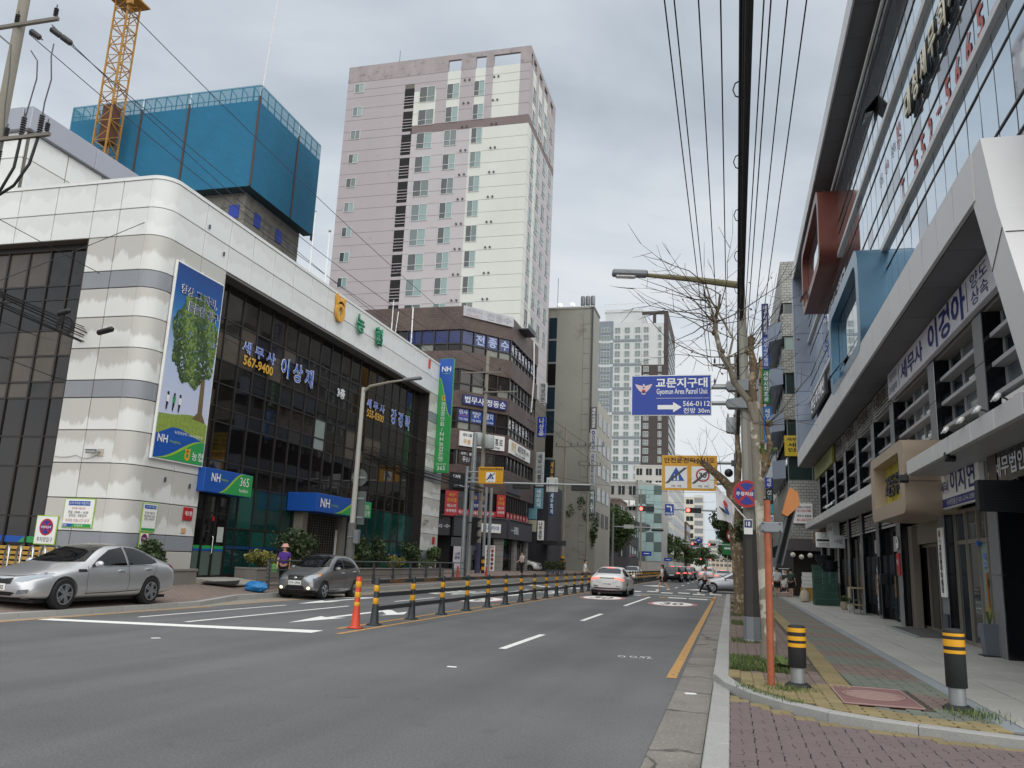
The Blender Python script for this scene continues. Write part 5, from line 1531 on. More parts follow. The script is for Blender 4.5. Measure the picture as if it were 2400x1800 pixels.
mb=MB();mb.prism([(-20.1,0),(-14.6,0),(-14.6,19.2),(-20.1,20.4)],'xz',186,204);B('wall',mb,GB,gs)
for k in range(8):
 for j in range(3):
  mb=MB();mb.box(-19.9+j*1.75,-18.25+j*1.75,185.9,186,2.5+k*2.1,4.5+k*2.1);B('pane',mb,mat('pale_teal_glass',P('9bb5b4'),0.08,spec=0.7)if(k+j)%3 else WGLASS,gs)
simple_block('white_corner_building','white metal clad building right of the pale glass front',-18.8,-14.6,206,226,21.5,WHB,6,2)
simple_block('grey_office_row','grey office row receding behind the blue left turn sign',-26,-15.2,232,290,29,GB2,8,4)
simple_block('brick_shop','brown brick shop house under the hotel tower',-24,-15,300,330,17,BRB,4,3,cat='shop')
hot=simple_block('hotel_tower','cream hotel tower with grey side bands at the end of the street',-27,-17.6,431,455,36.5,mat('hotel_cream',P('d2cdbd'),0.8),8,2,cat='hotel',ws=0.75)
mb=MB();mb.box(-17.6,-13.2,431,455,0,38);B('grey_side',mb,WHB,hot)
for k in range(9):
 mb=MB();mb.box(-17.5,-13.3,430.9,431,3+k*3.9,5.4+k*3.9);B('grey_band',mb,mat('hotel_grey',P('8b8d90'),0.8),hot)
t=thing('hotel_sign','dark grey hotel sign on the end street tower','sign',(-19,428,13))
mb=MB();mb.box(-21.5,-13.5,428,428.5,9.5,15.5);B('sign_box',mb,mat('hotel_sign_grey',P('3f4043'),0.5),t)
wt('HOTEL',t,(-17.6,427.9,13.3),'-y',6,1.7,LETW,ext=0);wt('LEXY',t,(-16.3,427.9,10.9),'-y',3.6,1.3,LETW,ext=0)
simple_block('far_block','pale far block closing the street on the left',-16,-9,640,660,22,GB2,6,5)
simple_block('far_block','blue glass tower block at the very end of the street',-12.5,-8.5,760,780,34,mat('far_blue',P('93a9b8'),0.5),8,3)
simple_block('far_block','grey far block right of the blue glass tower',-7,4,700,720,27,GB,6,5)
simple_block('far_block','low beige houses below the far signals',-12,6,560,575,8,mat('far_beige',P('b3a696'),0.8),2,7)
hb=MB();g=random.Random(4)
pts=[(-400+20*k,18+9*math.sin(k*0.5)+g.uniform(-2,2))for k in range(41)]
hb.prism([(-400,0)]+pts+[(400,0)],'xz',1100,1150)
hb.build('hill',mat('hill_green',P('54664f'),0.9,nz=(0.05,0.2)),kind='structure')
# ================================================================ glass office building on the right
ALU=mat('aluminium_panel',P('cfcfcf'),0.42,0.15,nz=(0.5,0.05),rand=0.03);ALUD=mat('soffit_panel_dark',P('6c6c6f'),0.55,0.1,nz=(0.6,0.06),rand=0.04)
ALUB=mat('aluminium_panel_blue',P('8f98a6'),0.3,0.45,nz=(0.5,0.05),rand=0.03)
SKYG=mat('mirror_sky_glass',P('c6d3dd'),0.03,0.9,nz=(0.8,0.04));SKYG2=mat('mirror_sky_glass_dim',P('8b9199'),0.08,0.8)
GRAN=mat('black_polished_granite',P('121318'),0.08,spec=0.6,nz=(90,0.3));PILG=mat('pillar_grey_panel',P('7c7d80'),0.4,0.2,nz=(0.8,0.05))
BRZ=mat('bronze_door_frame',P('8b8378'),0.4,0.4);DKGL=mat('dark_window_glass',P('2a3338'),0.04,spec=0.75,nz=(0.8,0.3));MIDGL=mat('curtained_window_glass',P('6a737a'),0.08,spec=0.65,nz=(1.2,0.2))
ob=thing('glass_office_building','mirror glass office building with silver frame, dark overhanging eaves and black granite shopfronts','office building',(5.1,18,0))
mb=MB();mb.box(5.75,22,12.5,53.5,0,20.3);B('wall_core',mb,mat('core_dark',P('2a2b2e'),0.8),ob)
ZG=[8.92,9.35,9.95,11.35,12.1,13.1,13.75,15.1,15.9,16.95,17.5,19.0,19.65]
NY_=42;YG=[13.0+k*40.4/NY_ for k in range(NY_+1)]
far_glass=MB()
for i in range(NY_):
 for j in range(12):
  y0,y1,z0,z1=YG[i]+0.02,YG[i+1]-0.02,ZG[j]+0.02,ZG[j+1]-0.02
  if i*12+j<300:
   p_=MB();p_.box(-0.012,0.012,-(y1-y0)/2,(y1-y0)/2,-(z1-z0)/2,(z1-z0)/2)
   o=p_.build('pane',SKYG2 if(j in(5,9)and rnd.random()<0.7)or rnd.random()<0.04 else SKYG,ob)
   o.location=Vector((5.06,(y0+y1)/2,(z0+z1)/2))-off_of(ob)
   o.rotation_euler=(0,rnd.gauss(0,0.0035),rnd.gauss(0,0.003))
  else:
   a=rnd.gauss(0,0.003)
   far_glass.M=Matrix.Translation((5.06,(y0+y1)/2,(z0+z1)/2))@Matrix.Rotation(a,4,'Z');far_glass.box(-0.012,0.012,-(y1-y0)/2,(y1-y0)/2,-(z1-z0)/2,(z1-z0)/2)
B('far_panes',far_glass,SKYG,ob,kind='stuff')
for z in ZG:
 big=z in(12.1,15.9)
 mb=MB();mb.box(5.025 if not big else 4.93,5.09,13,53.4,z-(0.02 if not big else 0.09),z+(0.02 if not big else 0.09));B('mullion' if not big else 'ledge',mb,DARKFRAME if not big else ALU,ob)
mb=MB()
for y in YG:mb.box(5.045,5.09,y-0.012,y+0.012,8.9,19.7)
B('mullion_grid',mb,DARKFRAME,ob,kind='stuff')
mb=MB();mb.box(4.95,5.2,13,53.4,19.68,19.8);B('head_trim',mb,WHITE,ob)
mb=MB();mb.box(5.2,5.75,12.6,53.5,8.0,20.3);B('slab_edge',mb,mat('spandrel',P('3b4147'),0.4),ob)
for k in range(22):
 y0,y1=12.8+k*1.86,12.8+(k+1)*1.86
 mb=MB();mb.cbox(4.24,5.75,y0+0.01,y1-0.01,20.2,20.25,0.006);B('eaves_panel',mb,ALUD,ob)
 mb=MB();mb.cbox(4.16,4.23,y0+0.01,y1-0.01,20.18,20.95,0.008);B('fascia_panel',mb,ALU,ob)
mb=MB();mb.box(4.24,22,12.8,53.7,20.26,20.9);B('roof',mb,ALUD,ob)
for k in range(6):
 z0,z1=8.95+k*1.88,8.95+(k+1)*1.88
 mb=MB();mb.cbox(4.2,5.1,53.0,53.08,z0+0.01,z1-0.01,0.006);mb.cbox(4.12,4.19,53.0,53.7,z0+0.01,z1-0.01,0.006);B('end_column_panel',mb,ALUB,ob)
mb=MB();mb.box(4.2,5.6,53.1,53.7,8,20.2);B('end_column',mb,ALUD,ob)
for k in range(30):
 y0,y1=14.6+k*1.31,14.6+(k+1)*1.31
 if y1>53.7:y1=53.7
 if y0>53.6:break
 mb=MB();mb.prism([(4.16,8.0),(4.24,8.0),(4.24,8.93),(4.16,8.9)],'xz',y0+0.012,y1-0.012);B('canopy_panel',mb,ALU,ob)
for k in range(17):
 y0,y1=14.6+k*2.3,14.6+(k+1)*2.3
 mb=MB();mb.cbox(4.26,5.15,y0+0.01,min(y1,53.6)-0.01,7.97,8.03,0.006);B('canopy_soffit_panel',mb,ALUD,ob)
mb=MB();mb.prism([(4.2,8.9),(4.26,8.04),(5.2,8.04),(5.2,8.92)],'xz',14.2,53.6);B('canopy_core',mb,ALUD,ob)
leg=[(14.75,7.95),(13.88,6.16),(13.11,4.61),(10.9,0.12),(10.0,0.12),(13.11,6.41),(13.59,7.4),(14.1,8.9),(14.75,8.9)]
mb=MB();mb.prism(leg,'yz',4.18,7.6);B('slanted_leg',mb,ALU,ob)
mb=MB()
for a,b_ in(((14.05,6.5),(13.4,7.0)),((13.0,4.4),(12.1,4.5))):mb.bar((4.175,*a),(4.175,*b_),0.012)
for z,y in((8.0,13.83),(6.9,13.34)):mb.bar((4.2,y,z),(7.6,y,z),0.014)
B('panel_joint',mb,mat('joint_dark',P('4a4a4c'),0.7),ob,kind='stuff')
def bay(label,outer,inner,x,m_,depth=0.9):
 """picture-frame bay: outline (y, z) with a recessed glazed opening"""
 n=len(outer)
 mb=MB()
 vs_=[(x,*p)for p in outer]+[(x,*p)for p in inner]+[(x+depth,*p)for p in outer]+[(x+0.3,*p)for p in inner]
 F=[]
 for k in range(n):
  j=(k+1)%n
  F+=[(k,j,n+j,n+k),(k,2*n+k,2*n+j,j),(n+k,n+j,3*n+j,3*n+k)]
 mb.add(vs_,F)
 return B(label,mb,m_,ob,smooth=35)
def arcs(pts,r,n=5):
 """round the corners of a polygon"""
 o=[]
 for i in range(len(pts)):
  p0,p1,p2=Vector(pts[i-1]),Vector(pts[i]),Vector(pts[(i+1)%len(pts)])
  a=p1+(p0-p1).normalized()*r;c=p1+(p2-p1).normalized()*r
  for k in range(n+1):
   t=k/n;o.append(tuple((1-t)**2*a+2*t*(1-t)*p1+t*t*c))
 return o
REDP=mat('red_brown_panel',P('6e3a2f'),0.35,0.3,nz=(0.6,0.1));BLUEP=mat('blue_steel_panel',P('56788f'),0.3,0.4,nz=(0.6,0.08))
bay('red_bay',arcs([(37.6,15.6),(46.7,15.6),(46.7,19.3),(37.6,19.3)],0.9),arcs([(38.1,16.0),(46.2,16.0),(46.2,18.9),(38.1,18.9)],0.7),4.15,REDP)
bay('blue_bay',arcs([(27.2,8.7),(35.4,8.7),(35.4,12.25),(27.2,12.25)],0.8),arcs([(27.75,9.05),(34.8,9.05),(34.8,11.8),(27.75,11.8)],0.55),4.15,BLUEP)
for(y0,y1,z0,z1)in((38.1,46.2,16.0,18.9),(27.75,34.8,9.05,11.8)):
 for k in range(7):
  a=y0+(y1-y0)*k/7;b_=y0+(y1-y0)*(k+1)/7
  for c,d in((z0,z0+0.75),(z0+0.75,z1)):
   mb=MB();mb.box(4.46,4.48,a+0.025,b_-0.025,c+0.025,d-0.025);B('pane',mb,SKYG,ob)
 mb=MB();mb.box(4.485,4.5,y0-0.3,y1+0.3,z0-0.3,z1+0.3);B('bay_back',mb,DARKFRAME,ob)
for y,z0,z1,x in((27.5,16.95,17.5,5.04),(44.6,16.0,16.75,4.45),(33.0,9.05,9.8,4.45)):
 p_=MB();p_.box(-0.02,0.02,-0.47,0.47,-(z1-z0)*1.25,0)
 o=p_.build('open_window',DGLASS,ob);o.location=Vector((x,y,z1))-off_of(ob);o.rotation_euler=(0,R(38),0)
 mb=MB();mb.box(x+0.0,x+0.015,y-0.47,y+0.47,z0,z1);B('window_opening',mb,DARKHOLE,ob)
CREAML=mat('letter_cream',P('d9d3bd'),0.4);LETR=mat('letter_red',P('b0514c'),0.5);LETG=mat('letter_grey_blue',P('8b93a6'),0.5)
for i,ch in enumerate('대성세무회계'):
 t=thing('facade_letter','cream block letter on the mirror glass, %s of the row'%['lowest and farthest','second','third','fourth','fifth','nearest'][i],'letter sign',(4.9,22.3-i*0.95,14.3),0,'cream block letters on the glass facade')
 wt(ch,t,(4.98,22.3-i*0.95,14.35),'-x',0.72,0.85,BLACK,'letter_side',bold=0.045,ext=0.06)
 wt(ch,t,(4.9,22.3-i*0.95,14.35),'-x',0.68,0.82,CREAML,bold=0.025,ext=0.02)
for i,ch in enumerate('T.552-5665'):
 wt(ch,ob,(5.03,24.2-i*0.87,12.66 if ch not in '.-' else(12.36 if ch=='.' else 12.7)),'-x',0.42 if ch not in '.' else 0.1,0.7 if ch not in '.-' else 0.1,LETR,'phone_number',bold=0.03,ext=0)
for(a,b_,m_),y in zip((('양','도',LETG),('상','속',LETR),('증','여',LETG),('불복','청구',LETR)),(27.3,26.3,25.2,24.3)):
 wt(a+b_ if len(a)==1 else a+'\n'+b_,ob,(5.03,y,14.5),'-x',0.55,0.4 if len(a)==1 else 0.8,m_,bold=0.02,ext=0)
wt('세무사 기행국',ob,(5.03,39.5,14.45),'-x',6.5,0.8,LETW,bold=0.03,ext=0)
wt('법무법인',ob,(5.03,47.0,13.4),'-x',4.5,0.7,mat('letter_pale',P('b9c4cc'),0.5),ext=0)
t=thing('facade_sign','black backed raised sign low on the far end of the mirror facade','sign',(4.8,47.5,10.5))
mb=MB();mb.box(4.82,4.95,43.4,51.2,10.6,11.7);B('sign_box',mb,BLACK,t);wt('한국 지식재산',t,(4.81,47.3,11.15),'-x',7.0,0.85,LETW,bold=0.03,ext=0.02)
PY=[14.2,18.1,22.3,27.8,31.6,35.4,39.2,43.0,46.8,50.6]
for y in PY:
 for z0,z1 in((0.12,1.7),(1.7,3.3),(3.3,4.9),(4.9,6.0),(6.0,7.05)):
  mb=MB();mb.cbox(5.1,5.62,y,y+0.06,z0+0.006,z1-0.006,0.005);B('granite_facing',mb,GRAN,ob)
  mb=MB();mb.cbox(5.1,5.16,y+0.066,y+0.7,z0+0.006,z1-0.006,0.005);B('pillar_panel',mb,PILG,ob)
 mb=MB();mb.box(5.165,5.75,y+0.065,y+0.69,0.12,7.05);B('pillar',mb,PILG,ob)
mb=MB();mb.box(5.2,5.75,12.6,53.5,7.05,7.97);mb.box(5.25,5.75,12.6,53.5,4.15,4.5);B('beam',mb,mat('beam_grey',P('8b8a86'),0.6,nz=(1,0.06)),ob)
for a,b_ in zip(PY,PY[1:]):
 y0,y1=a+0.7,b_
 n=max(2,round((y1-y0)/1.3));w=(y1-y0)/n
 for z0,z1 in((4.52,5.25),(5.3,5.88),(5.93,6.5),(6.55,7.03)):
  for k in range(n):
   mb=MB();mb.box(5.5,5.52,y0+k*w+0.04,y0+(k+1)*w-0.04,z0,z1);B('pane',mb,DKGL if rnd.random()<0.65 else MIDGL,ob)
 for z in(5.27,5.9,6.52):
  mb=MB();mb.cbox(5.22,5.5,y0+0.02,y1-0.02,z-0.05,z+0.05,0.01);B('window_ledge',mb,mat('ledge_grey',P('b6b5b6'),0.45,0.1),ob)
 mb=MB()
 for k in range(n+1):mb.box(5.46,5.53,y0+k*w-0.035,y0+k*w+0.035,4.5,7.05)
 B('window_frame',mb,mat('ledge_grey',P('b6b5b6'),0.45,0.1),ob)
for i,y in enumerate(PY[3:9]):
 for k in range(7):
  mb=MB();mb.prism([(5.12,7.14+k*0.12),(5.22,7.18+k*0.12),(5.22,7.2+k*0.12),(5.12,7.16+k*0.12)],'xz',y+0.75,y+3.75);B('louvre',mb,ALU,ob)
 wt(['조세불복','상속증여','기장대리','세무조사','법인세무','양도세'][i],ob,(5.08,y+2.25,7.55),'-x',2.4,0.5,mat('letter_bronze',P('4d4842'),0.5),ext=0.02)
t=thing('name_sign_board','long white sign board with large navy name lettering under the silver canopy','sign',(5.05,22.5,7.6))
mb=MB();mb.cbox(5.0,5.15,16.2,27.9,7.12,7.95,0.01);B('board',mb,mat('sign_lilac_white',P('e2e1ea'),0.45),t)
INKN=mat('navy_letters',P('2b2f78'),0.5)
wt('세무사',t,(4.99,24.35,7.52),'-x',2.9,0.56,INKN,bold=0.02,ext=0);wt('이경아',t,(4.99,20.5,7.54),'-x',3.5,0.76,INKN,bold=0.03,ext=0)
wt('기장대리',t,(4.99,27.05,7.72),'-x',1.3,0.26,GREYINK,ext=0);wt('조세불복',t,(4.99,27.05,7.34),'-x',1.3,0.26,INKN,ext=0)
wt('양도\n상속',t,(4.99,17.7,7.54),'-x',1.2,0.68,INKN,ext=0)
for y in(26.1,18.6):
 mb=MB();mb.box(4.992,4.998,y-0.015,y+0.015,7.2,7.88);B('divider',mb,GREYINK,t)
def can(y0,y1,n):
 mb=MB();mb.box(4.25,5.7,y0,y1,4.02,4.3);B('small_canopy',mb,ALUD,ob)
 for k in range(n):
  a=y0+(y1-y0)*k/n;b_=y0+(y1-y0)*(k+1)/n
  mb=MB();mb.cbox(4.17,4.24,a+0.008,b_-0.008,4.0,4.33,0.006);B('canopy_edge_panel',mb,ALU,ob)
  mb=MB();mb.cbox(4.24,5.2,a+0.008,b_-0.008,3.985,4.015,0.004);B('canopy_soffit_panel',mb,mat('soffit_silver',P('a3a3a6'),0.45,0.1),ob)
can(13.2,21.5,6);can(26.7,50,12)
for k,y in enumerate((17.46,16.35,15.28,14.2,38.5,37.6,36.7)):
 t=thing('floodlight','white floodlight on the small canopy, %s'%['farthest of the near four','second of the near four','third of the near four','nearest of all','farthest of the distant three','middle of the distant three','nearest of the distant three'][k],'floodlight',(4.25,y,4.33),0,'canopy floodlights')
 MB().tube([(0.1,0,0),(0.0,0,0.1),(-0.08,0,0.12)],0.018,5).build('bracket',DARKMETAL,t)
 b_=MB(Matrix.Translation((-0.12,0,0.12))@Matrix.Rotation(R(35),4,'Y'));b_.cbox(-0.035,0.035,-0.09,0.09,-0.06,0.06,0.02);b_.build('lamp_head',WHITE,t)
 b_=MB(Matrix.Translation((-0.17,0,0.09))@Matrix.Rotation(R(35),4,'Y'));b_.cbox(-0.01,0.01,-0.075,0.075,-0.045,0.045,0.004);b_.build('lens',LAMPGLASS,t)
for k,(y,z,lab)in enumerate(((17.8,4.0,'black square floodlight hanging below the near canopy edge'),(22.0,3.95,'black lamp fixed on the side of the beige box sign'))):
 t=thing('floodlight',lab,'floodlight',(4.25 if k==0 else 4.1,y-(0 if k==0 else 0.45),z))
 b_=MB(Matrix.Rotation(R(-25),4,'X'));b_.cbox(-0.1,0.1,-0.06,0.06,-0.13,0.05,0.015);b_.build('lamp_head',BLACK,t);MB().tube([(0,0,0.05),(0.1,0.02,0.12)],0.015,5).build('bracket',BLACK,t)
bx=thing('parking_sign_box','rounded beige box sign with yellow back and dark raised letters over the garage','sign',(4.2,24.1,4.1))
BEI=mat('beige_metal',P('b3a28e'),0.38,0.3,nz=(0.6,0.05))
outer=arcs([(21.75,3.12),(26.65,3.12),(26.65,4.95),(21.75,4.95)],0.32);inner=arcs([(22.35,3.5),(26.1,3.5),(26.1,4.68),(22.35,4.68)],0.12);n=len(outer)
mb=MB();F=[]
for k in range(n):
 j=(k+1)%n;F+=[(k,j,n+j,n+k),(k,2*n+k,2*n+j,j),(n+k,n+j,3*n+j,3*n+k)]
mb.add([(4.15,*p)for p in outer]+[(4.15,*p)for p in inner]+[(5.4,*p)for p in outer]+[(4.5,*p)for p in inner],F);B('box_frame',mb,BEI,bx,smooth=35)
mb=MB();mb.box(4.5,4.53,22.2,26.2,3.4,4.8);B('back_panel',mb,mat('sign_yellow_back',P('c2b23c'),0.5),bx)  # back panel is plain yellow, without emission
wt('교문동 주차빌딩',bx,(4.44,24.2,4.08),'-x',3.3,0.62,mat('letter_charcoal',P('35363a'),0.4),bold=0.02,ext=0.05)
mb=MB()
for y in(23.3,24.3,25.3):mb.box(4.494,4.499,y-0.006,y+0.006,3.5,4.68)
mb.tube([(4.148,21.75,3.9),(4.6,21.745,3.9),(5.2,21.745,3.9)],0.006,4)
B('panel_seam',mb,mat('joint_dark',P('4a4a4c'),0.7),bx,kind='stuff')
def hang_board(name,label,y0,y1,z0,z1,x,base,rows_,cat='sign',th=0.12):
 t=thing(name,label,cat,(x,(y0+y1)/2,(z0+z1)/2))
 mb=MB();mb.cbox(x,x+th,y0,y1,z0,z1,0.01);B('board',mb,base,t)
 for s,fy,fz,fw,fhh,m_ in rows_:wt(s,t,(x-0.008,y1-(y1-y0)*fy,z0+(z1-z0)*fz),'-x',(y1-y0)*fw,(z1-z0)*fhh,m_,bold=0.02,ext=0)
 return t
t=hang_board('office_sign','white box sign of tax accountant Lee Ji Yeon over the frosted glass door',18.72,21.95,3.22,4.2,4.98,WHITE,(('세무사',0.15,0.5,0.2,0.3,INKN),('이지연',0.62,0.58,0.62,0.56,INKN)))
mb=MB();mb.box(4.972,4.979,18.74,21.93,3.24,3.44);B('foot_strip',mb,INKN,t);wt('국세청출신 031-514-1200',t,(4.965,20.2,3.34),'-x',2.3,0.14,WHITE,ext=0)
t=hang_board('office_sign','dark glass sign panel with white tax corporation letters at the right edge',13.6,18.0,3.4,4.0,4.96,mat('smoked_panel',P('24211f'),0.1),(('세무법인',0.3,0.5,0.4,0.62,LETW),('TAX FIRM HYUN',0.33,0.9,0.36,0.13,GREYINK)))
mb=MB();mb.cbox(4.94,4.955,17.4,17.85,3.42,3.98,0.006);B('mark_plate',mb,mat('mark_plate',P('4a3a34'),0.3),t)
hang_board('office_sign','white sign with blue tax lettering below the second floor window',18.95,20.6,4.42,4.95,5.3,WHITE,(('세무',0.6,0.5,0.5,0.7,INKN),('국',0.15,0.5,0.2,0.6,INKN)))
hang_board('office_sign','white sign with red letters at the upper right picture edge',14.9,17.6,4.45,5.1,5.2,WHITE,(('ㄷㄷ',0.25,0.5,0.3,0.7,RED),))
hang_board('shop_sign','faded yellow green shop board under the far end of the silver canopy',43.5,52.6,7.05,7.9,5.02,mat('sign_olive',P('8d9042'),0.5,nz=(0.4,0.12)),(('경아래안사',0.5,0.5,0.7,0.55,mat('letter_olive',P('5c632c'),0.5)),))
t=thing('timber_sign','rough brown timber plank sign above the far grocery front','sign',(5.0,49,3.8))
TB=mat('rough_timber',P('6a5140'),0.8,nz=(3,0.3,0.3),rand=0.25)
for k in range(22):
 mb=MB();h=rnd.uniform(0.0,0.3);mb.cbox(4.95-rnd.uniform(0,0.05),5.02,45.7+k*0.38,46.05+k*0.38,3.28+h*0.5,4.0-h*0.1,0.01);B('plank',mb,TB,t)
hang_board('shop_sign','white vertical faced shop sign beside the timber plank sign',41.6,44.2,3.35,3.98,4.7,WGREY,(('구리 서점',0.5,0.55,0.7,0.4,GREYINK),),th=0.3)
t=thing('blade_sign','white rounded projecting sign with circle mark over the crates','sign',(4.35,46,3.1))
mb=MB();mb.cbox(4.2,4.95,44.5,44.6,2.85,3.6,0.03);B('board',mb,WHITE,t);mb=MB();mb.box(4.24,4.91,44.485,44.498,3.16,3.26);B('dark_band',mb,INK,t)
mb=MB()
for k in range(20):mb.bar((4.575+0.11*math.cos(k*0.314),44.49,3.44+0.11*math.sin(k*0.314)),(4.575+0.11*math.cos((k+1)*0.314),44.49,3.44+0.11*math.sin((k+1)*0.314)),0.014)
B('circle_mark',mb,INK,t);wt('비어있는 공방\n영업시간 안내',t,(4.575,44.48,3.0),'-y',0.5,0.18,GREYINK,ext=0)
mb=MB();mb.tube([(4.8,44.55,2.85),(4.8,44.55,0.14)],0.03,6);B('post',mb,STEEL,t)
t=thing('blade_sign','plain white projecting bookshop sign right of the rounded one','sign',(4.6,40.2,3.0))
mb=MB();mb.cbox(4.38,5.05,40.2,40.28,2.72,3.3,0.01);B('board',mb,WGREY,t);wt('서점',t,(4.75,40.19,3.02),'-y',0.35,0.18,INK,ext=0)
vs1=thing('vertical_sign','white vertical parking building sign on the grey pillar by the garage','sign',(5.07,22.6,2.0))
mb=MB();mb.cbox(5.04,5.095,22.36,22.84,1.14,2.82,0.008);B('board',mb,WHITE,vs1)
wt('\n'.join('교문동주차빌딩'),vs1,(5.032,22.6,1.82),'-x',0.24,1.16,INK,bold=0.04,ext=0);wt('구리시',vs1,(5.032,22.6,2.49),'-x',0.26,0.08,INK,ext=0)
mb=MB();mb.k=0;mb.poly([(5.032,22.6+0.09*math.cos(a*0.5236),2.67+0.09*math.sin(a*0.5236))for a in range(12)]);mb.k=1;mb.poly([(5.029,22.6+0.05*math.cos(a*0.5236),2.68+0.05*math.sin(a*0.5236))for a in range(12)]);B('city_mark',mb,[RED,NHGREEN],vs1)
hang_board('security_sign','small red and white security sign on the pillar left of the garage',28.0,28.45,1.62,2.3,5.06,RED,(('에스원',0.5,0.6,0.7,0.25,WHITE),),th=0.035)
t=thing('wall_clock_disc','round white disc sign above the red security sign','sign',(5.06,28.2,2.62))
b_=MB();b_.lathe([(0.19,0),(0.19,0.03)],20,(0,0,0),'x');b_.build('disc',WHITE,t);b_=MB();b_.lathe([(0.2,0.005),(0.2,0.02)],20,(0,0,0),'x');b_.build('rim',INK,t)
mb=MB();mb.tube([(5.05,28.2,2.62),(5.05,28.2,2.74)],0.01,4);B('hand',mb,INK,t)
ge=thing('garage_entrance','dark recessed garage entrance with bronze framed glass doors','entrance',(5.4,25.4,0.12))
mb=MB();mb.box(5.45,5.5,23.0,27.8,2.55,3.15);B('shutter_box',mb,mat('shutter_beige',P('7d776a'),0.5),ge)
for k in range(4):
 y0=23.05+k*1.18
 mb=MB();mb.box(5.62,5.64,y0+0.05,y0+1.13,0.2,2.5);B('glass_leaf',mb,mat('dark_garage_glass',P('191816'),0.05,spec=0.7),ge)
 mb=MB();mb.box(5.58,5.68,y0,y0+0.06,0.12,2.55);B('frame_post',mb,BRZ,ge)
mb=MB();mb.box(5.58,5.68,23,27.8,2.46,2.55);mb.box(5.58,5.68,23,27.8,0.12,0.2);B('frame_rail',mb,BRZ,ge)
mb=MB();mb.box(5.3,5.5,27.2,27.75,0.12,3.1);B('side_panel',mb,BRZ,ge)
mb=MB();mb.box(4.55,5.55,23.2,27.4,0.124,0.135);tag(mb.build('entrance_mat',mat('mat_grey',P('4f4f4d'),0.95,nz=(20,0.15))),'dark grey mat in front of the garage doors','mat')
mb=MB();mb.cbox(4.45,4.53,23.0,27.3,0.124,0.16,0.008);tag(mb.build('threshold_strip',STEEL),'raised metal threshold strip outside the garage entrance','strip')
FROSTG=mat('frosted_green_glass',P('7b938c'),0.12,spec=0.6,nz=(0.8,0.08))
od=thing('office_door','frosted green glass office door with vertical blue white lettering and timber handle','door',(5.35,19.6,0.12))
for y in(18.85,19.6,20.25,21.2,22.2):
 mb=MB();mb.box(5.28,5.4,y,y+0.07,0.12,3.2);B('frame_post',mb,BRZ,od)
for z in(0.12,2.4,3.12):
 mb=MB();mb.box(5.3,5.39,18.85,22.27,z,z+0.09);B('frame_rail',mb,BRZ,od)
for y0,y1 in((18.92,19.6),(19.67,20.25),(20.32,21.2),(21.27,22.2)):
 mb=MB();mb.box(5.33,5.35,y0,y1,0.21,2.4);B('glass_leaf',mb,FROSTG if y0<20 else DKGL,od)
 mb=MB();mb.box(5.33,5.35,y0,y1,2.49,3.12);B('transom_pane',mb,DKGL,od)
for k,ch in enumerate('세무사 이지연'):
 if ch!=' ':haloed(ch,od,(5.32,19.98,2.1-k*0.2),'-x',0.2,0.17)
wt('031-514-1200',od,(5.32,19.98,0.62),'-x',0.42,0.09,LETW,ext=0)
wt('세\n무\n사',od,(5.32,19.2,1.5),'-x',0.18,0.9,mat('letter_grey_green',P('3f4d4a'),0.5),ext=0)
mb=MB();mb.cbox(5.24,5.29,19.7,19.76,0.85,1.75,0.01);B('timber_handle',mb,mat('handle_timber',P('9a6a3c'),0.5),od)
mb=MB();mb.cbox(5.27,5.33,19.62,19.72,1.45,1.62,0.01);B('door_lock',mb,BLACK,od)
mb=MB();mb.lathe([(0.05,0),(0.06,0.05)],8,(5.24,20.2,2.38),'x');B('door_sensor',mb,NHBLUE,od)
for bi,a in enumerate(PY[3:9]):
 y0,y1=a+0.7,PY[3+bi+1]
 t=thing('shopfront','%s on the right'%['narrow dark shopfront just past the garage pillar','dark shopfront with vertical white lettering','shopfront behind the cloth covered rack','shopfront behind the brown cooler','grocery front behind the green crates','far grocery front under the timber planks'][bi],'shopfront',(5.4,(y0+y1)/2,0.12))
 mb=MB();mb.box(5.42,5.46,y0,y1,0.12,4.0);B('back_panel',mb,mat('shop_dark',P('1d1d1f'),0.5),t)
 mb=MB();mb.box(5.36,5.38,y0+0.9,y0+1.8,0.2,2.3);B('door_glass',mb,mat('shop_glass_green',P('2f4643'),0.06,spec=0.7)if bi==0 else DKGL,t)
 mb=MB();mb.box(5.36,5.38,y0+1.95,y1-0.1,0.5,2.3);B('shop_window',mb,DKGL,t)
 for q in(y0,y0+0.82,y0+1.84,y1-0.08):
  mb=MB();mb.box(5.33,5.41,q,q+0.08,0.12,3.1);B('frame_post',mb,BLACK if bi<2 else BRZ,t)
 mb=MB();mb.box(5.33,5.4,y0+0.9,y0+1.8,2.4,2.9);B('white_transom',mb,mat('transom_white',P('b9bab6'),0.4),t)
 for k in range(6):
  mb=MB();mb.box(5.2,5.24,y0,y1,3.2+k*0.12,3.27+k*0.12);B('louvre',mb,ALU,t)
 mb=MB();mb.cbox(5.29,5.33,y0+1.7,y0+1.75,0.9,1.6,0.006);B('handle',mb,mat('handle_timber',P('9a6a3c'),0.5),t)
 if bi in(1,2):wt('구리 서점',t,(5.19,(y0+y1)/2,3.52),'-x',2.2,0.42,mat('letter_pewter',P('b3b0a8'),0.4),ext=0.03)
t=thing('vertical_sign','black vertical sign with white accountant name on a far pillar','sign',(5.06,31.95,1.2))
mb=MB();mb.cbox(5.04,5.09,31.75,32.2,0.25,2.25,0.008);B('board',mb,BLACK,t);wt('\n'.join('세무사김병훈'),t,(5.03,31.97,1.15),'-x',0.22,1.5,LETW,bold=0.03,ext=0)
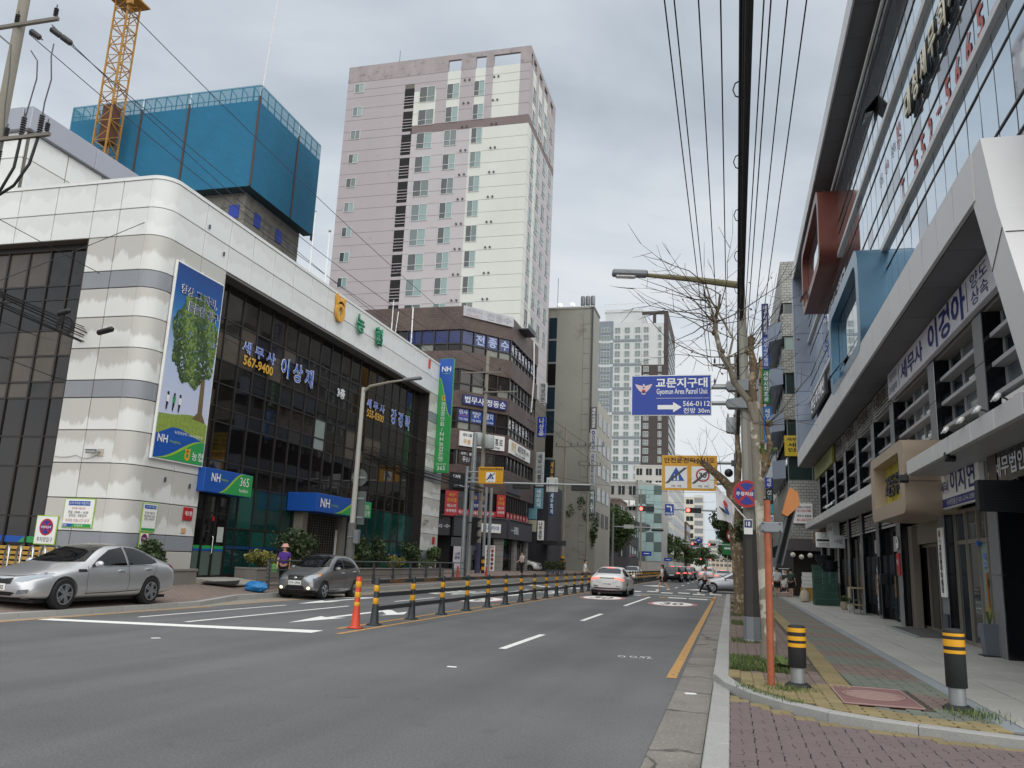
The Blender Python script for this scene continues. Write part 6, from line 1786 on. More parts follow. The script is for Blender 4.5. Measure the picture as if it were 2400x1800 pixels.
t=thing('letter_box','small black letter box on the pillar beside the dark shopfront','letter box',(5.0,31.3,1.4));mb=MB();mb.cbox(4.98,5.2,31.0,31.4,1.3,1.65,0.02);B('box',mb,BLACK,t);mb=MB();mb.box(4.972,4.979,31.05,31.35,1.52,1.55);B('slot',mb,GREYMETAL,t)
t=thing('led_display','black projecting scrolling display board at the right picture edge','display',(4.7,16.3,3.1))
mb=MB();mb.cbox(4.3,5.1,16.3,16.48,2.8,3.36,0.02);B('housing',mb,BLACK,t)
mb=MB()
for k in range(9):mb.box(4.37,5.06,16.29,16.298,2.86+k*0.05,2.89+k*0.05)
B('led_grille',mb,mat('led_off',P('222326'),0.3),t,kind='stuff');mb=MB();mb.tube([(5.0,16.4,3.36),(5.0,16.4,3.6),(5.1,16.4,3.7)],0.02,5);B('bracket',mb,DARKMETAL,t)
t=thing('plant_pot','tall grey square pot with a withered plant by the frosted door','plant pot',(5.0,18.8,0.124))
MB().add([(-0.13,-0.13,0),(0.13,-0.13,0),(0.13,0.13,0),(-0.13,0.13,0),(-0.17,-0.17,0.62),(0.17,-0.17,0.62),(0.17,0.17,0.62),(-0.17,0.17,0.62)],[(0,1,2,3),(4,5,6,7),(0,1,5,4),(1,2,6,5),(2,3,7,6),(3,0,4,7)]).build('pot',mat('pot_grey',P('5f666f'),0.5,nz=(3,0.08)),t)
MB().cbox(-0.2,0.2,-0.2,0.2,0,0.02,0.005).build('saucer',BLACK,t)
b_=MB();g=random.Random(8)
for k in range(9):
 a=g.uniform(0,6.28);b_.k=k%3;d=Vector((math.cos(a)*0.12,math.sin(a)*0.12,g.uniform(0.25,0.5)))
 o=Vector((0,0,0.6));w=Vector((-math.sin(a),math.cos(a),0))*0.022
 b_.add([o+w,o-w,o+d*0.7-w*1.2,o+d*0.7+w*1.2,o+d+Vector((d.x,d.y,-0.1))],[(0,1,2,3),(3,2,4)])
b_.build('leaf',[mat('dry_leaf',P('8a7a3c'),0.7),mat('leaf_mid_b',P('4f6a31'),0.6),mat('dry_leaf_b',P('6d6a35'),0.7)],t,recalc=False)
t=thing('wall_plaque','small dark printed plaque low on the pillar by the garage','plaque',(5.07,22.6,0.6));mb=MB();mb.cbox(5.05,5.095,22.38,22.86,0.3,0.75,0.005);B('plate',mb,mat('plaque_navy',P('2c2f3e'),0.4),t)
mb=MB()
for k in range(8):mb.box(5.045,5.049,22.43,22.81,0.35+k*0.045,0.365+k*0.045)
B('print_line',mb,GREYINK,t,kind='stuff')
GCR=mat('crate_green',P('2c5046'),0.5,nz=(3,0.1),rand=0.12);YCR=mat('crate_yellow',P('a97f2c'),0.55,nz=(3,0.12));STY=mat('styrofoam',P('c9c9c4'),0.7,nz=(4,0.06));BAS=mat('basin_black',P('24272a'),0.4)
def crate(name,label,loc,m_,cat,group,sz=(0.52,0.36,0.3),rz=0.0):
 t=thing(name,label,cat,loc,rz,group)
 a,b_,h=sz[0]/2,sz[1]/2,sz[2]
 mb=MB()
 for k in range(4):
  z=0.01+k*h/4
  mb.box(-a,a,-b_,-b_+0.015,z,z+h/4-0.025);mb.box(-a,a,b_-0.015,b_,z,z+h/4-0.025)
  mb.box(-a,-a+0.015,-b_,b_,z,z+h/4-0.025);mb.box(a-0.015,a,-b_,b_,z,z+h/4-0.025)
 mb.build('slatted_side',m_,t,kind='stuff')
 mb=MB()
 for x in(-a,a-0.03):
  for y in(-b_,b_-0.03):mb.box(x-0.003,x+0.033,y-0.003,y+0.033,0,h)
 mb.box(-a-0.008,a+0.008,-b_-0.008,b_+0.008,h-0.03,h-0.004);mb.box(-a+0.02,a-0.02,-b_+0.02,b_-0.02,0.0,0.02)
 mb.build('frame',m_,t)
 return t
for c_,(x,y)in enumerate(((3.98,41.2),(4.52,41.3),(4.0,41.75),(4.55,41.9))):
 for k in range(5 if c_<2 else 6):
  crate('plastic_crate','green slatted crate, %s from the ground in the %s stack outside the grocery'%(['lowest','second','third','fourth','fifth','topmost'][k],['front left','front right','rear left','rear right'][c_]),(x+rnd.uniform(-0.02,0.02),y,0.124+k*0.305),GCR,'crate','green crates stacked outside the grocery',rz=rnd.uniform(-0.05,0.05))
for k in range(7):
 t=thing('rubber_basin','black round basin on the green crates, %s of its pile'%['lowest','second','third','fourth','fifth','sixth','topmost'][k],'basin',(4.3+(0.2 if k<4 else-0.05),41.5+(0 if k<4 else 0.1),1.66+(k if k<4 else k-4)*0.09+(0 if k<4 else 0.35)),0,'black basins piled on the crates')
 MB().lathe([(0.27,0),(0.36,0.18),(0.4,0.2),(0.4,0.22),(0.34,0.19),(0.26,0.03)],18).build('bowl',BAS,t,50)
for k in range(2):crate('plastic_crate','yellow slatted crate, %s of the pair beyond the green stacks'%['lower','upper'][k],(3.92,47.2,0.124+k*0.33),YCR,'crate','yellow crates',(0.6,0.45,0.33))
for k in range(4):
 t=thing('foam_box','white foam fish box, %s of the pile on the yellow crates'%['lowest','second','third','topmost'][k],'box',(3.95+0.03*(k%2),47.2,0.79+k*0.2),rnd.uniform(-0.1,0.1),'foam boxes on the yellow crates')
 MB().cbox(-0.28,0.28,-0.2,0.2,0,0.155,0.01).build('box',STY,t);MB().cbox(-0.29,0.29,-0.21,0.21,0.157,0.195,0.008).build('lid',STY,t)
t=thing('sack','pale woven sack slumped between yellow and green crates','sack',(3.6,44.6,0.124));b_=MB();b_.lathe([(0.1,0),(0.25,0.05),(0.27,0.25),(0.2,0.5),(0.08,0.62),(0.1,0.7)],10);b_.build('body',mat('sack_cloth',P('a8a08c'),0.9,nz=(6,0.15),bump=(10,0.6,0.05)),t,60);MB().lathe([(0.09,0.58),(0.09,0.62)],8).build('tie',GREYINK,t)
t=thing('cooler_bin','brown upright bin beside the green crates','bin',(4.75,43.2,0.124));MB().cbox(-0.28,0.28,-0.3,0.3,0,0.95,0.03).build('body',mat('bin_brown',P('574b40'),0.5,nz=(3,0.1)),t);MB().cbox(-0.3,0.3,-0.32,0.32,0.955,1.02,0.02).build('lid',mat('bin_brown_lid',P('473d35'),0.5),t)
t=thing('display_rack','white wire display rack with packets at the grocery corner','rack',(3.25,57.4,0.02))
for x in(-0.5,0.5):
 for y in(-0.2,0.2):MB().tube([(x,y,0.05),(x,y,1.8)],0.02,5).build('post',WHITE,t)
for k in range(5):MB().cbox(-0.5,0.5,-0.2,0.2,0.2+k*0.38,0.23+k*0.38,0.005).build('shelf',WHITE,t)
b_=MB();g=random.Random(2)
for k in range(24):b_.k=g.randrange(3);x=-0.45+(k%6)*0.15;z=0.235+(k//6)*0.38;b_.box(x,x+0.13,-0.15,0.12,z,z+g.uniform(0.12,0.28))
b_.build('packets',[STY,mat('packet_beige',P('a8987c'),0.6),mat('packet_dark',P('33363c'),0.6)],t,kind='stuff')
t=thing('draped_rack','low steel rack with a beige cloth hung over it outside the shop','rack',(4.68,34.6,0.124))
for x in(-0.2,0.2):
 for y in(-0.6,0.6):MB().tube([(x,y,0),(x,y,0.95)],0.018,5).build('leg',GREYMETAL,t)
for z in(0.32,0.93):MB().cbox(-0.22,0.22,-0.65,0.65,z,z+0.03,0.006).build('shelf',mat('rack_timber',P('8a7a62'),0.6),t)
b_=MB()
for i in range(6):
 for sx in(-0.24,0.235):b_.box(sx,sx+0.01,0.05+i*0.1,0.15+i*0.1,0.55+0.03*(i%3),0.965)
b_.box(-0.24,0.245,0.05,0.65,0.965,0.975);b_.build('cloth',mat('cloth_beige',P('a39a80'),0.9,nz=(5,0.1)),t)
for k,(x,y,s,c_)in enumerate(((4.6,37.6,0.3,P('9a8f7c')),(4.75,36.9,0.24,P('b9b9b2')))):
 t=thing('clay_pot',['round beige clay pot near the draped rack','smaller white pot with green sprigs beside the beige one'][k],'plant pot',(x,y,0.124));b_=MB();b_.lathe([(s*0.4,0),(s*0.62,s*0.5),(s*0.55,s),(s*0.6,s*1.1)],12);b_.build('pot',mat('clay%d'%k,c_,0.7),t,50)
 b_=MB();g=random.Random(k+3);leafcloud(b_,90,lambda:(g.gauss(0,s*0.3),g.gauss(0,s*0.3),s*1.1+g.random()*s*0.8),0.05,g,3);b_.build('foliage',LEAF['mid'],t,recalc=False)
WT_=wall_tile('white_long_tile',P('a9a8a2'),P('9b9a94'),P('55544f'),0.36,0.2,0.5)
wb=thing('white_tiled_building','pale tiled corner building with dark window bands across the side street','building',(3.85,60,0))
mb=MB();mb.box(4.2,16,60.4,84,0,23.6);B('wall_core',mb,DARKHOLE,wb)
TBZ=[(20.8,24.0),(18.3,20.0),(15.55,17.3),(12.15,14.0),(3.8,7.85)]
for k,(z0,z1)in enumerate(TBZ):
 if k<4:
  mb=MB();mb.prism([(3.85,60),(16,60),(16,84),(3.85,84)],'xy',z0,z1);B('tile_band',mb,WT_,wb)
 else:
  mb=MB();mb.prism([(4.0,60),(16,60),(16,84),(4.0,84)],'xy',z0,z1);B('tile_band',mb,WT_,wb)
GW=mat('green_window_glass',P('2f3c3a'),0.08,spec=0.6,nz=(0.6,0.2));GW2=mat('pale_curtain_window',P('8ea29a'),0.3)
for z0,z1 in((20.0,20.8),(17.3,18.3),(14.0,15.55),(10.95,12.15),(7.85,9.5)):
 for j in range(4):
  mb=MB();mb.box(4.05+j*1.6,5.6+j*1.6,60.12,60.16,z0+0.04,z1-0.04);B('pane',mb,GW2 if(z0==17.3 and j==0)else GW,wb)
  mb=MB();mb.box(4.0+j*1.6,4.05+j*1.6,60.06,60.2,z0,z1);B('window_frame',mb,GREYMETAL,wb)
 for j in range(9):
  mb=MB();mb.box(3.98,4.02,60.4+j*2.6,62.8+j*2.6,z0+0.04,z1-0.04);B('pane',mb,GW,wb)
  mb=MB();mb.box(3.92,4.0,62.8+j*2.6,63.0+j*2.6,z0,z1);B('window_frame',mb,WHITE,wb)
for k in range(4):
 mb=MB();mb.prism([(3.0,61.2),(3.85,60.3),(3.85,74),(3.0,73)],'xy',8.0+k*3.4,9.3+k*3.4);B('bay_box',mb,ALUB,wb)
mb=MB();mb.cbox(3.6,16,59.5,60.3,3.0,3.82,0.02);B('shop_fascia',mb,mat('fascia_dark',P('4c484a'),0.5),wb)
mb=MB();mb.box(4.2,12,60.32,60.38,0.05,3.0);B('shop_interior',mb,mat('shop_interior',P('1e1a14'),0.8,nz=(2,0.4)),wb)
for k in range(3):
 t=thing('paper_lantern','round white paper lantern hanging in the grocery porch, %s'%['left','middle','right'][k],'lantern',(4.1+k*0.55,59.3,2.7-0.12*(k%2)),0,'white lanterns in the porch')
 MB().sphere((0,0,0),0.17,12,8).build('globe',mat('lantern_white',P('c8c4b8'),0.6),t,60);MB().tube([(0,0,0.16),(0,0,0.5)],0.01,4).build('cord',BLACK,t)
for lab,x0,x1,z0,z1,c_,rows_ in(('yellow sign board of a tax corporation on the tiled corner building',3.8,6.6,9.5,10.95,mat('sign_yellow',P('c9ad28'),0.5),(('세무법인',0.3,0.82,0.5,0.17,INK),('세 무',0.32,0.55,0.5,0.2,INK),('안 태',0.32,0.3,0.5,0.2,INK),('3층',0.5,0.1,0.14,0.12,INK))),('white sign board with two accountants and red phone numbers',4.25,5.5,4.85,6.2,WHITE,(('세무사 이상민',0.55,0.82,0.75,0.13,INK),('031-510-1989',0.55,0.64,0.75,0.13,RED),('세무사 임종효',0.55,0.38,0.75,0.13,INK),('031-523-2777',0.55,0.18,0.75,0.13,RED)))):
 t=thing('office_sign',lab,'sign',((x0+x1)/2,59.9,(z0+z1)/2));mb=MB();mb.cbox(x0,x1,59.8,59.98,z0,z1,0.01);B('board',mb,c_,t)
 for s,fx,fz,fw,fhh,m_ in rows_:wt(s,t,(x0+(x1-x0)*fx,59.79,z0+(z1-z0)*fz),'-y',(x1-x0)*fw,(z1-z0)*fhh,m_,bold=0.02,ext=0)
GRNS=mat('sign_green',P('1f7a42'),0.45);SKYB=mat('sign_sky_blue',P('2a74b8'),0.45)
blade('navy vertical sign, topmost of the stack beyond the bare tree',2.62,3.14,19.45,22.1,64,NAVY,'세무사윤동현',LETW)
blade('grey and blue vertical sign under the navy one beyond the bare tree',2.6,3.14,16.8,19.4,64,mat('sign_mid_blue',P('3c5fae'),0.45),'세무사유명덕',LETW)
blade('green vertical sign of tax accountant Choi beyond the bare tree',2.52,3.14,14.1,16.75,64,GRNS,'세무사최호웅',LETW)
blade('sky blue rounded vertical sign under the green one',2.54,3.22,11.1,13.85,64,SKYB,'세무사류해진',LETW)
blade('small blue square sign above the black convenience store sign',2.45,2.98,7.3,8.05,60.5,BLUE,'세무',LETW)
blade('black square convenience store sign with white and teal letters',2.48,2.98,6.2,7.26,60.5,BLACK,'',LETW,vertical=False,extra=(('GS',0.72,0.6,0.3,LETW),('25',0.36,0.6,0.3,PALEBLUE)))
blade('teal light sign below the black convenience store sign',2.75,2.99,5.5,6.18,60.5,mat('sign_teal',P('3f9fb0'),0.45),'',LETW)
blade('white and blue small sign under the teal light sign',2.76,2.98,4.3,5.4,60.5,WHITE,'법무',BLUE)
t=blade('red vertical banner with white round petals behind the lamp pole',1.18,1.46,1.9,4.6,52.0,mat('banner_crimson',P('9c2632'),0.6),'',LETW,th=0.04,name='banner')
mb=MB()
for k in range(7):
 for a in range(16):pass
 mb.add([(1.32+0.1*math.cos(a*0.3927),51.992,2.2+k*0.36+0.13*math.sin(a*0.3927))for a in range(16)]+[(1.32+0.065*math.cos(a*0.3927),51.992,2.2+k*0.36+0.09*math.sin(a*0.3927))for a in range(16)],[(a,(a+1)%16,16+(a+1)%16,16+a)for a in range(16)])
B('petal_ring',mb,LETW,t)
mb=MB();mb.tube([(1.48,52.02,0.0),(1.48,52.02,4.7)],0.03,6);B('banner_pole',mb,STEEL,t)
yb=simple_block('yellow_fronted_building','grey block with yellow front panel behind the vertical sign stack',3.3,14,86,110,23,GB,6,3)
mb=MB();mb.box(3.25,5.5,85.7,85.9,12,23);B('yellow_panel',mb,mat('ochre_wall',P('a98433'),0.8),yb)
simple_block('blue_side_building','blue grey block behind the sky blue vertical sign',3.0,14,112,150,18,mat('blue_wall',P('6f8096'),0.8),5,3)
simple_block('right_side_row','plain far row of buildings hidden behind the right trees',3.2,14,155,330,15,GB,4,3)
# ================================================================ street furniture
def pole(name,label,cat,base,z1,r0,r1,m_,n=10,lean=(0,0),group=None):
 t=thing(name,label,cat,base,0,group)
 MB().tube([(0,0,0),(lean[0],lean[1],z1-base[2])],[r0,r1],n).build('pole',m_,t,40)
 return t
def L(t,name,mb,m_,smooth=None,kind=None):return mb.build(name,m_,t,smooth,kind=kind)
DELIN=mat('post_black',P('2f3538'),0.5,nz=(6,0.08))
def flex_post(t,y,base,col,band,bands,x=0.0,h=1.05):
 p=MB(Matrix.Translation((x,y,0)))
 p.cbox(-0.14,0.14,-0.14,0.14,0.0,0.025,0.008)
 p.lathe([(0.115,0.026),(0.1,0.06),(0.075,0.38),(0.062,0.5),(0.058,h-0.02),(0.05,h)],14)
 o=L(t,'post',p,col,50)
 for z0,z1 in bands:
  b_=MB(Matrix.Translation((x,y,0)));r_=0.066 if z0>0.42 else 0.075
  b_.lathe([(r_-0.004,z0),(r_,z0+0.005),(r_-0.003,z1-0.005),(r_-0.006,z1)],14);b_.build('reflective_band',band,o,50)
 b_=MB(Matrix.Translation((x,y,0)))
 for sx in(-0.1,0.1):
  for sy in(-0.1,0.1):b_.lathe([(0.014,0.026),(0.012,0.04)],6,(sx,sy,0))
 b_.build('anchor_bolt',DARKMETAL,o,kind='stuff')
 return o
def barrier(label,x,y0,n,step,detail=True):
 t=thing('median_barrier',label,'barrier',(x,y0,0.005))
 for k in range(n):flex_post(t,k*step,0,DELIN,YELLOW,((0.46,0.6),(0.74,0.88)))
 for k in range(n-1):
  for z in(0.36,0.66,0.96):
   b_=MB();b_.cbox(-0.022,0.022,k*step+0.07,(k+1)*step-0.07,z-0.05,z+0.05,0.008)
   o=L(t,'rail',b_,DELIN)
   if z>0.9 and k<14:text('무단횡단금지',o,(0.026,(k+0.5)*step,z),'+x',0.95,0.075,mat('rail_orange',P('c98a3c'),0.5),ext=0)
barrier('black and yellow post and rail barrier along the centre line before the crossing',-7.85,17.8,15,2.28)
barrier('second black and yellow barrier beyond the crossing behind the white sedan',-7.9,62,25,2.0)
t=thing('flexible_post','orange flexible post with yellow bands at the start of the centre barrier','post',(-7.82,16.75,0.005))
flex_post(t,0,0,ORANGE,YELLOW,((0.44,0.55),(0.64,0.76),(0.86,0.98)),h=1.08)
for k,(x,y,lab)in enumerate(((-16.5,49.6,'red flexible post by the railing end on the left pavement'),(-15.2,51.5,'small red post left of the crossing beside steel poles'))):
 t=thing('flexible_post',lab,'post',(x,y,kz(y)+0.02));flex_post(t,0,0,mat('post_red',P('b5352c'),0.5),YELLOW,(),h=0.8)
for k,(x,y,h,bands,lab)in enumerate(((0.84,11.92,0.78,((0.5,0.55),(0.585,0.64),(0.69,0.745)),'black and yellow striped bollard beside the orange pole'),(2.53,11.0,0.9,((0.62,0.66),(0.7,0.78),(0.815,0.85)),'taller black and yellow bollard at the granite pavement edge'))):
 t=thing('bollard',lab,'bollard',(x,y,0.122),0,'striped bollards on the right pavement')
 L(t,'base_flange',MB().lathe([(0.17,0),(0.165,0.02),(0.12,0.05)],18),RUBBER,50)
 L(t,'steel_base',MB().lathe([(0.092,0.05),(0.092,0.26)],18),STEEL,50)
 L(t,'sleeve',MB().lathe([(0.108,0.24),(0.115,0.25),(0.115,h-0.04),(0.105,h-0.01),(0.08,h)],20),RUBBER,50)
 for z0,z1 in bands:L(t,'reflective_band',MB().lathe([(0.1145,z0),(0.117,z0+0.002),(0.117,z1-0.002),(0.1145,z1)],20),YELLOW,50)
t=pole('orange_pole','rusty orange pole at the pavement corner with bracket and hooded panel','pole',(0.5,11.88,0.12),2.55,0.048,0.045,mat('rusty_orange',P('a0573a'),0.6,nz=(6,0.2),two=(14,P('5e3524'),0.62,0.75)),12)
L(t,'cap',MB().lathe([(0.05,2.43),(0.05,2.45)],10),RUBBER)
L(t,'bracket',MB().cbox(-0.09,0.2,-0.06,0.06,1.99,2.13,0.01),GREYMETAL)
b_=MB()
for q in(-0.06,0.16):
 for z in(2.01,2.11):b_.sphere((q,-0.065,z),0.014,6,4)
L(t,'bracket_bolt',b_,DARKMETAL,kind='stuff')
b_=MB()
for dx,dy in((0,0),(0.1,0.02),(0.04,0.12)):b_.tube([(0.08+dx,0.1+dy,1.55),(0.3+dx,0.16+dy,2.4)],0.016,5)
L(t,'slanted_rail',b_,DARKMETAL,kind='stuff')
b_=MB();b_.add([(0.12,0.12,1.58),(0.2,0.2,1.58),(0.42,0.3,2.4),(0.33,0.18,2.4)],[(0,1,2,3)]);L(t,'dark_panel',b_,BLACK)
b_=MB();b_.prism([(0.2,2.26),(0.27,2.22),(0.44,2.38),(0.42,2.55),(0.33,2.62),(0.3,2.6)],'xz',0.08,0.34);L(t,'hood',b_,mat('hood_orange',P('b0703a'),0.55,nz=(4,0.12)))
LPOLE=mat('lamp_pole_paint',P('97958a'),0.6,0.1,nz=(1.2,0.12,0.2))
t=pole('street_lamp','tall grey street lamp carrying the blue police sign over the road','street lamp',(0.45,18.65,0.12),8.25,0.15,0.085,LPOLE,8,(-0.13,0.1))
L(t,'base_casing',MB().lathe([(0.24,0),(0.23,0.02),(0.2,0.05),(0.19,0.5),(0.17,0.52)],8),GREYMETAL)
L(t,'dark_sleeve',MB().lathe([(0.185,0.48),(0.18,2.3),(0.15,2.32)],8),mat('sleeve_dark',P('3a3836'),0.6,nz=(4,0.1)))
L(t,'lamp_arm',MB().tube([(-0.13,0.1,7.95),(-0.5,0.05,8.0),(-1.2,-0.1,8.08),(-2.3,-0.5,8.1)],[0.09,0.085,0.07,0.05],8),mat('arm_olive',P('6f6a4c'),0.6),40)
hd=L(t,'lamp_head',MB(Matrix.Translation((-2.62,-0.62,8.11))@Matrix.Rotation(R(14),4,'Z')).cbox(-0.42,0.4,-0.13,0.13,-0.07,0.07,0.035),GREYMETAL)
L(hd,'lens',MB(Matrix.Translation((-2.7,-0.64,8.035))@Matrix.Rotation(R(14),4,'Z')).cbox(-0.25,0.2,-0.09,0.09,-0.03,0.01,0.01),LAMPGLASS)
for z in(5.5,5.13):L(t,'sign_arm',MB().tube([(0.2,0.02,z),(-0.9,-0.02,z)],0.05,8),STEEL,40)
for z in(5.53,5.13):L(t,'arm_clamp',MB().prism([(-0.5,z-0.05),(-0.45,z-0.12),(0.1,z-0.14),(0.2,z-0.1),(0.2,z+0.1),(0.1,z+0.14),(-0.45,z+0.07),(-0.5,z+0.03)],'xz',-0.16,0.14),GREYMETAL)
t=thing('police_sign','blue road sign pointing to the area patrol unit with arrow and eagle mark','road sign',(-1.27,18.58,5.43))
SB=mat('sign_royal_blue',P('113a9c'),0.35)
L(t,'board',MB().cbox(-0.905,0.905,-0.02,0.0,-0.475,0.475,0.015),WHITE);L(t,'face',MB().box(-0.885,0.885,-0.026,-0.019,-0.455,0.455),SB)
L(t,'rear_frame',MB().box(-0.8,0.8,0.002,0.05,-0.35,-0.28).box(-0.8,0.8,0.002,0.05,0.25,0.32),GREYMETAL,kind='stuff')
text('교문지구대',t,(0.24,-0.03,0.29),'-y',1.16,0.23,WHITE,bold=0.025,ext=0);text('Gyomun Area Patrol Unit',t,(0.25,-0.03,0.07),'-y',1.15,0.17,WHITE,bold=0.01,ext=0)
text('566-0112',t,(0.57,-0.03,-0.2),'-y',0.6,0.12,WHITE,bold=0.01,ext=0);text('전방 30m',t,(0.57,-0.03,-0.36),'-y',0.58,0.13,WHITE,bold=0.01,ext=0)
L(t,'divider',MB().box(-0.33,0.86,-0.03,-0.027,-0.075,-0.068),WHITE)
b_=MB();b_.prism([(-0.3,-0.33),(0.05,-0.33),(0.05,-0.4),(0.24,-0.28),(0.05,-0.16),(0.05,-0.23),(-0.3,-0.23)],'xz',-0.03,-0.027);L(t,'arrow',b_,WHITE)
b_=MB()
for s_ in(-1,1):b_.poly([(-0.62+s_*0.02,-0.03,0.22),(-0.62+s_*0.2,-0.03,0.27),(-0.62+s_*0.15,-0.03,0.17),(-0.62+s_*0.09,-0.03,0.1),(-0.62+s_*0.02,-0.03,0.05)])
b_.poly([(-0.68,-0.032,0.17),(-0.56,-0.032,0.17),(-0.58,-0.032,0.02),(-0.66,-0.032,0.02)]);b_.poly([(-0.64,-0.033,0.2),(-0.6,-0.033,0.2),(-0.6,-0.033,0.27),(-0.64,-0.033,0.26)])
L(t,'eagle_mark',b_,mat('eagle_pink',P('d9c2c4'),0.5))
b_=MB();b_.k=0;b_.poly([(-0.62+0.045*math.cos(a*0.393),-0.036,0.09+0.045*math.sin(a*0.393))for a in range(0,9)]);b_.k=1;b_.poly([(-0.62+0.045*math.cos(a*0.393),-0.036,0.09+0.045*math.sin(a*0.393))for a in range(8,17)]);L(t,'red_blue_disc',b_,[RED,NAVY])
t=thing('no_parking_sign','round red and blue no parking sign on the street lamp','road sign',(0.36,18.4,3.2))
b_=MB();b_.lathe([(0.3,0),(0.3,0.012)],32,(0,0,0),'y');L(t,'plate',b_,GREYMETAL);noparking(t,(0.36,18.398,3.2),0.295,'-y')
L(t,'clamp',MB().box(-0.04,0.06,0.013,0.12,-0.04,0.04),STEEL)
t=thing('number_plate','small white and navy pole number plate on the street lamp','plate',(0.38,18.44,2.5));L(t,'plate',MB().box(-0.09,0.09,-0.006,0,-0.16,0.16),WHITE);L(t,'navy_field',MB().box(-0.08,0.08,-0.009,-0.006,-0.02,0.14),NAVY);text('18',t,(0,-0.012,0.06),'-y',0.09,0.1,WHITE,bold=0.02,ext=0)
def flag(label,o,s):
 t=thing('national_flag',label,'flag',o)
 L(t,'staff',MB().tube([(0.02*s,0,0),(-0.62*s,-0.06,0.72*s)],0.014*s,6),WHITE,40)
 U=[(-0.6,0.70),(-0.45,0.52),(-0.3,0.36),(-0.22,0.27)];D_=[(-0.58,-0.03),(-0.4,-0.06),(-0.3,-0.1),(-0.24,-0.22)]
 b_=MB();v=[]
 for i in range(7):
  q=i/6;k=min(2,int(q*3));f=q*3-k
  top=Vector(U[k]).lerp(Vector(U[k+1]),f);bot=Vector(D_[k]).lerp(Vector(D_[k+1]),f)
  for j in range(6):
   p=top.lerp(bot,j/5);v.append((p.x*s,-0.06+0.07*s*math.sin(q*11+j*0.5),p.y*s))
 b_.add(v,[(i*6+j,i*6+j+1,(i+1)*6+j+1,(i+1)*6+j)for i in range(6)for j in range(5)])
 L(t,'cloth',b_,mat('flag_white',P('d9d8d8'),0.7),60)
 y=-0.16*s-0.02
 b_=MB();b_.k=0;b_.poly([(x*s,y,z*s)for x,z in((-0.46,0.36),(-0.42,0.38),(-0.36,0.28),(-0.36,0.2),(-0.44,0.27))]);b_.k=1;b_.poly([(x*s,y,z*s)for x,z in((-0.44,0.265),(-0.36,0.195),(-0.32,0.08),(-0.36,0.06),(-0.41,0.16))]);L(t,'red_blue_circle',b_,[RED,mat('flag_blue',P('2a4a8f'),0.6)])
 b_=MB()
 for k in range(3):b_.bar(((-0.54+k*0.035)*s,y,(0.21+0.03*k)*s-0.05*k*s+0.03*s),((-0.45+k*0.035)*s,y,(0.1+0.03*k)*s-0.05*k*s+0.03*s),0.02*s)
 L(t,'trigram',b_,INK)
flag('white national flag drooping from the street lamp beside the mottled trunk',(0.32,18.42,2.66),1.0)
flag('distant second national flag on the signal pole',(0.3,48.8,4.6),1.75)
t=pole('signal_pole','grey steel signal pole at the right crossing carrying the yellow sign','pole',(0.42,49,0.12),8.2,0.17,0.15,mat('pole_grey',P('6c7073'),0.5,0.2,nz=(3,0.08)),12)
for z in(7.5,6.3):L(t,'sign_arm',MB().tube([(0,0,z),(-2.4,-0.1,z)],0.09,8),STEEL,40)
L(t,'clamp',MB().box(-0.3,0.3,-0.25,0.25,7.35,7.65),DARKMETAL);L(t,'loudspeaker',MB().sphere((-0.45,-0.3,6.9),0.25,10,6),BLACK,60)
def zone_sign(label,x0,x1,z0,z1,y,title,second):
 t=thing('school_zone_sign',label,'road sign',((x0+x1)/2,y,(z0+z1)/2));w=x1-x0;h=z1-z0
 L(t,'board',MB().cbox(-w/2,w/2,-0.03,0,-h/2,h/2,0.01),mat('zone_yellow',P('dca021'),0.4));text(title,t,(0,-0.04,h*0.36),'-y',w*0.92,h*0.16,INK,bold=0.02,ext=0)
 cells_=((-0.24,'tri'),(0.24,'lim'))if second else((0,'tri'),)
 for fx,kind_ in cells_:
  cx=fx*w;q=h*0.31 if second else h*0.3;cz=-h*0.12
  L(t,'panel',MB().box(cx-q,cx+q,-0.036,-0.031,cz-q,cz+q),WHITE)
  if kind_=='tri':
   b_=MB();b_.poly([(cx-q*0.75,-0.039,cz-q*0.35),(cx+q*0.75,-0.039,cz-q*0.35),(cx,-0.039,cz+q*0.9)]);L(t,'blue_triangle',b_,NHBLUE)
   b_=MB()
   for sx in(-0.14,0.16):b_.poly([(cx+q*(sx-0.09),-0.042,cz-q*0.3),(cx+q*(sx+0.09),-0.042,cz-q*0.3),(cx+q*(sx+0.05),-0.042,cz+q*0.22),(cx+q*(sx-0.05),-0.042,cz+q*0.22)])
   L(t,'walker_print',b_,WHITE)
  else:
   b_=MB()
   for k in range(20):
    a0,a1=k*0.314159,(k+1)*0.314159;c0,s0,c1,s1=math.cos(a0),math.sin(a0),math.cos(a1),math.sin(a1)
    b_.add([(cx+q*0.62*c0,-0.039,cz+q*(0.2+0.62*s0)),(cx+q*0.62*c1,-0.039,cz+q*(0.2+0.62*s1)),(cx+q*0.48*c1,-0.039,cz+q*(0.2+0.48*s1)),(cx+q*0.48*c0,-0.039,cz+q*(0.2+0.48*s0))],[(0,1,2,3)])
   L(t,'red_ring',b_,RED);text('30',t,(cx,-0.04,cz+q*0.2),'-y',q*0.7,q*0.5,INK,bold=0.03,ext=0)
  b_=MB()
  for k in(-1,0,1):b_.add([(cx-q*0.9+k*q*0.1,-0.045,cz-q*0.55),(cx-q*0.85+k*q*0.1,-0.045,cz-q*0.6),(cx+q*0.9+k*q*0.1,-0.045,cz+q*0.85),(cx+q*0.85+k*q*0.1,-0.045,cz+q*0.9)],[(0,1,2,3)])
  L(t,'slash',b_,GREYINK);text('해 제',t,(cx,-0.04,cz-q*0.82),'-y',q*0.9,q*0.22,INK,ext=0)
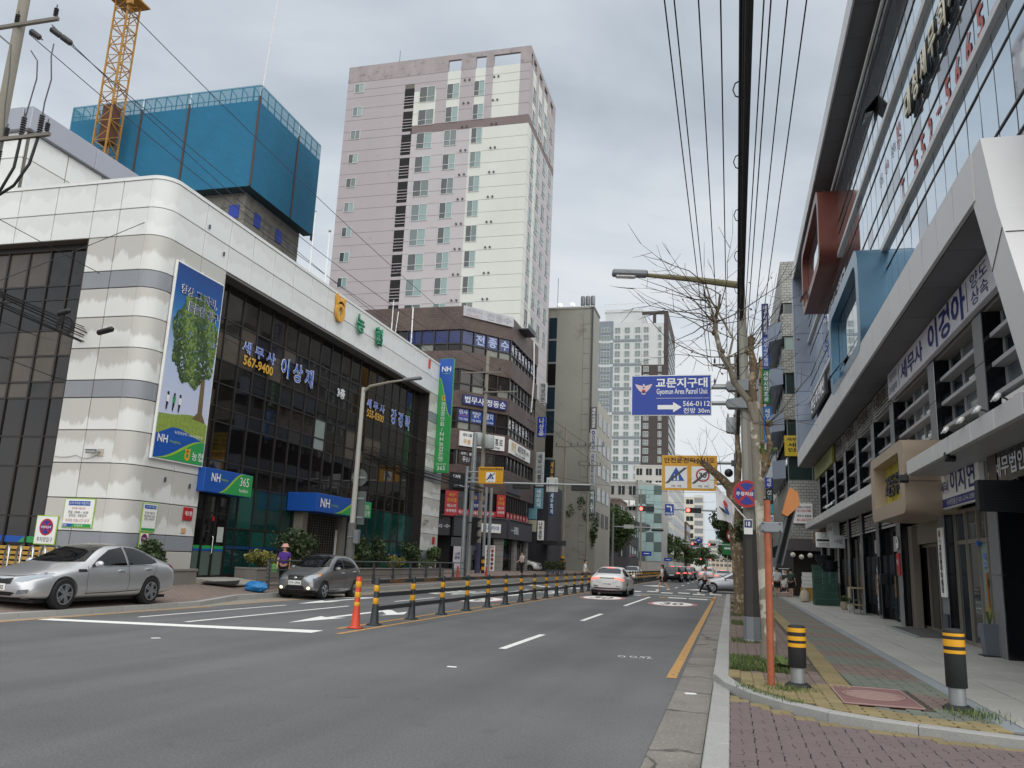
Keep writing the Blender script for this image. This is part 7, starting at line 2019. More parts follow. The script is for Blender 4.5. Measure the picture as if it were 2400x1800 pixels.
zone_sign('large yellow safe driving sign with end of school zone and end of thirty panels',-3.86,-0.67,5.96,8.03,48.85,'안전운전하십시오',True)
t=thing('speed_sign','round red edged speed sign half hidden by the far bare trunk','road sign',(0.14,48.75,3.45))
b_=MB();b_.lathe([(0.34,0),(0.34,0.02)],24,(0,0,0),'y');L(t,'red_rim',b_,RED);b_=MB();b_.lathe([(0.26,-0.006),(0.26,0.0)],24,(0,0,0),'y');L(t,'white_face',b_,WHITE);text('50',t,(0,-0.012,0),'-y',0.36,0.3,INK,bold=0.03,ext=0)
def signal(t,c,w,h,lit=0,back=False,n=3):
 o=L(t,'signal_head',MB().cbox(c[0]-w/2,c[0]+w/2,c[1]-0.12,c[1]+0.12,c[2]-h/2,c[2]+h/2,0.03),BLACK)
 if back:return
 for k in range(n):
  x=c[0]-w/2+w*(k+0.5)/n
  b_=MB();b_.lathe([(h*0.36,-0.135),(h*0.36,-0.12)],14,(x,c[1],c[2]),'y')
  b_.build('lens',mat('red_lamp_lit',P('e03030'),0.3,emit=(1,0.08,0.06,3.0))if k==lit else mat('lens_dark',P('26282b'),0.3),o)
  b_=MB();b_.tube([(x-h*0.38,c[1]-0.2,c[2]+h*0.2),(x-h*0.25,c[1]-0.25,c[2]+h*0.38),(x+h*0.25,c[1]-0.25,c[2]+h*0.38),(x+h*0.38,c[1]-0.2,c[2]+h*0.2)],0.02,4);b_.build('visor',BLACK,o)
t=pole('traffic_signal','signal mast beyond the crossing with two red lights on one long arm','traffic light',(0.35,63,0.05),7.0,0.14,0.12,GREYMETAL)
L(t,'arm',MB().tube([(0,0,5.7),(-3,0,5.74),(-7.0,0,5.8)],[0.08,0.07,0.05],8),STEEL,40)
signal(t,(-6.48,-0.1,5.72),1.15,0.38);signal(t,(-2.98,-0.1,5.7),1.15,0.38)
t=thing('left_turn_sign','blue unprotected left turn sign between the two red signals','road sign',(-4.4,62.8,5.75));L(t,'board',MB().box(-0.33,0.33,-0.02,0,-0.42,0.42),SB)
b_=MB();b_.poly([(-0.24,-0.03,0.24),(-0.08,-0.03,0.34),(-0.08,-0.03,0.28),(0.12,-0.03,0.28),(0.2,-0.03,0.2),(0.2,-0.03,-0.12),(0.1,-0.03,-0.12),(0.1,-0.03,0.18),(-0.08,-0.03,0.2),(-0.08,-0.03,0.14)]);L(t,'arrow',b_,WHITE);text('비보호',t,(0,-0.03,-0.28),'-y',0.54,0.17,WHITE,bold=0.02,ext=0)
t=pole('traffic_signal','far signal mast with red lights and a round blue turn sign','traffic light',(0.6,125,0.05),6.5,0.14,0.12,GREYMETAL)
L(t,'arm',MB().tube([(0,0,4.9),(-7.5,0,4.95)],0.06,6),STEEL);signal(t,(-5.6,-0.1,4.9),1.15,0.36);signal(t,(-3.2,-0.1,4.9),1.15,0.36)
t=thing('turn_sign','round blue left arrow sign on the far signal arm','road sign',(-4.45,124.8,5.5));b_=MB();b_.lathe([(0.42,0),(0.42,0.02)],24,(0,0,0),'y');L(t,'disc',b_,SB);b_=MB();b_.poly([(-0.25,-0.01,0),(-0.05,-0.01,0.13),(-0.05,-0.01,0.05),(0.1,-0.01,0.05),(0.1,-0.01,0.25),(0.18,-0.01,0.25),(0.18,-0.01,-0.05),(-0.05,-0.01,-0.05),(-0.05,-0.01,-0.13)]);L(t,'arrow',b_,WHITE)
t=pole('traffic_signal','smallest signals at the far end of the street with red lamps','traffic light',(1.0,250,0.05),6,0.14,0.12,GREYMETAL)
L(t,'arm',MB().tube([(0,0,4.0),(-11,0,4.0)],0.07,6),STEEL);signal(t,(-9.0,-0.1,3.9),1.3,0.45);signal(t,(-6.2,-0.1,3.9),1.3,0.45)
for k,(x,y,z,w,h,lab)in enumerate(((-14.5,150,3.6,1.7,0.75,'blue direction board above the left pavement trees'),(-13.6,190,3.0,1.7,0.75,'small blue direction board farther along the left side'),(-0.4,128,4.5,1.6,1.8,'green street name board under the far right trees'))):
 t=thing('direction_sign',lab,'road sign',(x,y,z));L(t,'board',MB().cbox(-w/2,w/2,-0.05,0,-h/2,h/2,0.05),SB if k<2 else GRNS);L(t,'print',MB().box(-w*0.3,w*0.3,-0.06,-0.052,-h*0.05,h*0.1),WHITE);L(t,'post',MB().tube([(0.0,0.1,h/2),(0.0,0.1,-z)],0.06,6),STEEL)
t=pole('signal_mast','galvanised mast left of the crossing with a long arm across the road','traffic light',(-16.7,51,0.4),7.45,0.14,0.11,STEEL)
for z in(6.7,6.28):L(t,'sign_arm',MB().tube([(0.0,0,z),(2.4,0,z)],0.05,6),STEEL)
L(t,'arm',MB().tube([(0,0,6.02),(4.5,0,6.0),(8.2,0,5.98)],[0.08,0.06,0.05],8),STEEL,40)
signal(t,(3.72,0.1,5.83),1.17,0.34,back=True);signal(t,(7.57,0.1,5.78),1.15,0.34,back=True)
L(t,'white_panel_back',MB().cbox(5.36,6.11,0.08,0.12,5.5,6.42,0.02),mat('panel_back',P('b9bbb8'),0.5));b_=MB()
for x in(5.5,5.97):b_.tube([(x,0.06,5.6),(x,0.04,5.95),(x,0.06,6.3)],0.02,5)
L(t,'panel_rib',b_,STEEL,kind='stuff')
zone_sign('yellow end of child protection zone sign on the left mast',-15.85,-14.17,6.33,7.42,50.85,'어린이보호구역해제',False)
pole('steel_pole','tall galvanised pole just right of the left signal mast','pole',(-17.55,55,0.4),10.3,0.19,0.17,STEEL)
t=thing('pedestrian_signal','black stacked pedestrian signal on the galvanised pole','traffic light',(-17.0,54.3,3.4));L(t,'housing',MB().cbox(-0.2,0.16,-0.16,0.16,-1.0,0.95,0.03),BLACK);b_=MB()
for k in range(3):b_.prism([(0.16,0.9-k*0.62),(0.45,0.85-k*0.62),(0.16,0.6-k*0.62)],'xz',-0.16,0.16)
L(t,'hood',b_,BLACK);L(t,'bracket',MB().box(-0.5,-0.2,-0.05,0.05,0.5,0.6),DARKMETAL)
for k,(x,y,lab)in enumerate(((-16.95,56.5,'thin galvanised post with striped foot right of the concrete pole'),(-16.72,57,'rightmost thin galvanised post of the left cluster'))):
 t=pole('steel_post',lab,'pole',(x,y,0.42),6.6,0.12,0.11,STEEL)
 if k==0:
  for q in range(5):L(t,'stripe_band',MB().lathe([(0.128,0.1+q*0.24),(0.128,0.34+q*0.24)],10),YELLOW if q%2 else BLACK,50)
def insul(mb,p,d,n=5,r_=0.075,l=0.055):
 d=Vector(d).normalized()
 for k in range(n):
  c0=Vector(p)+d*l*k;mb.tube([c0,c0+d*l*0.5,c0+d*l*0.9],[r_,r_*0.75,r_*0.5],8)
 mb.tube([Vector(p)-d*0.08,Vector(p)+d*(l*n+0.1)],0.02,5)
PORC=mat('insulator_grey',P('3c3c3e'),0.3);XARM=mat('crossarm',P('77726a'),0.6,0.3,nz=(5,0.15))
def upole(label,base,z1,arms,r0=0.18,r1=0.12,trans=(),sleeve=None,stripes=False):
 t=pole('utility_pole',label,'utility pole',base,z1,r0,r1,CONCPOLE,12)
 for x0,x1,z in arms:
  b_=MB();b_.bar((x0-base[0],-0.16,z-base[2]),(x1-base[0],-0.16,z-base[2]),0.1);L(t,'crossarm',b_,XARM)
  for f in(0.04,0.5,0.96):
   b_=MB();insul(b_,(x0+(x1-x0)*f-base[0],-0.16,z-base[2]+0.12),(0,0,1));L(t,'insulator',b_,PORC,60)
  b_=MB();b_.bar((x0+(x1-x0)*0.2-base[0],-0.1,z-base[2]),(0,0,z-base[2]-0.7),0.05);L(t,'brace',b_,XARM)
 for x,y,z,r_ in trans:
  o=L(t,'transformer',MB().lathe([(r_*0.9,0),(r_,0.05),(r_,0.85),(r_*0.9,0.95)],16,(x-base[0],y-base[1],z-base[2])),mat('transformer_grey',P('aab0b0'),0.4,nz=(3,0.06)),40)
  b_=MB()
  for q in(-0.18,0.18):insul(b_,(x-base[0]+q,y-base[1],z-base[2]+0.98),(0,0,1),3,0.06)
  b_.build('bushing',PORC,o,60)
 if sleeve:L(t,'sleeve',MB().lathe([(r0+0.02,0.1),(r0+0.015,2.2)],12),sleeve,50)
 if stripes:
  for q in range(6):L(t,'stripe_band',MB().lathe([(r0+0.015,0.2+q*0.25),(r0+0.015,0.45+q*0.25)],12),YELLOW if q%2 else BLACK,50)
 return t
upole('concrete utility pole with transformers before the brown building',(-17.2,56,0.42),16.5,((-19.07,-16.06,14.97),(-17.4,-14.76,13.5)),trans=((-17.6,55.8,9.5,0.36),(-16.7,55.8,9.3,0.36)),sleeve=mat('sleeve_purple',P('3b3c5a'),0.6,nz=(3,0.2)))
upole('farther concrete pole with striped foot and small lamp before the concrete building',(-16.9,85,0.45),15.8,((-18.0,-14.6,13.6),),stripes=True)
upole('concrete pole with grey box beside the leafy street tree',(-15.2,90,0.45),15.9,((-16.6,-13.4,14.4),(-16.4,-13.8,12.2)))
upole('distant concrete pole in front of the pale glass building',(-15.6,150,0.45),15,((-17,-14,13.6),(-17,-14,12)))
upole('farthest concrete pole by the left street trees',(-15.2,205,0.45),14,((-16.6,-13.8,12.8),))
rp=upole('concrete utility pole on the right kerb where all overhead cables meet',(0.5,50.6,0.12),14.6,((-0.9,2.0,13.9),(-0.9,2.0,12.6)),trans=((0.15,50.3,9.6,0.3),))
np_=upole('close concrete utility pole at the upper left picture edge',(-21.08,17.5,0.3),19,((-22.6,-19.45,17.0),(-22.2,-19.0,13.12)),0.21,0.155)
b_=MB()
for x,y,z in((-19.55,17.3,16.6),(-20.2,17.2,16.55),(-19.0,17.2,16.2)):insul(b_,(x+21.08,y-17.5,z-0.3),(0.7,0.1,-0.5),5,0.1,0.08)
b_.v=b_.v;L(np_,'strain_insulator',b_,PORC,60,kind='stuff')
t=pole('street_lamp','pale lamp column with sign backs before the bank windows','street lamp',(-14.97,31,0.16),8.45,0.13,0.085,mat('lamp_white',P('b5b3ab'),0.6,nz=(2,0.1,0.3)),10)
L(t,'stone_sleeve',MB().lathe([(0.2,0),(0.17,2.6),(0.14,2.62)],10),mat('sleeve_grey',P('6a6965'),0.85,nz=(4,0.15)),40)
L(t,'lamp_arm',MB().tube([(0,0,8.1),(0.3,0,8.35),(1.2,0,8.52),(1.9,0,8.6)],[0.07,0.065,0.05,0.045],8),mat('arm_khaki',P('8a8676'),0.6),40)
L(t,'lamp_head',MB(Matrix.Translation((2.2,0,8.64))@Matrix.Rotation(R(-6),4,'Y')).cbox(-0.4,0.4,-0.12,0.12,-0.06,0.06,0.03),GREYMETAL)
BACK=mat('sign_back_grey',P('5f6664'),0.5,0.3)
t=thing('reversed_road_sign','round road sign seen from behind on the pale lamp column','road sign',(-14.9,31.15,4.65));b_=MB();b_.lathe([(0.36,0),(0.36,0.015)],24,(0,0,0),'y');L(t,'plate',b_,BACK);L(t,'bracket',MB().box(-0.3,0.3,-0.04,-0.002,-0.04,0.04),STEEL)
t=thing('reversed_road_sign','tall rectangular road sign seen from behind under the round one','road sign',(-14.85,31.15,3.4));L(t,'plate',MB().cbox(-0.32,0.32,0,0.015,-0.68,0.68,0.005),BACK);L(t,'bracket',MB().box(-0.25,0.25,-0.04,-0.002,0.35,0.42).box(-0.25,0.25,-0.04,-0.002,-0.42,-0.35),STEEL,kind='stuff')
t=thing('control_box','small grey control box strapped to the pale lamp column','box',(-14.75,30.9,2.2));L(t,'box',MB().cbox(-0.05,0.18,-0.1,0.1,-0.25,0.3,0.015),GREYMETAL);L(t,'strap',MB().box(-0.3,-0.05,-0.1,0.1,0.0,0.03),STEEL)
t=pole('signal_mast','grey mast with back facing panels in front of the round tree','traffic light',(-14.7,107,0.42),8.1,0.16,0.13,GREYMETAL);L(t,'arm',MB().tube([(0,0,5.9),(6.4,0,5.9)],0.08,6),STEEL);L(t,'panel',MB().box(1.4,2.7,-0.1,0,5.7,6.2),WGREY);signal(t,(5.7,0.1,5.6),1.5,0.3,back=True);b_=MB();b_.lathe([(0.45,0),(0.45,0.03)],20,(4.4,0,5.9),'y');L(t,'disc_back',b_,BACK)
t=thing('plastic_bag','bulging blue plastic rubbish bag on the left kerb by the hatchback','bag',(-15.3,24.85,0.16));b_=MB();g=random.Random(9)
b_.sphere((0,0,0.17),(0.42,0.28,0.18),18,10);b_.v=[p+Vector((g.uniform(-0.03,0.03),g.uniform(-0.03,0.03),g.uniform(-0.02,0.03)))for p in b_.v];L(t,'bag',b_,mat('bag_blue',P('1f78b8'),0.25,nz=(9,0.25),bump=(18,0.9,0.04)),40)
b_=MB();b_.lathe([(0.02,0),(0.06,0.05),(0.03,0.1)],6,(-0.38,0,0.2),'x');L(t,'knot',b_,mat('bag_blue',P('1f78b8'),0.25),40)
GRP='overhead cables along the right kerb'
for k,(x,z,y1)in enumerate(((-1.2,13.0,50.4),(-1.0,13.0,50.4),(-0.5,12.9,50.4),(-0.05,12.0,50.4),(0.8,12.7,50.4),(1.3,13.0,50.4),(1.68,13.0,50.4),(0.62,9.0,50.4))):
 x1=0.5+(x-0.5)*0.95
 wire('overhead_cable','%s overhead cable counted from the left above the right kerb'%['first','second','third','fourth','sixth','seventh','rightmost','thin fifth'][k],catenary((x,-14,z+0.2),(x1,y1,z+0.5),0.35,14),0.017 if k<7 else 0.012,CABLE,GRP)
t=thing('cable_bundle','thick black bundle of telecom cables hanging along the right kerb','cable',(0.12,0,7.6));g=random.Random(21)
for k in range(15):
 a=g.uniform(0,6.28);r_=0.075*g.random()**0.4;dx,dz=r_*math.cos(a),r_*math.sin(a)*1.8
 pts=catenary((dx,-14,0.1+dz),(0.35+dx*0.8,50.3,-0.1+dz),0.16+0.3*g.random()**2,16)
 L(t,'cable',MB().tube(pts,g.choice((0.012,0.018,0.024)),5),CABLE,60)
b_=MB()
for k in range(26):
 y=-2+k*1.9;c_=Vector((0.007*y+0.02,y,-0.2));b_.tube([c_+Vector((0.1*math.cos(q*0.785),0.03*q/8,0.12*math.sin(q*0.785)))for q in range(9)],0.01,4)
L(t,'lashing_ring',b_,CABLE,kind='stuff')
L(t,'cable_drop',MB().tube([(0.33,50.25,-0.2),(0.32,50.3,-2),(0.36,50.35,-7.0)],[0.14,0.1,0.06],8),CABLE,60)
for k,(a,b2,s_)in enumerate((((-19.5,17.2,16.7),(-18.9,55.9,15.1),1.0),((-20.3,17.2,16.5),(-17.6,55.9,15.1),1.0),((-18.9,17.1,16.1),(-16.2,55.9,15.1),0.9),((-18.1,12,18.4),(-16.6,55.9,16.4),0.7),((-15.9,55.9,15.1),(-15,90,14.5),0.6),((-18.8,55.9,15.1),(-16.6,90,14.5),0.6),((-15,55.9,13.6),(-13.8,90,12.3),0.6),((-15.3,90,14.5),(-15.6,150,13.7),0.6),((-14,90,12.3),(-14.2,150,12.1),0.6),((-15.6,150,13.7),(-15.2,205,12.9),0.6))):
 wire('overhead_cable',['left high line nearest the white pole tip','second high line from the close left pole','third high line from the close left pole','highest line crossing the yellow crane','line onward from the transformer pole, right one','line onward from the transformer pole, left one','lower line onward from the transformer pole','distant line between the two far poles','lower distant line between the far poles','last line to the farthest pole'][k]+' over the left street side',catenary(a,b2,s_,16),0.014,mat('cable_bluish',P('3a3a55'),0.6)if k<4 else CABLE,'high cables over the left side')
t=thing('cable_bundle','sagging bundle of black cables crossing before the bank front','cable',(-20.9,17.2,8.6));g=random.Random(22)
for k in range(9):
 dz=g.uniform(-0.25,0.25);dx=g.uniform(-0.1,0.1)
 L(t,'cable',MB().tube(catenary((dx,-0.3,dz),(3.9+dx,38.6,-2.3+dz),0.2+0.5*g.random(),22),g.choice((0.012,0.016,0.022)),5),CABLE,60)
for c_,l in(((1.0,2.6,-0.1),0.5),((1.9,3.4,-0.5),0.62)):
 b_=MB(Matrix.Translation(c_)@Matrix.Rotation(R(-12),4,'Y'));b_.lathe([(0.03,-l/2)]+[(0.085+0.012*(q%2),-l/2+0.05+q*(l-0.1)/14)for q in range(15)]+[(0.03,l/2)],10,(0,0,0),'x');L(t,'splice_closure',b_,BLACK,40)
b_=MB()
for q in range(5):b_.tube([(1.05+0.03*q+0.3*math.cos(a*0.524),2.6,-0.5+0.27*math.sin(a*0.524)-0.02*q)for a in range(13)],0.012,4)
L(t,'cable_coil',b_,CABLE,kind='stuff')
for k,(a,b2,s_,lab)in enumerate((((-23,13,12.2),(-17.0,31,8.6),0.2,'thin cable slanting down across the white bank panels'),((-17.0,31,8.6),(-16.9,55.8,8.2),0.4,'thin cable crossing the dark bank windows high up'),((-22.5,16,7.6),(-16.9,55.8,5.6),0.9,'lowest loose cable crossing the dark bank windows'),((-24,15,9.2),(-16.9,55.8,6.8),0.8,'middle cable running from the left edge over the bank'),((-16.9,55.8,8.6),(0.5,63,7.2),0.8,'cable strung across the street above the far signals'),((-15.2,90,9),(3,96,9.5),0.7,'thin cable across the street beyond the crossing'),((-15.6,150,10),(3,145,8),0.8,'distant cable strung across the street'),((-16.9,85,9.5),(-15.2,90,9.2),0.2,'short slack cable between the two concrete poles'),((-17.2,56,8.7),(-16.9,85,9.2),0.8,'low cable between transformer pole and striped pole'),((-18.3,22.3,13.0),(-20.4,17.6,8.7),0.05,'thin stay wire from the bank parapet to the black bundle'))):
 wire('cable',lab,catenary(a,b2,s_,14),0.012,CABLE if k!=1 else CABLEGREY)
LOOPS=(((-19.4,17.3,16.1),(-19.3,17.2,15.6),(-19.25,17.3,14.9),(-19.4,17.35,14.2),(-19.45,17.4,13.2),(-19.5,17.3,12.2),(-19.8,17.2,11.5),(-20.9,17.2,10.9)),((-20.1,17.2,15.9),(-19.9,17.3,15.6),(-19.8,17.3,15.0),(-20.05,17.4,14.0),(-20.1,17.4,13.2),(-20.15,17.4,12.2),(-20.4,17.3,11.4),(-21.3,17.3,10.9)),((-20.9,17.2,16.2),(-20.75,17.2,15.2),(-20.8,17.3,14.2),(-20.75,17.4,13.2),(-20.8,17.4,12.2),(-21.2,17.4,11.3)))
for k,pts in enumerate(LOOPS):
 t=thing('cable_loop','%s drooping cable loop with ribbed end on the close left pole'%['rightmost','middle','leftmost'][k],'cable',pts[0]);o=Vector(pts[0])
 q=[Vector(p)-o for p in pts];L(t,'upper_lead',MB().tube(q[:5],0.02,6),CABLEGREY,60);L(t,'lower_cable',MB().tube(q[4:],0.045,6),CABLE,60)
 b_=MB();insul(b_,q[4]+Vector((0,0,0.05)),(0,0,1),8,0.085,0.075);L(t,'ribbed_termination',b_,PORC,60)
# ================================================================ vehicles
def paint(n,c):return mat('paint_'+n,c,0.3,0.65,coat=0.7)
CGL=mat('car_glass',P('08090b'),0.02,spec=0.55);TYRE=mat('tyre',P('1b1b1c'),0.8);ALLOY=mat('alloy',P('b9bcc0'),0.28,0.9);SEAM=mat('seam_dark',P('2a2b2d'),0.6)
LAMPW=mat('headlamp',P('8b939b'),0.06,0.6,coat=0.6);LAMPR=mat('tail_lamp',P('8e1418'),0.12,coat=0.5);LAMPRL=mat('tail_lamp_lit',P('d0282a'),0.2,emit=(1,0.12,0.08,1.2));AMB=mat('amber_lamp',P('d98a3a'),0.2);FOG=mat('fog_lamp_lit',P('f0e2b0'),0.3,emit=(1,0.85,0.5,1.0));PLATE=mat('plate_white',P('dfe0dc'),0.4);TRIM=mat('trim_black',P('121315'),0.35)
def bool_body(verts,faces,cut):
 me=bpy.data.meshes.new('body');me.from_pydata(verts,[],faces)
 b=bmesh.new();b.from_mesh(me);bmesh.ops.recalc_face_normals(b,faces=b.faces);b.to_mesh(me);b.free()
 o=bpy.data.objects.new('body',me);C.objects.link(o);c=link('cut',cut)
 s=o.modifiers.new('s','SUBSURF');s.levels=2;s.render_levels=2
 q=o.modifiers.new('b','BOOLEAN');q.object=c;q.operation='DIFFERENCE';q.solver='EXACT'
 bpy.context.view_layer.update();dg=bpy.context.evaluated_depsgraph_get()
 r_=bpy.data.meshes.new_from_object(o.evaluated_get(dg));bpy.data.objects.remove(o);bpy.data.objects.remove(c)
 return r_
def decal(bv,poly,plane,name,m_,parent,off=0.006,s=0.09):
 """outline in side ('+x'/'-x': y,z), front ('-y': x,z), rear ('+y': x,z) or top ('z': x,y) view, laid on the body surface"""
 D={'+x':Vector((-1,0,0)),'-x':Vector((1,0,0)),'-y':Vector((0,1,0)),'+y':Vector((0,-1,0)),'z':Vector((0,0,-1))}[plane]
 b=bmesh.new()
 for p in poly:b.verts.new((p[0],p[1],0))
 f=b.faces.new(b.verts);bmesh.ops.triangulate(b,faces=[f])
 for _ in range(5):
  e_=[q for q in b.edges if q.calc_length()>s]
  if not e_:break
  bmesh.ops.subdivide_edges(b,edges=e_,cuts=1);bmesh.ops.triangulate(b,faces=b.faces[:])
 for v in b.verts:
  p={'x':Vector((0,v.co.x,v.co.y)),'y':Vector((v.co.x,0,v.co.y)),'z':Vector((v.co.x,v.co.y,0))}[plane[-1]]-D*6
  h,n,_,_=bv.ray_cast(p,D)
  if h is None:h,n,_,_=bv.find_nearest(p+D*5)
  v.co=h-D*off if n is None else h+(n if n.dot(D)<0 else-n)*off
 bmesh.ops.recalc_face_normals(b,faces=b.faces);me=bpy.data.meshes.new(name);b.to_mesh(me);b.free();me.materials.append(m_)
 me.shade_smooth()
 return link(name,me,parent)
def wheel(t,x,y,r_,style):
 sx=1 if x>0 else-1
 o=MB(Matrix.Translation((x,y,r_))).lathe([(r_*0.62,-0.1),(r_*0.93,-0.105),(r_,-0.07),(r_,0.07),(r_*0.93,0.105),(r_*0.62,0.1)],28,(0,0,0),'x').build('wheel',TYRE,t,40)
 k=sx*0.095
 b_=MB(Matrix.Translation((x,y,r_)));b_.lathe([(r_*0.66,k-0.012),(r_*0.66,k+0.012)],24,(0,0,0),'x');b_.build('rim_back',TRIM,o)
 b_=MB(Matrix.Translation((x,y,r_)))
 for a in range(28):
  a0,a1=a*0.2244,(a+1)*0.2244
  b_.bar((k+sx*0.012,r_*0.64*math.cos(a0),r_*0.64*math.sin(a0)),(k+sx*0.012,r_*0.64*math.cos(a1),r_*0.64*math.sin(a1)),0.025)
 n=5 if style!=10 else 10
 for a in range(n):
  for d in((-0.16,0.16)if style==5 else(0,)):
   a0=a*6.2832/n;w=0.038 if style==5 else(0.06 if style==6 else 0.03)
   b_.bar((k+sx*0.014,r_*0.15*math.cos(a0+d*2),r_*0.15*math.sin(a0+d*2)),(k+sx*0.012,r_*0.63*math.cos(a0+d),r_*0.63*math.sin(a0+d)),w)
 b_.lathe([(r_*0.17,k-0.005),(r_*0.15,k+sx*0.03)],12,(0,0,0),'x');b_.build('rim',ALLOY,o)
def car(label,cat,S,st,pm,loc,rz,wb,fo,r_,style,D):
 """st: stations (y, z_low, z_belt, z_top, half width, half width of top); front end at y=0; forward is -y"""
 t=thing('parked_car' if cat=='car' else cat,label,'car',loc,rz)
 v=[];F=[]
 for y,zl,zb,zt,w,wr in st:
  zm=zl+(zb-zl)*0.55
  h_=[(0,zl),(w*0.6,zl),(w*0.93,zl+0.03),(w,zl+0.16),(w*1.005,zm),(w*0.965,zb),(wr+(w*0.965-wr)*0.08,zt-0.06),(wr*0.86,zt-0.012),(wr*0.45,zt),(0,zt+0.004)]
  ring=h_+[(-x,z)for x,z in h_[-2:0:-1]]
  v+=[(x,y,z)for x,z in ring];n=len(ring)
 for i in range(len(st)-1):
  for k in range(n):F.append((i*n+k,i*n+(k+1)%n,(i+1)*n+(k+1)%n,(i+1)*n+k))
 F.append(tuple(range(n)));F.append(tuple((len(st)-1)*n+k for k in range(n)))
 W=max(q[4]for q in st);cut=MB()
 for y in(fo,fo+wb):
  for x0,x1 in((W-0.26,W+0.3),(-W-0.3,-W+0.26)):cut.lathe([(r_*1.13,x0),(r_*1.13,x1)],26,(0,y,r_+0.01),'x')
 me=bool_body(v,F,cut.mesh('cut',TRIM));me.materials.clear();me.materials.append(pm);me.shade_smooth();me.set_sharp_from_angle(angle=R(50))
 body=link('body',me,t)
 b=bmesh.new();b.from_mesh(me);bv=BVHTree.FromBMesh(b);b.free()
 for y in(fo,fo+wb):
  for s_ in(1,-1):
   wheel(t,s_*(W-0.115),y,r_,style)
   MB().lathe([(r_*1.1,s_*(W-0.29)),(r_*1.1,s_*(W-0.265))],20,(0,y,r_+0.01),'x').build('wheel_well',TRIM,t)
 MB().box(-W*0.8,W*0.8,0.3,st[-1][0]-0.3,st[3][1]-0.05,st[3][1]+0.02).build('underbody',TRIM,t)
 for nm,m_,plane,poly,*o in D:
  for pl in((plane,)if plane!='x' else('+x','-x')):decal(bv,poly,pl,nm,m_,t,*(o or[0.006]))
  if plane=='-y2':pass
 for s_ in(1,-1):
  my,mz=S['mirror'];b_=MB();b_.sphere((s_*(W+0.07),my,mz),(0.11,0.065,0.075),12,8);o=b_.build('wing_mirror',pm,t,60)
  MB().cbox(min(s_*(W-0.12),s_*(W+0.04)),max(s_*(W-0.12),s_*(W+0.04)),my-0.02,my+0.03,mz-0.07,mz-0.03,0.01).build('mirror_arm',TRIM,o)
  for hy,hz in S['handles']:MB().cbox(s_*W*0.985-0.022,s_*W*0.985+0.022,hy-0.1,hy+0.1,hz-0.018,hz+0.018,0.012).build('door_handle',CHROME if S.get('chrome')else pm,t)
 return t,bv
def mirror2(p):return[(-x,z)for x,z in p][::-1]
def seam(pts,w=0.009):
 """thin closed strip along a polyline"""
 l=[];r2=[]
 for i,p in enumerate(pts):
  a=Vector(pts[max(0,i-1)]);b=Vector(pts[min(len(pts)-1,i+1)]);d=(b-a).normalized();n=Vector((-d.y,d.x))*w/2
  l.append(tuple(Vector(p)+n));r2.append(tuple(Vector(p)-n))
 return l+r2[::-1]
SEDAN=[(0.0,0.3,0.5,0.62,0.52,0.4),(0.06,0.22,0.56,0.7,0.72,0.56),(0.35,0.2,0.66,0.8,0.86,0.7),(0.95,0.2,0.78,0.92,0.91,0.76),(1.4,0.2,0.86,1.0,0.915,0.74),(1.85,0.2,0.89,1.22,0.915,0.64),(2.25,0.2,0.91,1.39,0.915,0.59),(2.7,0.2,0.93,1.45,0.915,0.59),(3.3,0.2,0.95,1.42,0.915,0.59),(3.75,0.2,0.97,1.32,0.91,0.6),(4.2,0.22,0.98,1.14,0.9,0.64),(4.5,0.25,0.97,1.07,0.88,0.68),(4.75,0.3,0.88,1.02,0.82,0.62),(4.82,0.36,0.8,0.92,0.7,0.55)]
SW=[(1.72,0.93),(2.0,1.1),(2.4,1.3),(2.85,1.37),(2.86,0.95)];SW2=[(2.93,0.955),(2.92,1.37),(3.3,1.345),(3.7,1.24),(3.95,1.08),(3.98,1.02),(3.75,0.985)]
HL=[(0.37,0.6),(0.6,0.585),(0.84,0.7),(0.8,0.735),(0.5,0.69)]
TL=[(0.45,0.87),(0.8,0.83),(0.83,0.98),(0.45,0.97)]
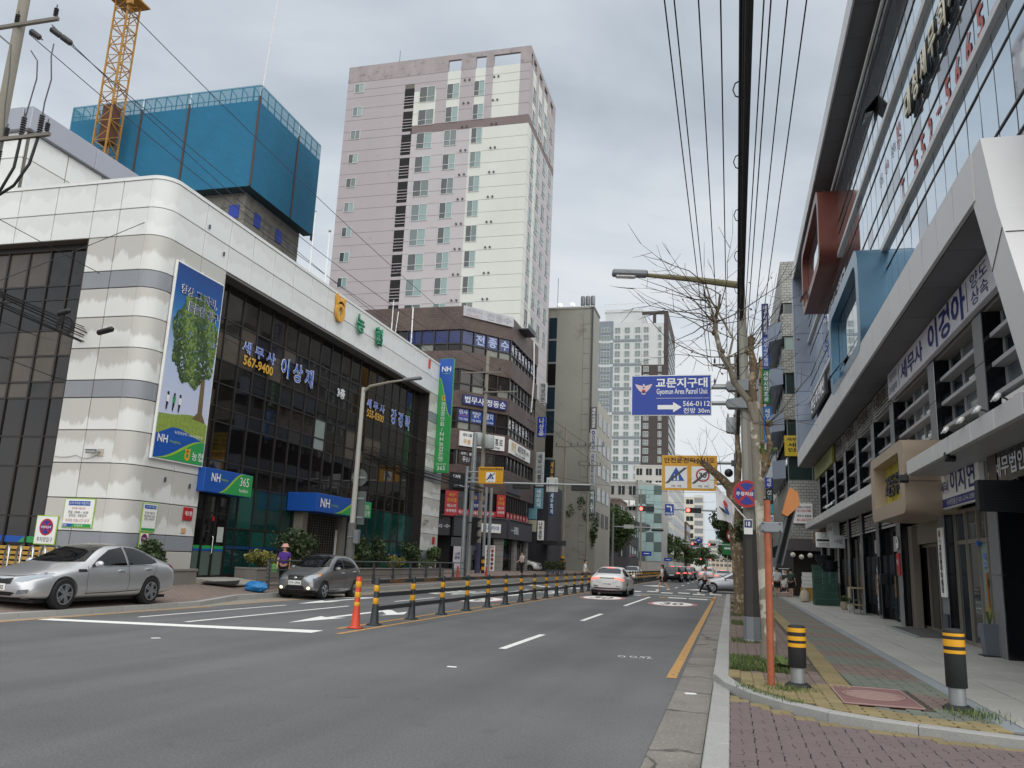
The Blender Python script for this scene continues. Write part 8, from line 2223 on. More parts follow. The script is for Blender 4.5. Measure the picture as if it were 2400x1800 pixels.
SD=[('side_window',CGL,'x',SW),('side_window',CGL,'x',SW2),('windshield',CGL,'-y',[(-0.72,1.02),(-0.52,1.36),(-0.3,1.385),(0.3,1.385),(0.52,1.36),(0.72,1.02),(0.3,1.0),(-0.3,1.0)]),('rear_window',CGL,'+y',[(-0.58,1.13),(-0.5,1.34),(0.5,1.34),(0.58,1.13)]),('headlight',LAMPW,'-y',HL),('headlight',LAMPW,'-y',mirror2(HL)),('grille',TRIM,'-y',[(-0.4,0.66),(-0.36,0.54),(-0.15,0.525),(0.15,0.525),(0.36,0.54),(0.4,0.66),(0.15,0.635),(-0.15,0.635)],0.01),('lower_grille',TRIM,'-y',[(-0.5,0.36),(-0.4,0.3),(0.4,0.3),(0.5,0.36),(0.4,0.38),(-0.4,0.38)],0.008),('fog_lamp',LAMPW,'-y',[(0.52,0.33),(0.72,0.36),(0.74,0.44),(0.56,0.42)]),('fog_lamp',LAMPW,'-y',mirror2([(0.52,0.33),(0.72,0.36),(0.74,0.44),(0.56,0.42)])),('lip',TRIM,'-y',[(-0.75,0.25),(-0.6,0.22),(0.6,0.22),(0.75,0.25),(0.6,0.27),(-0.6,0.27)]),('tail_light',LAMPR,'+y',TL),('tail_light',LAMPR,'+y',mirror2(TL)),('tail_light',LAMPR,'x',[(4.45,0.93),(4.72,0.9),(4.72,0.99),(4.55,1.0)]),('headlight',LAMPW,'x',[(0.12,0.6),(0.5,0.74),(0.62,0.8),(0.2,0.7)]),('door_seam',SEAM,'x',seam([(1.62,0.92),(1.55,0.6),(1.6,0.28)])),('door_seam',SEAM,'x',seam([(2.88,1.38),(2.9,0.95),(2.92,0.6),(2.88,0.28)])),('door_seam',SEAM,'x',seam([(3.98,1.05),(3.9,0.85),(3.6,0.5),(3.45,0.28)])),('sill_trim',SEAM,'x',seam([(1.55,0.33),(2.5,0.34),(3.35,0.37)],0.016)),('hood_seam',SEAM,'-y',seam([(-0.8,0.76),(-0.4,0.7),(0.4,0.7),(0.8,0.76)]))]
SIL=paint('silver',P('c2c3c5'))
PANO=[('glass_roof',CGL,'z',[(-0.5,2.2),(0.5,2.2),(0.5,3.3),(-0.5,3.3)]),('vent_badge',TRIM,'x',[(1.3,0.8),(1.56,0.8),(1.56,0.86),(1.33,0.86)],0.008),('chrome_line',CHROME,'x',seam([(1.72,0.905),(2.86,0.93),(3.75,0.965),(4.0,1.01)],0.014))]
def plate(t,txt,y,z,face,w=0.52):
 o=MB().cbox(-w/2,w/2,y-0.01,y+0.01,z-0.07,z+0.07,0.005).build('number_plate',PLATE,t);text(txt,o,(0,y-0.014 if face=='-y' else y+0.014,z),face,w*0.86,0.095,INK,bold=0.015,ext=0);return o
s1,bv=car('silver sedan with black glass roof parked on the pavement by the bank corner','car',dict(mirror=(1.78,0.98),handles=((2.65,0.83),(3.6,0.87)),chrome=1),SEDAN,SIL,(-14.98,14.3,0.105),0,2.795,0.95,0.33,5,SD+PANO)
plate(s1,'46수 8802',-0.005,0.47,'-y');MB().sphere((0,0.0,0.68),(0.07,0.015,0.032),12,6).build('badge',CHROME,s1,60)
HATCH=[(0.0,0.28,0.5,0.66,0.5,0.42),(0.05,0.2,0.56,0.76,0.68,0.56),(0.3,0.18,0.68,0.88,0.77,0.64),(0.75,0.18,0.82,1.0,0.795,0.66),(1.0,0.18,0.87,1.1,0.797,0.64),(1.35,0.18,0.9,1.3,0.797,0.58),(1.75,0.18,0.92,1.45,0.797,0.54),(2.2,0.18,0.94,1.485,0.797,0.54),(2.75,0.18,0.97,1.47,0.795,0.54),(3.15,0.2,1.0,1.4,0.785,0.55),(3.38,0.22,1.0,1.2,0.77,0.58),(3.5,0.28,0.9,1.02,0.74,0.6),(3.53,0.34,0.7,0.85,0.64,0.5)]
HH=[(0.35+0.0,0.66),(0.42,0.58),(0.56,0.58),(0.66,0.66),(0.68,0.76),(0.58,0.8),(0.42,0.76)]
HD=[('side_window',CGL,'x',[(1.25,0.96),(1.5,1.16),(1.8,1.33),(2.05,1.38),(2.06,0.99)]),('side_window',CGL,'x',[(2.13,0.995),(2.12,1.385),(2.6,1.37),(2.95,1.28),(3.05,1.08),(2.8,1.02)]),('windshield',CGL,'-y',[(-0.64,1.07),(-0.5,1.38),(-0.25,1.43),(0.25,1.43),(0.5,1.38),(0.64,1.07),(0.25,1.03),(-0.25,1.03)]),('rear_window',CGL,'+y',[(-0.52,1.08),(-0.48,1.38),(0.48,1.38),(0.52,1.08)]),('headlight',LAMPW,'-y',HH),('headlight',LAMPW,'-y',mirror2(HH)),('headlight',LAMPW,'x',[(0.06,0.62),(0.3,0.66),(0.4,0.8),(0.2,0.79)]),('indicator',AMB,'x',[(0.3,0.72),(0.42,0.76),(0.52,0.85),(0.36,0.82)]),('grille',TRIM,'-y',[(-0.3,0.76),(-0.26,0.62),(0.26,0.62),(0.3,0.76)],0.01),('lower_grille',TRIM,'-y',[(-0.38,0.32),(0.38,0.32),(0.3,0.44),(-0.3,0.44)],0.01),('bumper_lip',TRIM,'-y',[(-0.66,0.21),(0.66,0.21),(0.68,0.3),(0.4,0.31),(-0.4,0.31),(-0.68,0.3)],0.012),('fog_lamp',FOG,'-y',[(0.5+0.06*math.cos(a*0.785),0.37+0.05*math.sin(a*0.785))for a in range(8)]),('fog_lamp',FOG,'-y',[(-0.5+0.06*math.cos(a*0.785),0.37+0.05*math.sin(a*0.785))for a in range(8)]),('tail_light',LAMPR,'+y',[(0.56,0.8),(0.72,0.8),(0.7,1.1),(0.58,1.1)]),('tail_light',LAMPR,'+y',[(-0.72,0.8),(-0.56,0.8),(-0.58,1.1),(-0.7,1.1)]),('door_seam',SEAM,'x',seam([(1.12,0.9),(1.08,0.6),(1.12,0.26)])),('door_seam',SEAM,'x',seam([(2.09,1.39),(2.1,0.98),(2.12,0.26)])),('door_seam',SEAM,'x',seam([(3.05,1.1),(2.9,0.75),(2.62,0.45),(2.55,0.27)])),('hood_seam',SEAM,'-y',seam([(-0.68,0.85),(-0.35,0.79),(0.35,0.79),(0.68,0.85)])),('side_repeater',LAMPW,'x',[(0.98,0.7),(1.03,0.7),(1.03,0.74),(0.98,0.74)])]
h1,bv=car('dark grey small hatchback facing forward at the left kerb with fog lamps on','car',dict(mirror=(1.35,1.0),handles=((1.95,0.86),(2.85,0.9)),chrome=1),HATCH,paint('grey',P('838383')),(-14.0,25.05,0.003),0,2.37,0.62,0.29,6,HD)
plate(h1,'17누 2958',-0.012,0.53,'-y',0.46);MB().sphere((0,-0.005,0.69),(0.075,0.018,0.035),12,6).build('badge',CHROME,h1,60)
b_=MB()
for x in(-0.3,0.15):b_.bar((x,0.93,1.07),(x+0.42,1.02,1.14),0.018)
b_.build('wiper',TRIM,h1,kind='stuff')
SUV=[(0.0,0.36,0.6,0.75,0.55,0.45),(0.06,0.28,0.7,0.88,0.76,0.62),(0.35,0.26,0.82,0.98,0.9,0.76),(0.95,0.26,0.94,1.08,0.94,0.8),(1.3,0.26,0.98,1.16,0.945,0.76),(1.7,0.26,1.0,1.42,0.945,0.68),(2.1,0.26,1.02,1.6,0.945,0.64),(2.7,0.26,1.04,1.67,0.945,0.64),(3.5,0.26,1.06,1.64,0.945,0.64),(4.0,0.28,1.08,1.55,0.93,0.64),(4.35,0.32,1.06,1.25,0.9,0.68),(4.55,0.38,0.9,1.05,0.84,0.66),(4.6,0.44,0.75,0.9,0.72,0.55)]
UT=[(0.5,0.88),(0.82,0.86),(0.84,1.0),(0.5,0.97)]
UD=[('side_window',CGL,'x',[(1.65,1.05),(2.0,1.35),(2.35,1.52),(2.75,1.56),(2.76,1.08)]),('side_window',CGL,'x',[(2.84,1.085),(2.83,1.56),(3.5,1.53),(4.0,1.42),(4.05,1.2),(3.7,1.12)]),('windshield',CGL,'-y',[(-0.74,1.16),(-0.56,1.54),(0.56,1.54),(0.74,1.16)]),('rear_window',CGL,'+y',[(-0.62,1.2),(-0.54,1.52),(0.54,1.52),(0.62,1.2)]),('headlight',LAMPW,'-y',[(0.5,0.72),(0.82,0.76),(0.84,0.86),(0.52,0.82)]),('headlight',LAMPW,'-y',mirror2([(0.5,0.72),(0.82,0.76),(0.84,0.86),(0.52,0.82)])),('grille',TRIM,'-y',[(-0.45,0.62),(0.45,0.62),(0.42,0.82),(-0.42,0.82)]),('tail_light',LAMPRL,'+y',UT),('tail_light',LAMPRL,'+y',mirror2(UT)),('rear_bumper',TRIM,'+y',[(-0.7,0.44),(0.7,0.44),(0.75,0.58),(-0.75,0.58)]),('brake_light',LAMPRL,'+y',[(-0.2,1.56),(0.2,1.56),(0.2,1.59),(-0.2,1.59)]),('sill_trim',TRIM,'x',[(1.3,0.3),(3.4,0.3),(3.4,0.4),(1.3,0.4)])]
u1,bv=car('black crossover waiting beyond the crossing with brake lights on','car',dict(mirror=(1.75,1.12),handles=((2.6,0.95),(3.6,0.98))),SUV,paint('black',P('1d1f23')),(-5.8,90.6,0.003),math.pi,2.7,0.9,0.35,10,UD)
plate(u1,'12가 3456',4.6,0.72,'+y')
WHP=mat('paint_white',P('dcdcda'),0.3,0.1,coat=0.6)
ST2=[(0.38,0.84),(0.6,0.82),(0.83,0.76),(0.84,0.84),(0.6,0.9),(0.38,0.91)]
w1,bv=car('white sedan driving away in the centre lane with long red tail lights','car',dict(mirror=(1.78,0.98),handles=((2.65,0.83),(3.6,0.87)),chrome=1),SEDAN,WHP,(-5.95,46.2,0.003),math.pi,2.795,0.95,0.33,10,[d for d in SD if not d[0].startswith(('tail','rear_w'))]+[('rear_window',CGL,'+y',[(-0.6,1.11),(-0.55,1.3),(-0.4,1.36),(0.4,1.36),(0.55,1.3),(0.6,1.11)]),('tail_light',LAMPRL,'+y',ST2),('tail_light',LAMPRL,'+y',mirror2(ST2)),('lamp_bar',TRIM,'+y',[(-0.38,0.86),(0.38,0.86),(0.38,0.9),(-0.38,0.9)]),('brake_light',LAMPRL,'+y',[(-0.2,1.372),(0.2,1.372),(0.19,1.395),(-0.19,1.395)]),('diffuser',TRIM,'+y',[(-0.62,0.36),(0.62,0.36),(0.7,0.42),(-0.7,0.42)]),('exhaust',CHROME,'+y',[(0.42,0.44),(0.68,0.47),(0.66,0.53),(0.46,0.52)]),('exhaust',CHROME,'+y',mirror2([(0.42,0.44),(0.68,0.47),(0.66,0.53),(0.46,0.52)])),('trunk_seam',SEAM,'+y',seam([(-0.55,1.05),(-0.52,0.75),(-0.4,0.66),(0.4,0.66),(0.52,0.75),(0.55,1.05)]))])
plate(w1,'171하 2087',4.83,0.6,'+y')
kids={}
for q in C.objects:
 if q.parent:kids.setdefault(q.parent.name,[]).append(q)
def recar(src,label,loc,rz,pm):
 c=copy_tree(src,None,kids);c.location=loc;c.rotation_euler=(0,0,rz);c['label']=label
 for q in list(C.objects):
  if q.parent is c and q.name.split('.')[0]in('body','wing_mirror'):q.data=q.data.copy();q.data.materials[0]=pm
 return c
c2=recar(w1,'silver grey sedan crossing out of the right side street behind the lamp pole',(-2.12,57.1,0.003),R(-90),paint('silver_grey',P('a3a6ab')))
recar(w1,'white sedan coming towards the crossing behind the far barrier',(-9.6,82,0.003),0,WHP)
recar(u1,'tall black car second in the waiting queue',(-5.5,98,0.003),math.pi,paint('black_b',P('26282c')))
recar(w1,'beige grey sedan third in the waiting queue',(-5.3,106,0.003),math.pi,paint('champagne',P('9a968e')))
recar(u1,'dark blue vehicle last in the waiting queue',(-5.3,116,0.003),math.pi,paint('blue',P('2b3b57')))
recar(u1,'white sport utility car ahead in the right lane',(-2.6,100,0.003),math.pi,WHP)
recar(w1,'white sedan parked along the far right kerb',(-0.8,92,0.003),math.pi,WHP)
recar(u1,'white sport utility car parked on the left pavement by the soup shop',(-17.35,77.0,0.43),R(90),WHP)
# ================================================================ people
SKIN=mat('skin',P('c79a7e'),0.6);HAIR=mat('hair_black',P('1a1615'),0.6)
def skin_mesh(vs_,es,rs,root=0,sub=2):
 me=bpy.data.meshes.new('skin');me.from_pydata(vs_,es,[]);o=bpy.data.objects.new('skin',me);C.objects.link(o)
 o.modifiers.new('k','SKIN');sv=me.skin_vertices[0].data
 for i,r_ in enumerate(rs):sv[i].radius=r_ if isinstance(r_,tuple)else(r_,r_);sv[i].use_root=i==root
 s=o.modifiers.new('s','SUBSURF');s.levels=s.render_levels=sub
 bpy.context.view_layer.update();r_=bpy.data.meshes.new_from_object(o.evaluated_get(bpy.context.evaluated_depsgraph_get()));bpy.data.objects.remove(o)
 r_.shade_smooth();return r_
def person(label,loc,face,h,top,bot,legs,arms,shorts=False,skirt=False,hat=None,hair='short',shoes=WHITE,lean=0.0):
 """local forward is -y. legs/arms: per side (upper swing, lower swing) in degrees, forward positive; side 0 = left (+x)"""
 t=thing('person',label,'person',loc,R(face));s=h/1.7
 V=[];E_=[];Rr=[]
 def add(p,r_,pa=None):
  V.append(tuple(Vector(p)*s));Rr.append(tuple(q*s for q in r_)if isinstance(r_,tuple)else r_*s)
  if pa is not None:E_.append((pa,len(V)-1))
  return len(V)-1
 L_=lean
 pel=add((0,0,0.93),(0.15,0.11));wa=add((0,-L_*0.4,1.1),(0.135,0.1),pel);ch=add((0,-L_*0.8,1.3),(0.16,0.105),wa);nk=add((0,-L_,1.44),0.058,ch);jaw=add((0,-L_-0.03,1.53),(0.062,0.075),nk);hd=add((0,-L_-0.015,1.61),(0.08,0.095),jaw);add((0,-L_,1.67),0.055,hd)
 J={}
 for i,sx in enumerate((1,-1)):
  a,b_=(R(q)for q in legs[i]);hip=add((0.09*sx,0,0.88),0.085,pel)
  kn=Vector((0.095*sx,-0.42*math.sin(a),0.88-0.42*math.cos(a)));an=kn+Vector((0,-0.4*math.sin(b_),-0.4*math.cos(b_)))
  k=add(kn,0.056,hip);cf=add(kn.lerp(an,0.35),0.054,k);f=add(an,0.036,cf);add(an+Vector((0.01*sx,-0.13,-0.035+0.12*max(0,b_*-0.2))),0.034,f)
  a,b_=(R(q)for q in arms[i]);sh=add((0.17*sx,-L_*0.9,1.37),0.058,ch)
  el=Vector((0.225*sx,-L_*0.9-0.28*math.sin(a),1.37-0.28*math.cos(a)));wr=el+Vector((-0.01*sx,-0.25*math.sin(b_),-0.25*math.cos(b_)))
  e2=add(el,0.042,sh);w2=add(wr,0.028,e2);d=(wr-el).normalized();pm_=add(wr+d*0.07,(0.034,0.02),w2)
  for q in range(5):
   u=(q-2)*0.018;fl=(0.06,0.085,0.09,0.08,0.055)[q];base=wr+d*(0.03 if q==0 else 0.085)+Vector((0,u,0));m1=add(base+d*fl*0.5+Vector((0,u*0.3,0)),0.0085,pm_);add(base+d*fl+Vector((-0.012*sx,u*0.2,0)),0.007,m1)
  J[i]=(kn,an,el,wr)
 m=skin_mesh(V,E_,Rr);m.materials.append(SKIN);link('body',m,t)
 def cloth(name,pts,es,rs,m_):
  q=skin_mesh([tuple(Vector(p)*s)for p in pts],es,[tuple(k*s for k in r_)if isinstance(r_,tuple)else r_*s for r_ in rs]);q.materials.append(m_);return link(name,q,t)
 sl=[Vector((0.17*sx,-L_*0.9,1.37)).lerp(J[i][2],0.75)for i,sx in enumerate((1,-1))]
 cloth('shirt',[(0,0,0.9),(0,-L_*0.4,1.1),(0,-L_*0.8,1.3),(0,-L_*0.95,1.41),(0.175,-L_*0.9,1.37),sl[0],(-0.175,-L_*0.9,1.37),sl[1]],[(0,1),(1,2),(2,3),(2,4),(4,5),(2,6),(6,7)],[(0.178,0.135),(0.16,0.125),(0.185,0.13),0.085,0.076,0.064,0.076,0.064],top)
 le=[(Vector((0.09*sx,0,0.86)).lerp(J[i][0],0.8 if shorts else 1.0))for i,sx in enumerate((1,-1))]
 pts=[(0,0,0.95),(0.09,0,0.86),le[0],(-0.09,0,0.86),le[1]];es=[(0,1),(1,2),(0,3),(3,4)];rs=[(0.168,0.128),0.108,0.09 if shorts else 0.074,0.108,0.09 if shorts else 0.074]
 if not shorts:pts+=[J[0][1]+Vector((0,0,0.02)),J[1][1]+Vector((0,0,0.02))];es+=[(2,5),(4,6)];rs+=[0.056,0.056]
 cloth('shorts' if shorts else 'trousers',pts,es,rs,bot)
 for i,sx in enumerate((1,-1)):
  an=J[i][1]*s;MB(Matrix.Translation(an)).sphere((0,-0.06*s,-0.04*s),(0.048*s,0.13*s,0.05*s),10,6).build('shoe',shoes,t,60)
 hc=Vector((0,-L_-0.012,1.615))*s
 b_=MB(Matrix.Translation(hc));b_.sphere((0,0.018*s,0.025*s),(0.093*s,0.105*s,0.1*s),14,9)
 if hair=='long':b_.sphere((0,0.07*s,-0.07*s),(0.075*s,0.05*s,0.12*s),10,7)
 b_.v=[p if p.y>hc.y-0.05*s or p.z>hc.z+0.04*s else Vector((p.x*0.9,max(p.y,hc.y-0.05*s),p.z+0.03*s))for p in b_.v];b_.build('hair',HAIR,t,60)
 b_=MB(Matrix.Translation(hc))
 for sx in(-0.033,0.033):b_.sphere((sx*s,-0.088*s,0.0),0.011*s,6,4)
 b_.build('eyes',INK,t,kind='stuff');MB(Matrix.Translation(hc)).sphere((0,-0.098*s,-0.03*s),(0.013*s,0.02*s,0.02*s),6,5).build('nose',SKIN,t,60)
 for sx in(-1,1):MB(Matrix.Translation(hc)).sphere((0.083*sx*s,0.0,-0.01*s),(0.012*s,0.022*s,0.032*s),6,5).build('ear',SKIN,t,60)
 if hat:MB(Matrix.Translation(hc+Vector((0,0.0,0.05*s)))).lathe([(0.19*s,-0.035*s),(0.125*s,0.0),(0.112*s,0.07*s),(0.07*s,0.1*s)],18).build('sun_hat',hat,t,60)
 return t,{i:J[i][3]*s for i in J}
SH=lambda n,c:mat('cloth_'+n,c,0.85,nz=(9,0.08))
BLK=SH('black',P('1c1c20'));WHT=SH('white',P('d0d0d2'))
p1,_=person('woman in pink sun hat and purple shirt walking past the planter',(-15.95,27.6,0.19),20,1.56,SH('purple',P('54348c')),BLK,((18,12),(-16,-24)),((-14,-4),(16,24)),hat=SH('pink',P('cf9a94')),lean=0.03)
t=thing('tote_bag','small green bag carried by the woman in the pink hat','bag',(-16.22,27.45,0.75));MB().cbox(-0.12,0.12,-0.05,0.05,0,0.3,0.02).build('bag',SH('green',P('5f9455')),t);MB().tube([(-0.08,0,0.3),(-0.05,0,0.42),(0.05,0,0.42),(0.08,0,0.3)],0.01,5).build('strap',SH('green',P('5f9455')),t)
person('man in white shirt and dark trousers phoning on the left pavement',(-15.6,62.5,0.45),-35,1.72,SH('pale',P('c3b9ba')),BLK,((3,2),(-4,-3)),((25,165),(10,60)))
person('man in white tee crossing the road behind the centre barrier',(-9.3,54.6,0.01),95,1.74,WHT,SH('grey',P('6a6a6c')),((20,8),(-20,-34)),((-25,-5),(26,44)),True,shoes=BLK)
person('woman in white tee and black shorts striding over the crossing with black backpack',(-4.15,53.6,0.01),-100,1.64,WHT,BLK,((26,14),(-20,-42)),((-16,6),(22,48)),True,hair='long',lean=0.04)
t=thing('backpack','black backpack on the woman in black shorts','backpack',(-3.99,53.57,1.12));MB().cbox(-0.1,0.08,-0.14,0.14,-0.2,0.22,0.05).build('pack',BLK,t);MB().tube([(-0.1,-0.1,0.2),(-0.22,-0.1,0.2),(-0.2,-0.1,-0.05)],0.02,5).build('strap',BLK,t)
LILA=mat('cloth_lilac',P('b9a5cf'),0.85,two=(7,P('d9d6e4'),0.42,0.6))
person('woman in lilac printed top and black trousers crossing by the silver car',(-1.45,50.7,0.01),-92,1.62,LILA,BLK,((30,18),(-22,-38)),((-30,-6),(30,60)),hair='short')
t=thing('paper_bag','white paper bag in the hand of the woman in lilac','bag',(-1.28,50.62,0.62));MB().prism([(-0.12,0),(0.12,0.03),(0.13,0.25),(-0.1,0.28)],'xz',-0.04,0.04).build('bag',WHT,t);MB().tube([(-0.05,0,0.27),(0,0,0.34),(0.06,0,0.26)],0.008,4).build('strap',WHT,t)
p2,_=person('man in white tee and black shorts seen from behind on the right pavement',(2.68,52.3,0.025),180,1.76,WHT,BLK,((2,2),(-3,-3)),((4,8),(3,10)),True)
text('•••••\n••••\n•••••',p2,(0,0.139,1.3),'+y',0.2,0.16,GREYINK,'shirt_print',ext=0)
person('small boy in white tee and dark shorts between the two men',(3.05,52.1,0.025),185,1.2,WHT,SH('navy',P('23283a')),((4,4),(-5,-5)),((3,6),(4,10)),True)
person('man in dark green tee and black shorts turning to the boy',(3.46,52.4,0.025),150,1.74,SH('dark_green',P('2f4540')),BLK,((3,2),(-4,-4)),((5,14),(10,30)),True)
# ================================================================ street trees
def plane_bark():
 m=mat('plane_bark',P('7c7568'),0.85,nz=(9,0.15),two=(3.2,P('b3ae9f'),0.52,0.56),bump=(18,0.5))
 return m
PB=plane_bark();FB=mat('flaky_bark',P('6b5c48'),0.95,nz=(10,0.3,0.4),two=(7,P('a3957b'),0.55,0.6),bump=(22,1.0,0.03));TWIG=mat('twig',P('463d34'),0.9);CUTW=mat('cut_wood',P('8f7656'),0.9)
g=random.Random(31)
def jit(pts,a):return[Vector(p)+Vector((g.uniform(-a,a),g.uniform(-a,a),0))for p in pts]
def twigs(mb,src,n,lo,hi,bias):
 for k in range(n):
  p=src[g.randrange(len(src))];p=Vector(p);d=Vector((g.gauss(bias[0],0.8),g.gauss(bias[1],0.7),g.gauss(bias[2],0.45))).normalized();l=g.uniform(lo,hi);q=[p];r0=0.004+0.0045*l
  for i in range(6):
   d=(d+Vector((g.gauss(0,0.16),g.gauss(0,0.16),g.gauss(0.05,0.14)))).normalized();q.append(q[-1]+d*l/6)
   if i>1 and g.random()<0.6:
    e_=(d+Vector((g.gauss(0,0.7),g.gauss(0,0.7),g.gauss(0,0.5)))).normalized();mb.tube([q[-1],q[-1]+e_*l*0.14,q[-1]+e_*l*0.26+Vector((0,0,0.02))],[r0*0.5,r0*0.35,r0*0.2],4,False)
  mb.tube(q,[r0*(1-i/7.5)for i in range(7)],4,False)
ta=thing('bare_plane_tree','bare pollarded plane tree with mottled pale trunk beside the orange pole','tree',(0.62,14.95,0.1))
def TA(*p):return[Vector(q)-Vector((0.62,14.95,0.1))for q in p]
L(ta,'trunk',MB().tube(jit(TA((0.62,14.95,0.08),(0.61,14.95,0.5),(0.57,15.0,1.5),(0.54,15.1,2.6),(0.5,15.2,3.4),(0.47,15.25,4.1),(0.46,15.3,4.6)),0.012),[0.16,0.12,0.105,0.1,0.095,0.09,0.105],12),PB,60)
lims=[TA((0.46,15.3,4.5),(0.43,15.32,4.9),(0.47,15.33,5.3),(0.42,15.32,5.6),(0.42,15.3,5.85)),TA((0.48,15.2,4.2),(0.36,15.2,4.62),(0.1,15.05,4.95),(0.05,15.0,5.15),(-0.12,14.92,5.45),(-0.2,14.85,5.8),(-0.23,14.8,6.12)),TA((-0.23,14.8,6.05),(-0.28,14.78,6.3),(-0.33,14.78,6.42)),TA((-0.22,14.8,6.0),(-0.15,14.8,6.3),(-0.12,14.8,6.55)),TA((0.52,15.15,3.15),(0.64,15.15,3.5),(0.72,15.18,3.8),(0.66,15.18,4.15)),TA((0.05,15.0,5.1),(0.02,15.0,5.4),(0.1,15.0,5.75),(-0.08,14.95,6.1),(-0.3,14.9,6.5),(-0.38,14.9,6.8))]
for k,p in enumerate(lims):
 r0=[0.075,0.062,0.026,0.03,0.05,0.024][k];n=len(p)
 o=L(ta,'limb',MB().tube(p,[r0*(1-0.35*i/(n-1))*(1.25 if i in(2,n-1)and k in(0,4)else 1)for i in range(n)],8),PB if k in(1,5)else FB,60)
b_=MB()
for p in lims[:2]+lims[4:5]+lims[:1]:
 for q in p[1:]:b_.sphere(q+Vector((g.uniform(-0.05,0.05),0,g.uniform(-0.05,0.05))),g.uniform(0.035,0.07),7,5)
for z in(0.9,2.2,2.7,3.3,3.8):b_.sphere(TA((0.6-z*0.03+0.09,14.9,z))[0],0.045,7,5)
L(ta,'knot',b_,FB,60,kind='stuff')
b_=MB();twigs(b_,lims[1][3:]+lims[2]+lims[3]+lims[5][1:],44,0.6,1.9,(-0.9,-0.1,0.15));twigs(b_,lims[0][2:]+lims[4][3:],26,0.5,1.5,(0.3,0.0,0.35));twigs(b_,lims[1][4:]+lims[5][2:],16,0.4,1.0,(0.2,0,0.9));L(ta,'twigs',b_,TWIG,kind='stuff')
b_=MB();leafcloud(b_,60,lambda:(g.gauss(-0.5,0.6),g.gauss(0,0.3),g.uniform(4.6,6.6)),0.03,g,1);b_2=MB();leafcloud(b_2,50,lambda:(0.0+g.gauss(0,0.07),0.2,3.62+g.gauss(0,0.06)),0.04,g,1)
L(ta,'dry_leaves',b_,mat('dry_leaf_c',P('5b4a38'),0.8),kind='stuff');L(ta,'sprout',b_2,LEAF['mid'][2],kind='stuff')
tb=thing('bare_plane_tree','second bare plane tree with rough flaky trunk and long cut limb','tree',(0.37,29.3,0.1))
def TB_(*p):return[Vector(q)-Vector((0.37,29.3,0.1))for q in p]
L(tb,'trunk',MB().tube(jit(TB_((0.37,29.3,0.08),(0.36,29.3,0.6),(0.3,29.3,1.6),(0.22,29.3,2.6),(0.16,29.3,3.4),(0.1,29.3,4.2),(0.02,29.3,4.5)),0.02),[0.3,0.25,0.24,0.24,0.24,0.2,0.16],12),FB,60)
lb_=[TB_((0.05,29.3,4.3),(-0.2,29.25,4.6),(-0.55,29.2,4.9),(-0.95,29.15,5.25)),TB_((0.12,29.3,4.0),(0.3,29.35,4.7),(0.35,29.4,5.4),(0.3,29.4,6.2))]
for k,p in enumerate(lb_):L(tb,'limb',MB().tube(p,[0.17,0.15,0.13,0.1]if k==0 else[0.14,0.11,0.09,0.06],8),FB,60)
b_=MB();twigs(b_,lb_[0][1:]+lb_[1][2:],24,0.7,2.2,(-0.7,0,0.5));L(tb,'twigs',b_,TWIG,kind='stuff')
b_=MB();leafcloud(b_,240,lambda:(g.gauss(-0.05,0.12),-0.2+g.gauss(0,0.08),2.75+g.gauss(0,0.18)),0.09,g,3);L(tb,'leaf_tuft',b_,LEAF['dark'],kind='stuff')
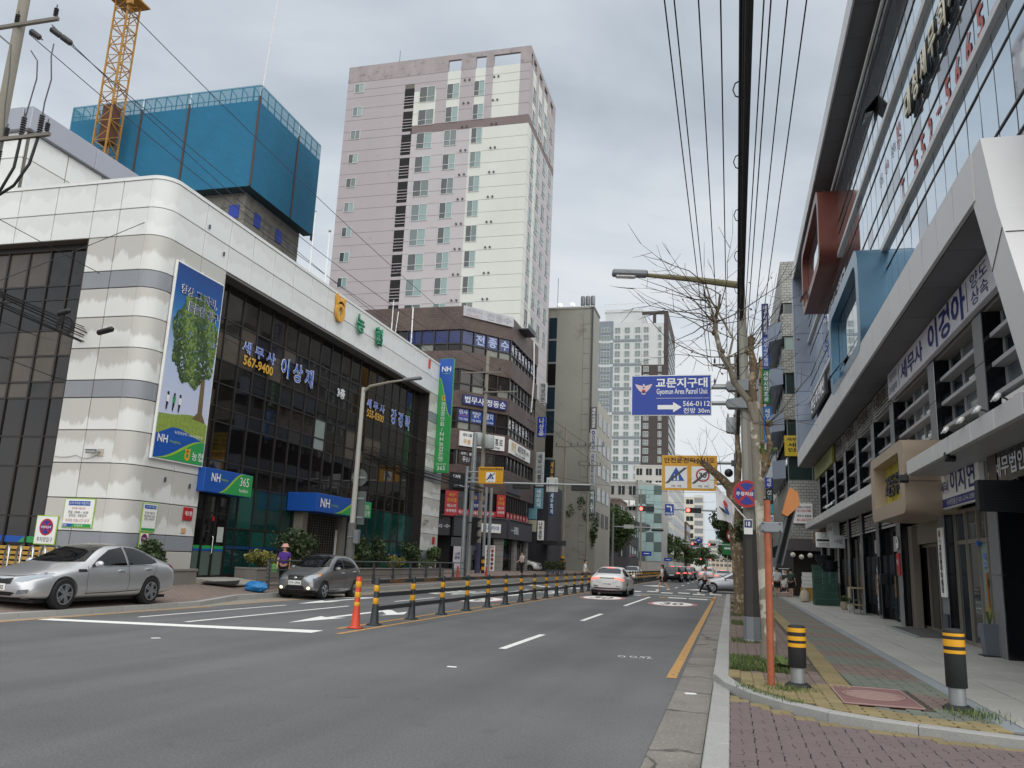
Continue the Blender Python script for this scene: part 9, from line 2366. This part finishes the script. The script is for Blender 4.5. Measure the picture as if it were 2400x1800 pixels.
def tree(label,base,th,rx,rz_,cz,n,size,pal,seed,clumps=26,r0=0.2,squash=0.5):
 q=random.Random(seed);t=thing('street_tree',label,'tree',base)
 L(t,'trunk',MB().tube([(0,0,0),(q.uniform(-0.1,0.1),0,th*0.5),(q.uniform(-0.2,0.2),0.1,th),(0,0,cz+rz_*0.3)],[r0*1.2,r0*0.9,r0*0.75,r0*0.3],8),BARK,60)
 cl=[]
 for k in range(clumps):
  d=Vector((q.gauss(0,1),q.gauss(0,1),q.gauss(0,1))).normalized();f=q.uniform(0.35,0.85);cl.append((Vector((d.x*rx*f,d.y*rx*f,cz+d.z*rz_*f)),q.uniform(0.22,0.4)))
 b_=MB()
 for k in range(7):b_.tube([(0,0,th*0.9),tuple(cl[k][0]*0.5+Vector((0,0,th*0.45))),tuple(cl[k][0])],[r0*0.5,r0*0.3,r0*0.1],5)
 L(t,'limbs',b_,BARK,kind='stuff')
 b_=MB()
 def fn():
  o,s_=cl[q.randrange(clumps)];d=Vector((q.gauss(0,1),q.gauss(0,1),q.gauss(0,1))).normalized()*q.random()**0.4*s_;return(o.x+d.x*rx,o.y+d.y*rx,o.z+d.z*rz_)
 leafcloud(b_,n,fn,size,q,3);b_.build('crown',LEAF[pal],t,recalc=False)
tree('round clipped green street tree with short forked trunk behind the signal mast',(-17.4,127,0.42),3.0,3.6,3.5,6.6,13000,0.2,'mid',41,60,0.25)
tree('loose leafy tree around the concrete pole left of the round clipped tree',(-17.2,97,0.42),3.5,2.7,3.6,6.0,9500,0.2,'dark',42,60)
tree('darker bushy street tree right of the round clipped one',(-16.8,205,0.42),2.5,5.4,3.6,6.3,5000,0.34,'dark',43)
tree('next bushy street tree farther down the left side',(-15.5,235,0.42),2.5,5.2,3.4,6.0,4500,0.36,'mid',44)
tree('small far street tree at the end of the left row',(-14.5,290,0.42),2.5,5.5,3.0,5.5,3500,0.42,'mid',45)
tree('far street tree beyond the left row under the far blocks',(-12.5,380,0.42),2.5,7,4,6.0,3000,0.6,'dark',46)
tree('dark green street tree behind the flag on the right kerb',(1.2,88,0.1),3.0,3.6,2.9,6.2,6000,0.2,'dark',47,30)
tree('leafy street tree farther along the right kerb',(1.6,140,0.1),2.5,4.4,3.4,5.6,5000,0.26,'dark',48)
tree('last visible tree of the right kerb row',(1.6,200,0.1),2.5,4.6,3.4,5.6,3500,0.34,'mid',49)
tree('pine like dark tree in the gap between bank and brown building',(-21.2,55.5,0.45),2.0,1.3,2.6,4.6,2600,0.13,'dark',50)
t=thing('potted_shrubs','row of potted shrubs before the soup shop','planter',(-16.0,74,0.43))
b_=MB();leafcloud(b_,900,lambda:(g.uniform(-0.3,1.6),g.uniform(-0.3,0.3),0.45+g.random()*0.7),0.09,g,3);b_.build('foliage',LEAF['dark'],t,recalc=False)
for k in range(4):L(t,'pot',MB().lathe([(0.13,0),(0.18,0.4)],10,(k*0.42,0,0)),mat('pot_grey',P('5f666f'),0.5))
fit_texts()
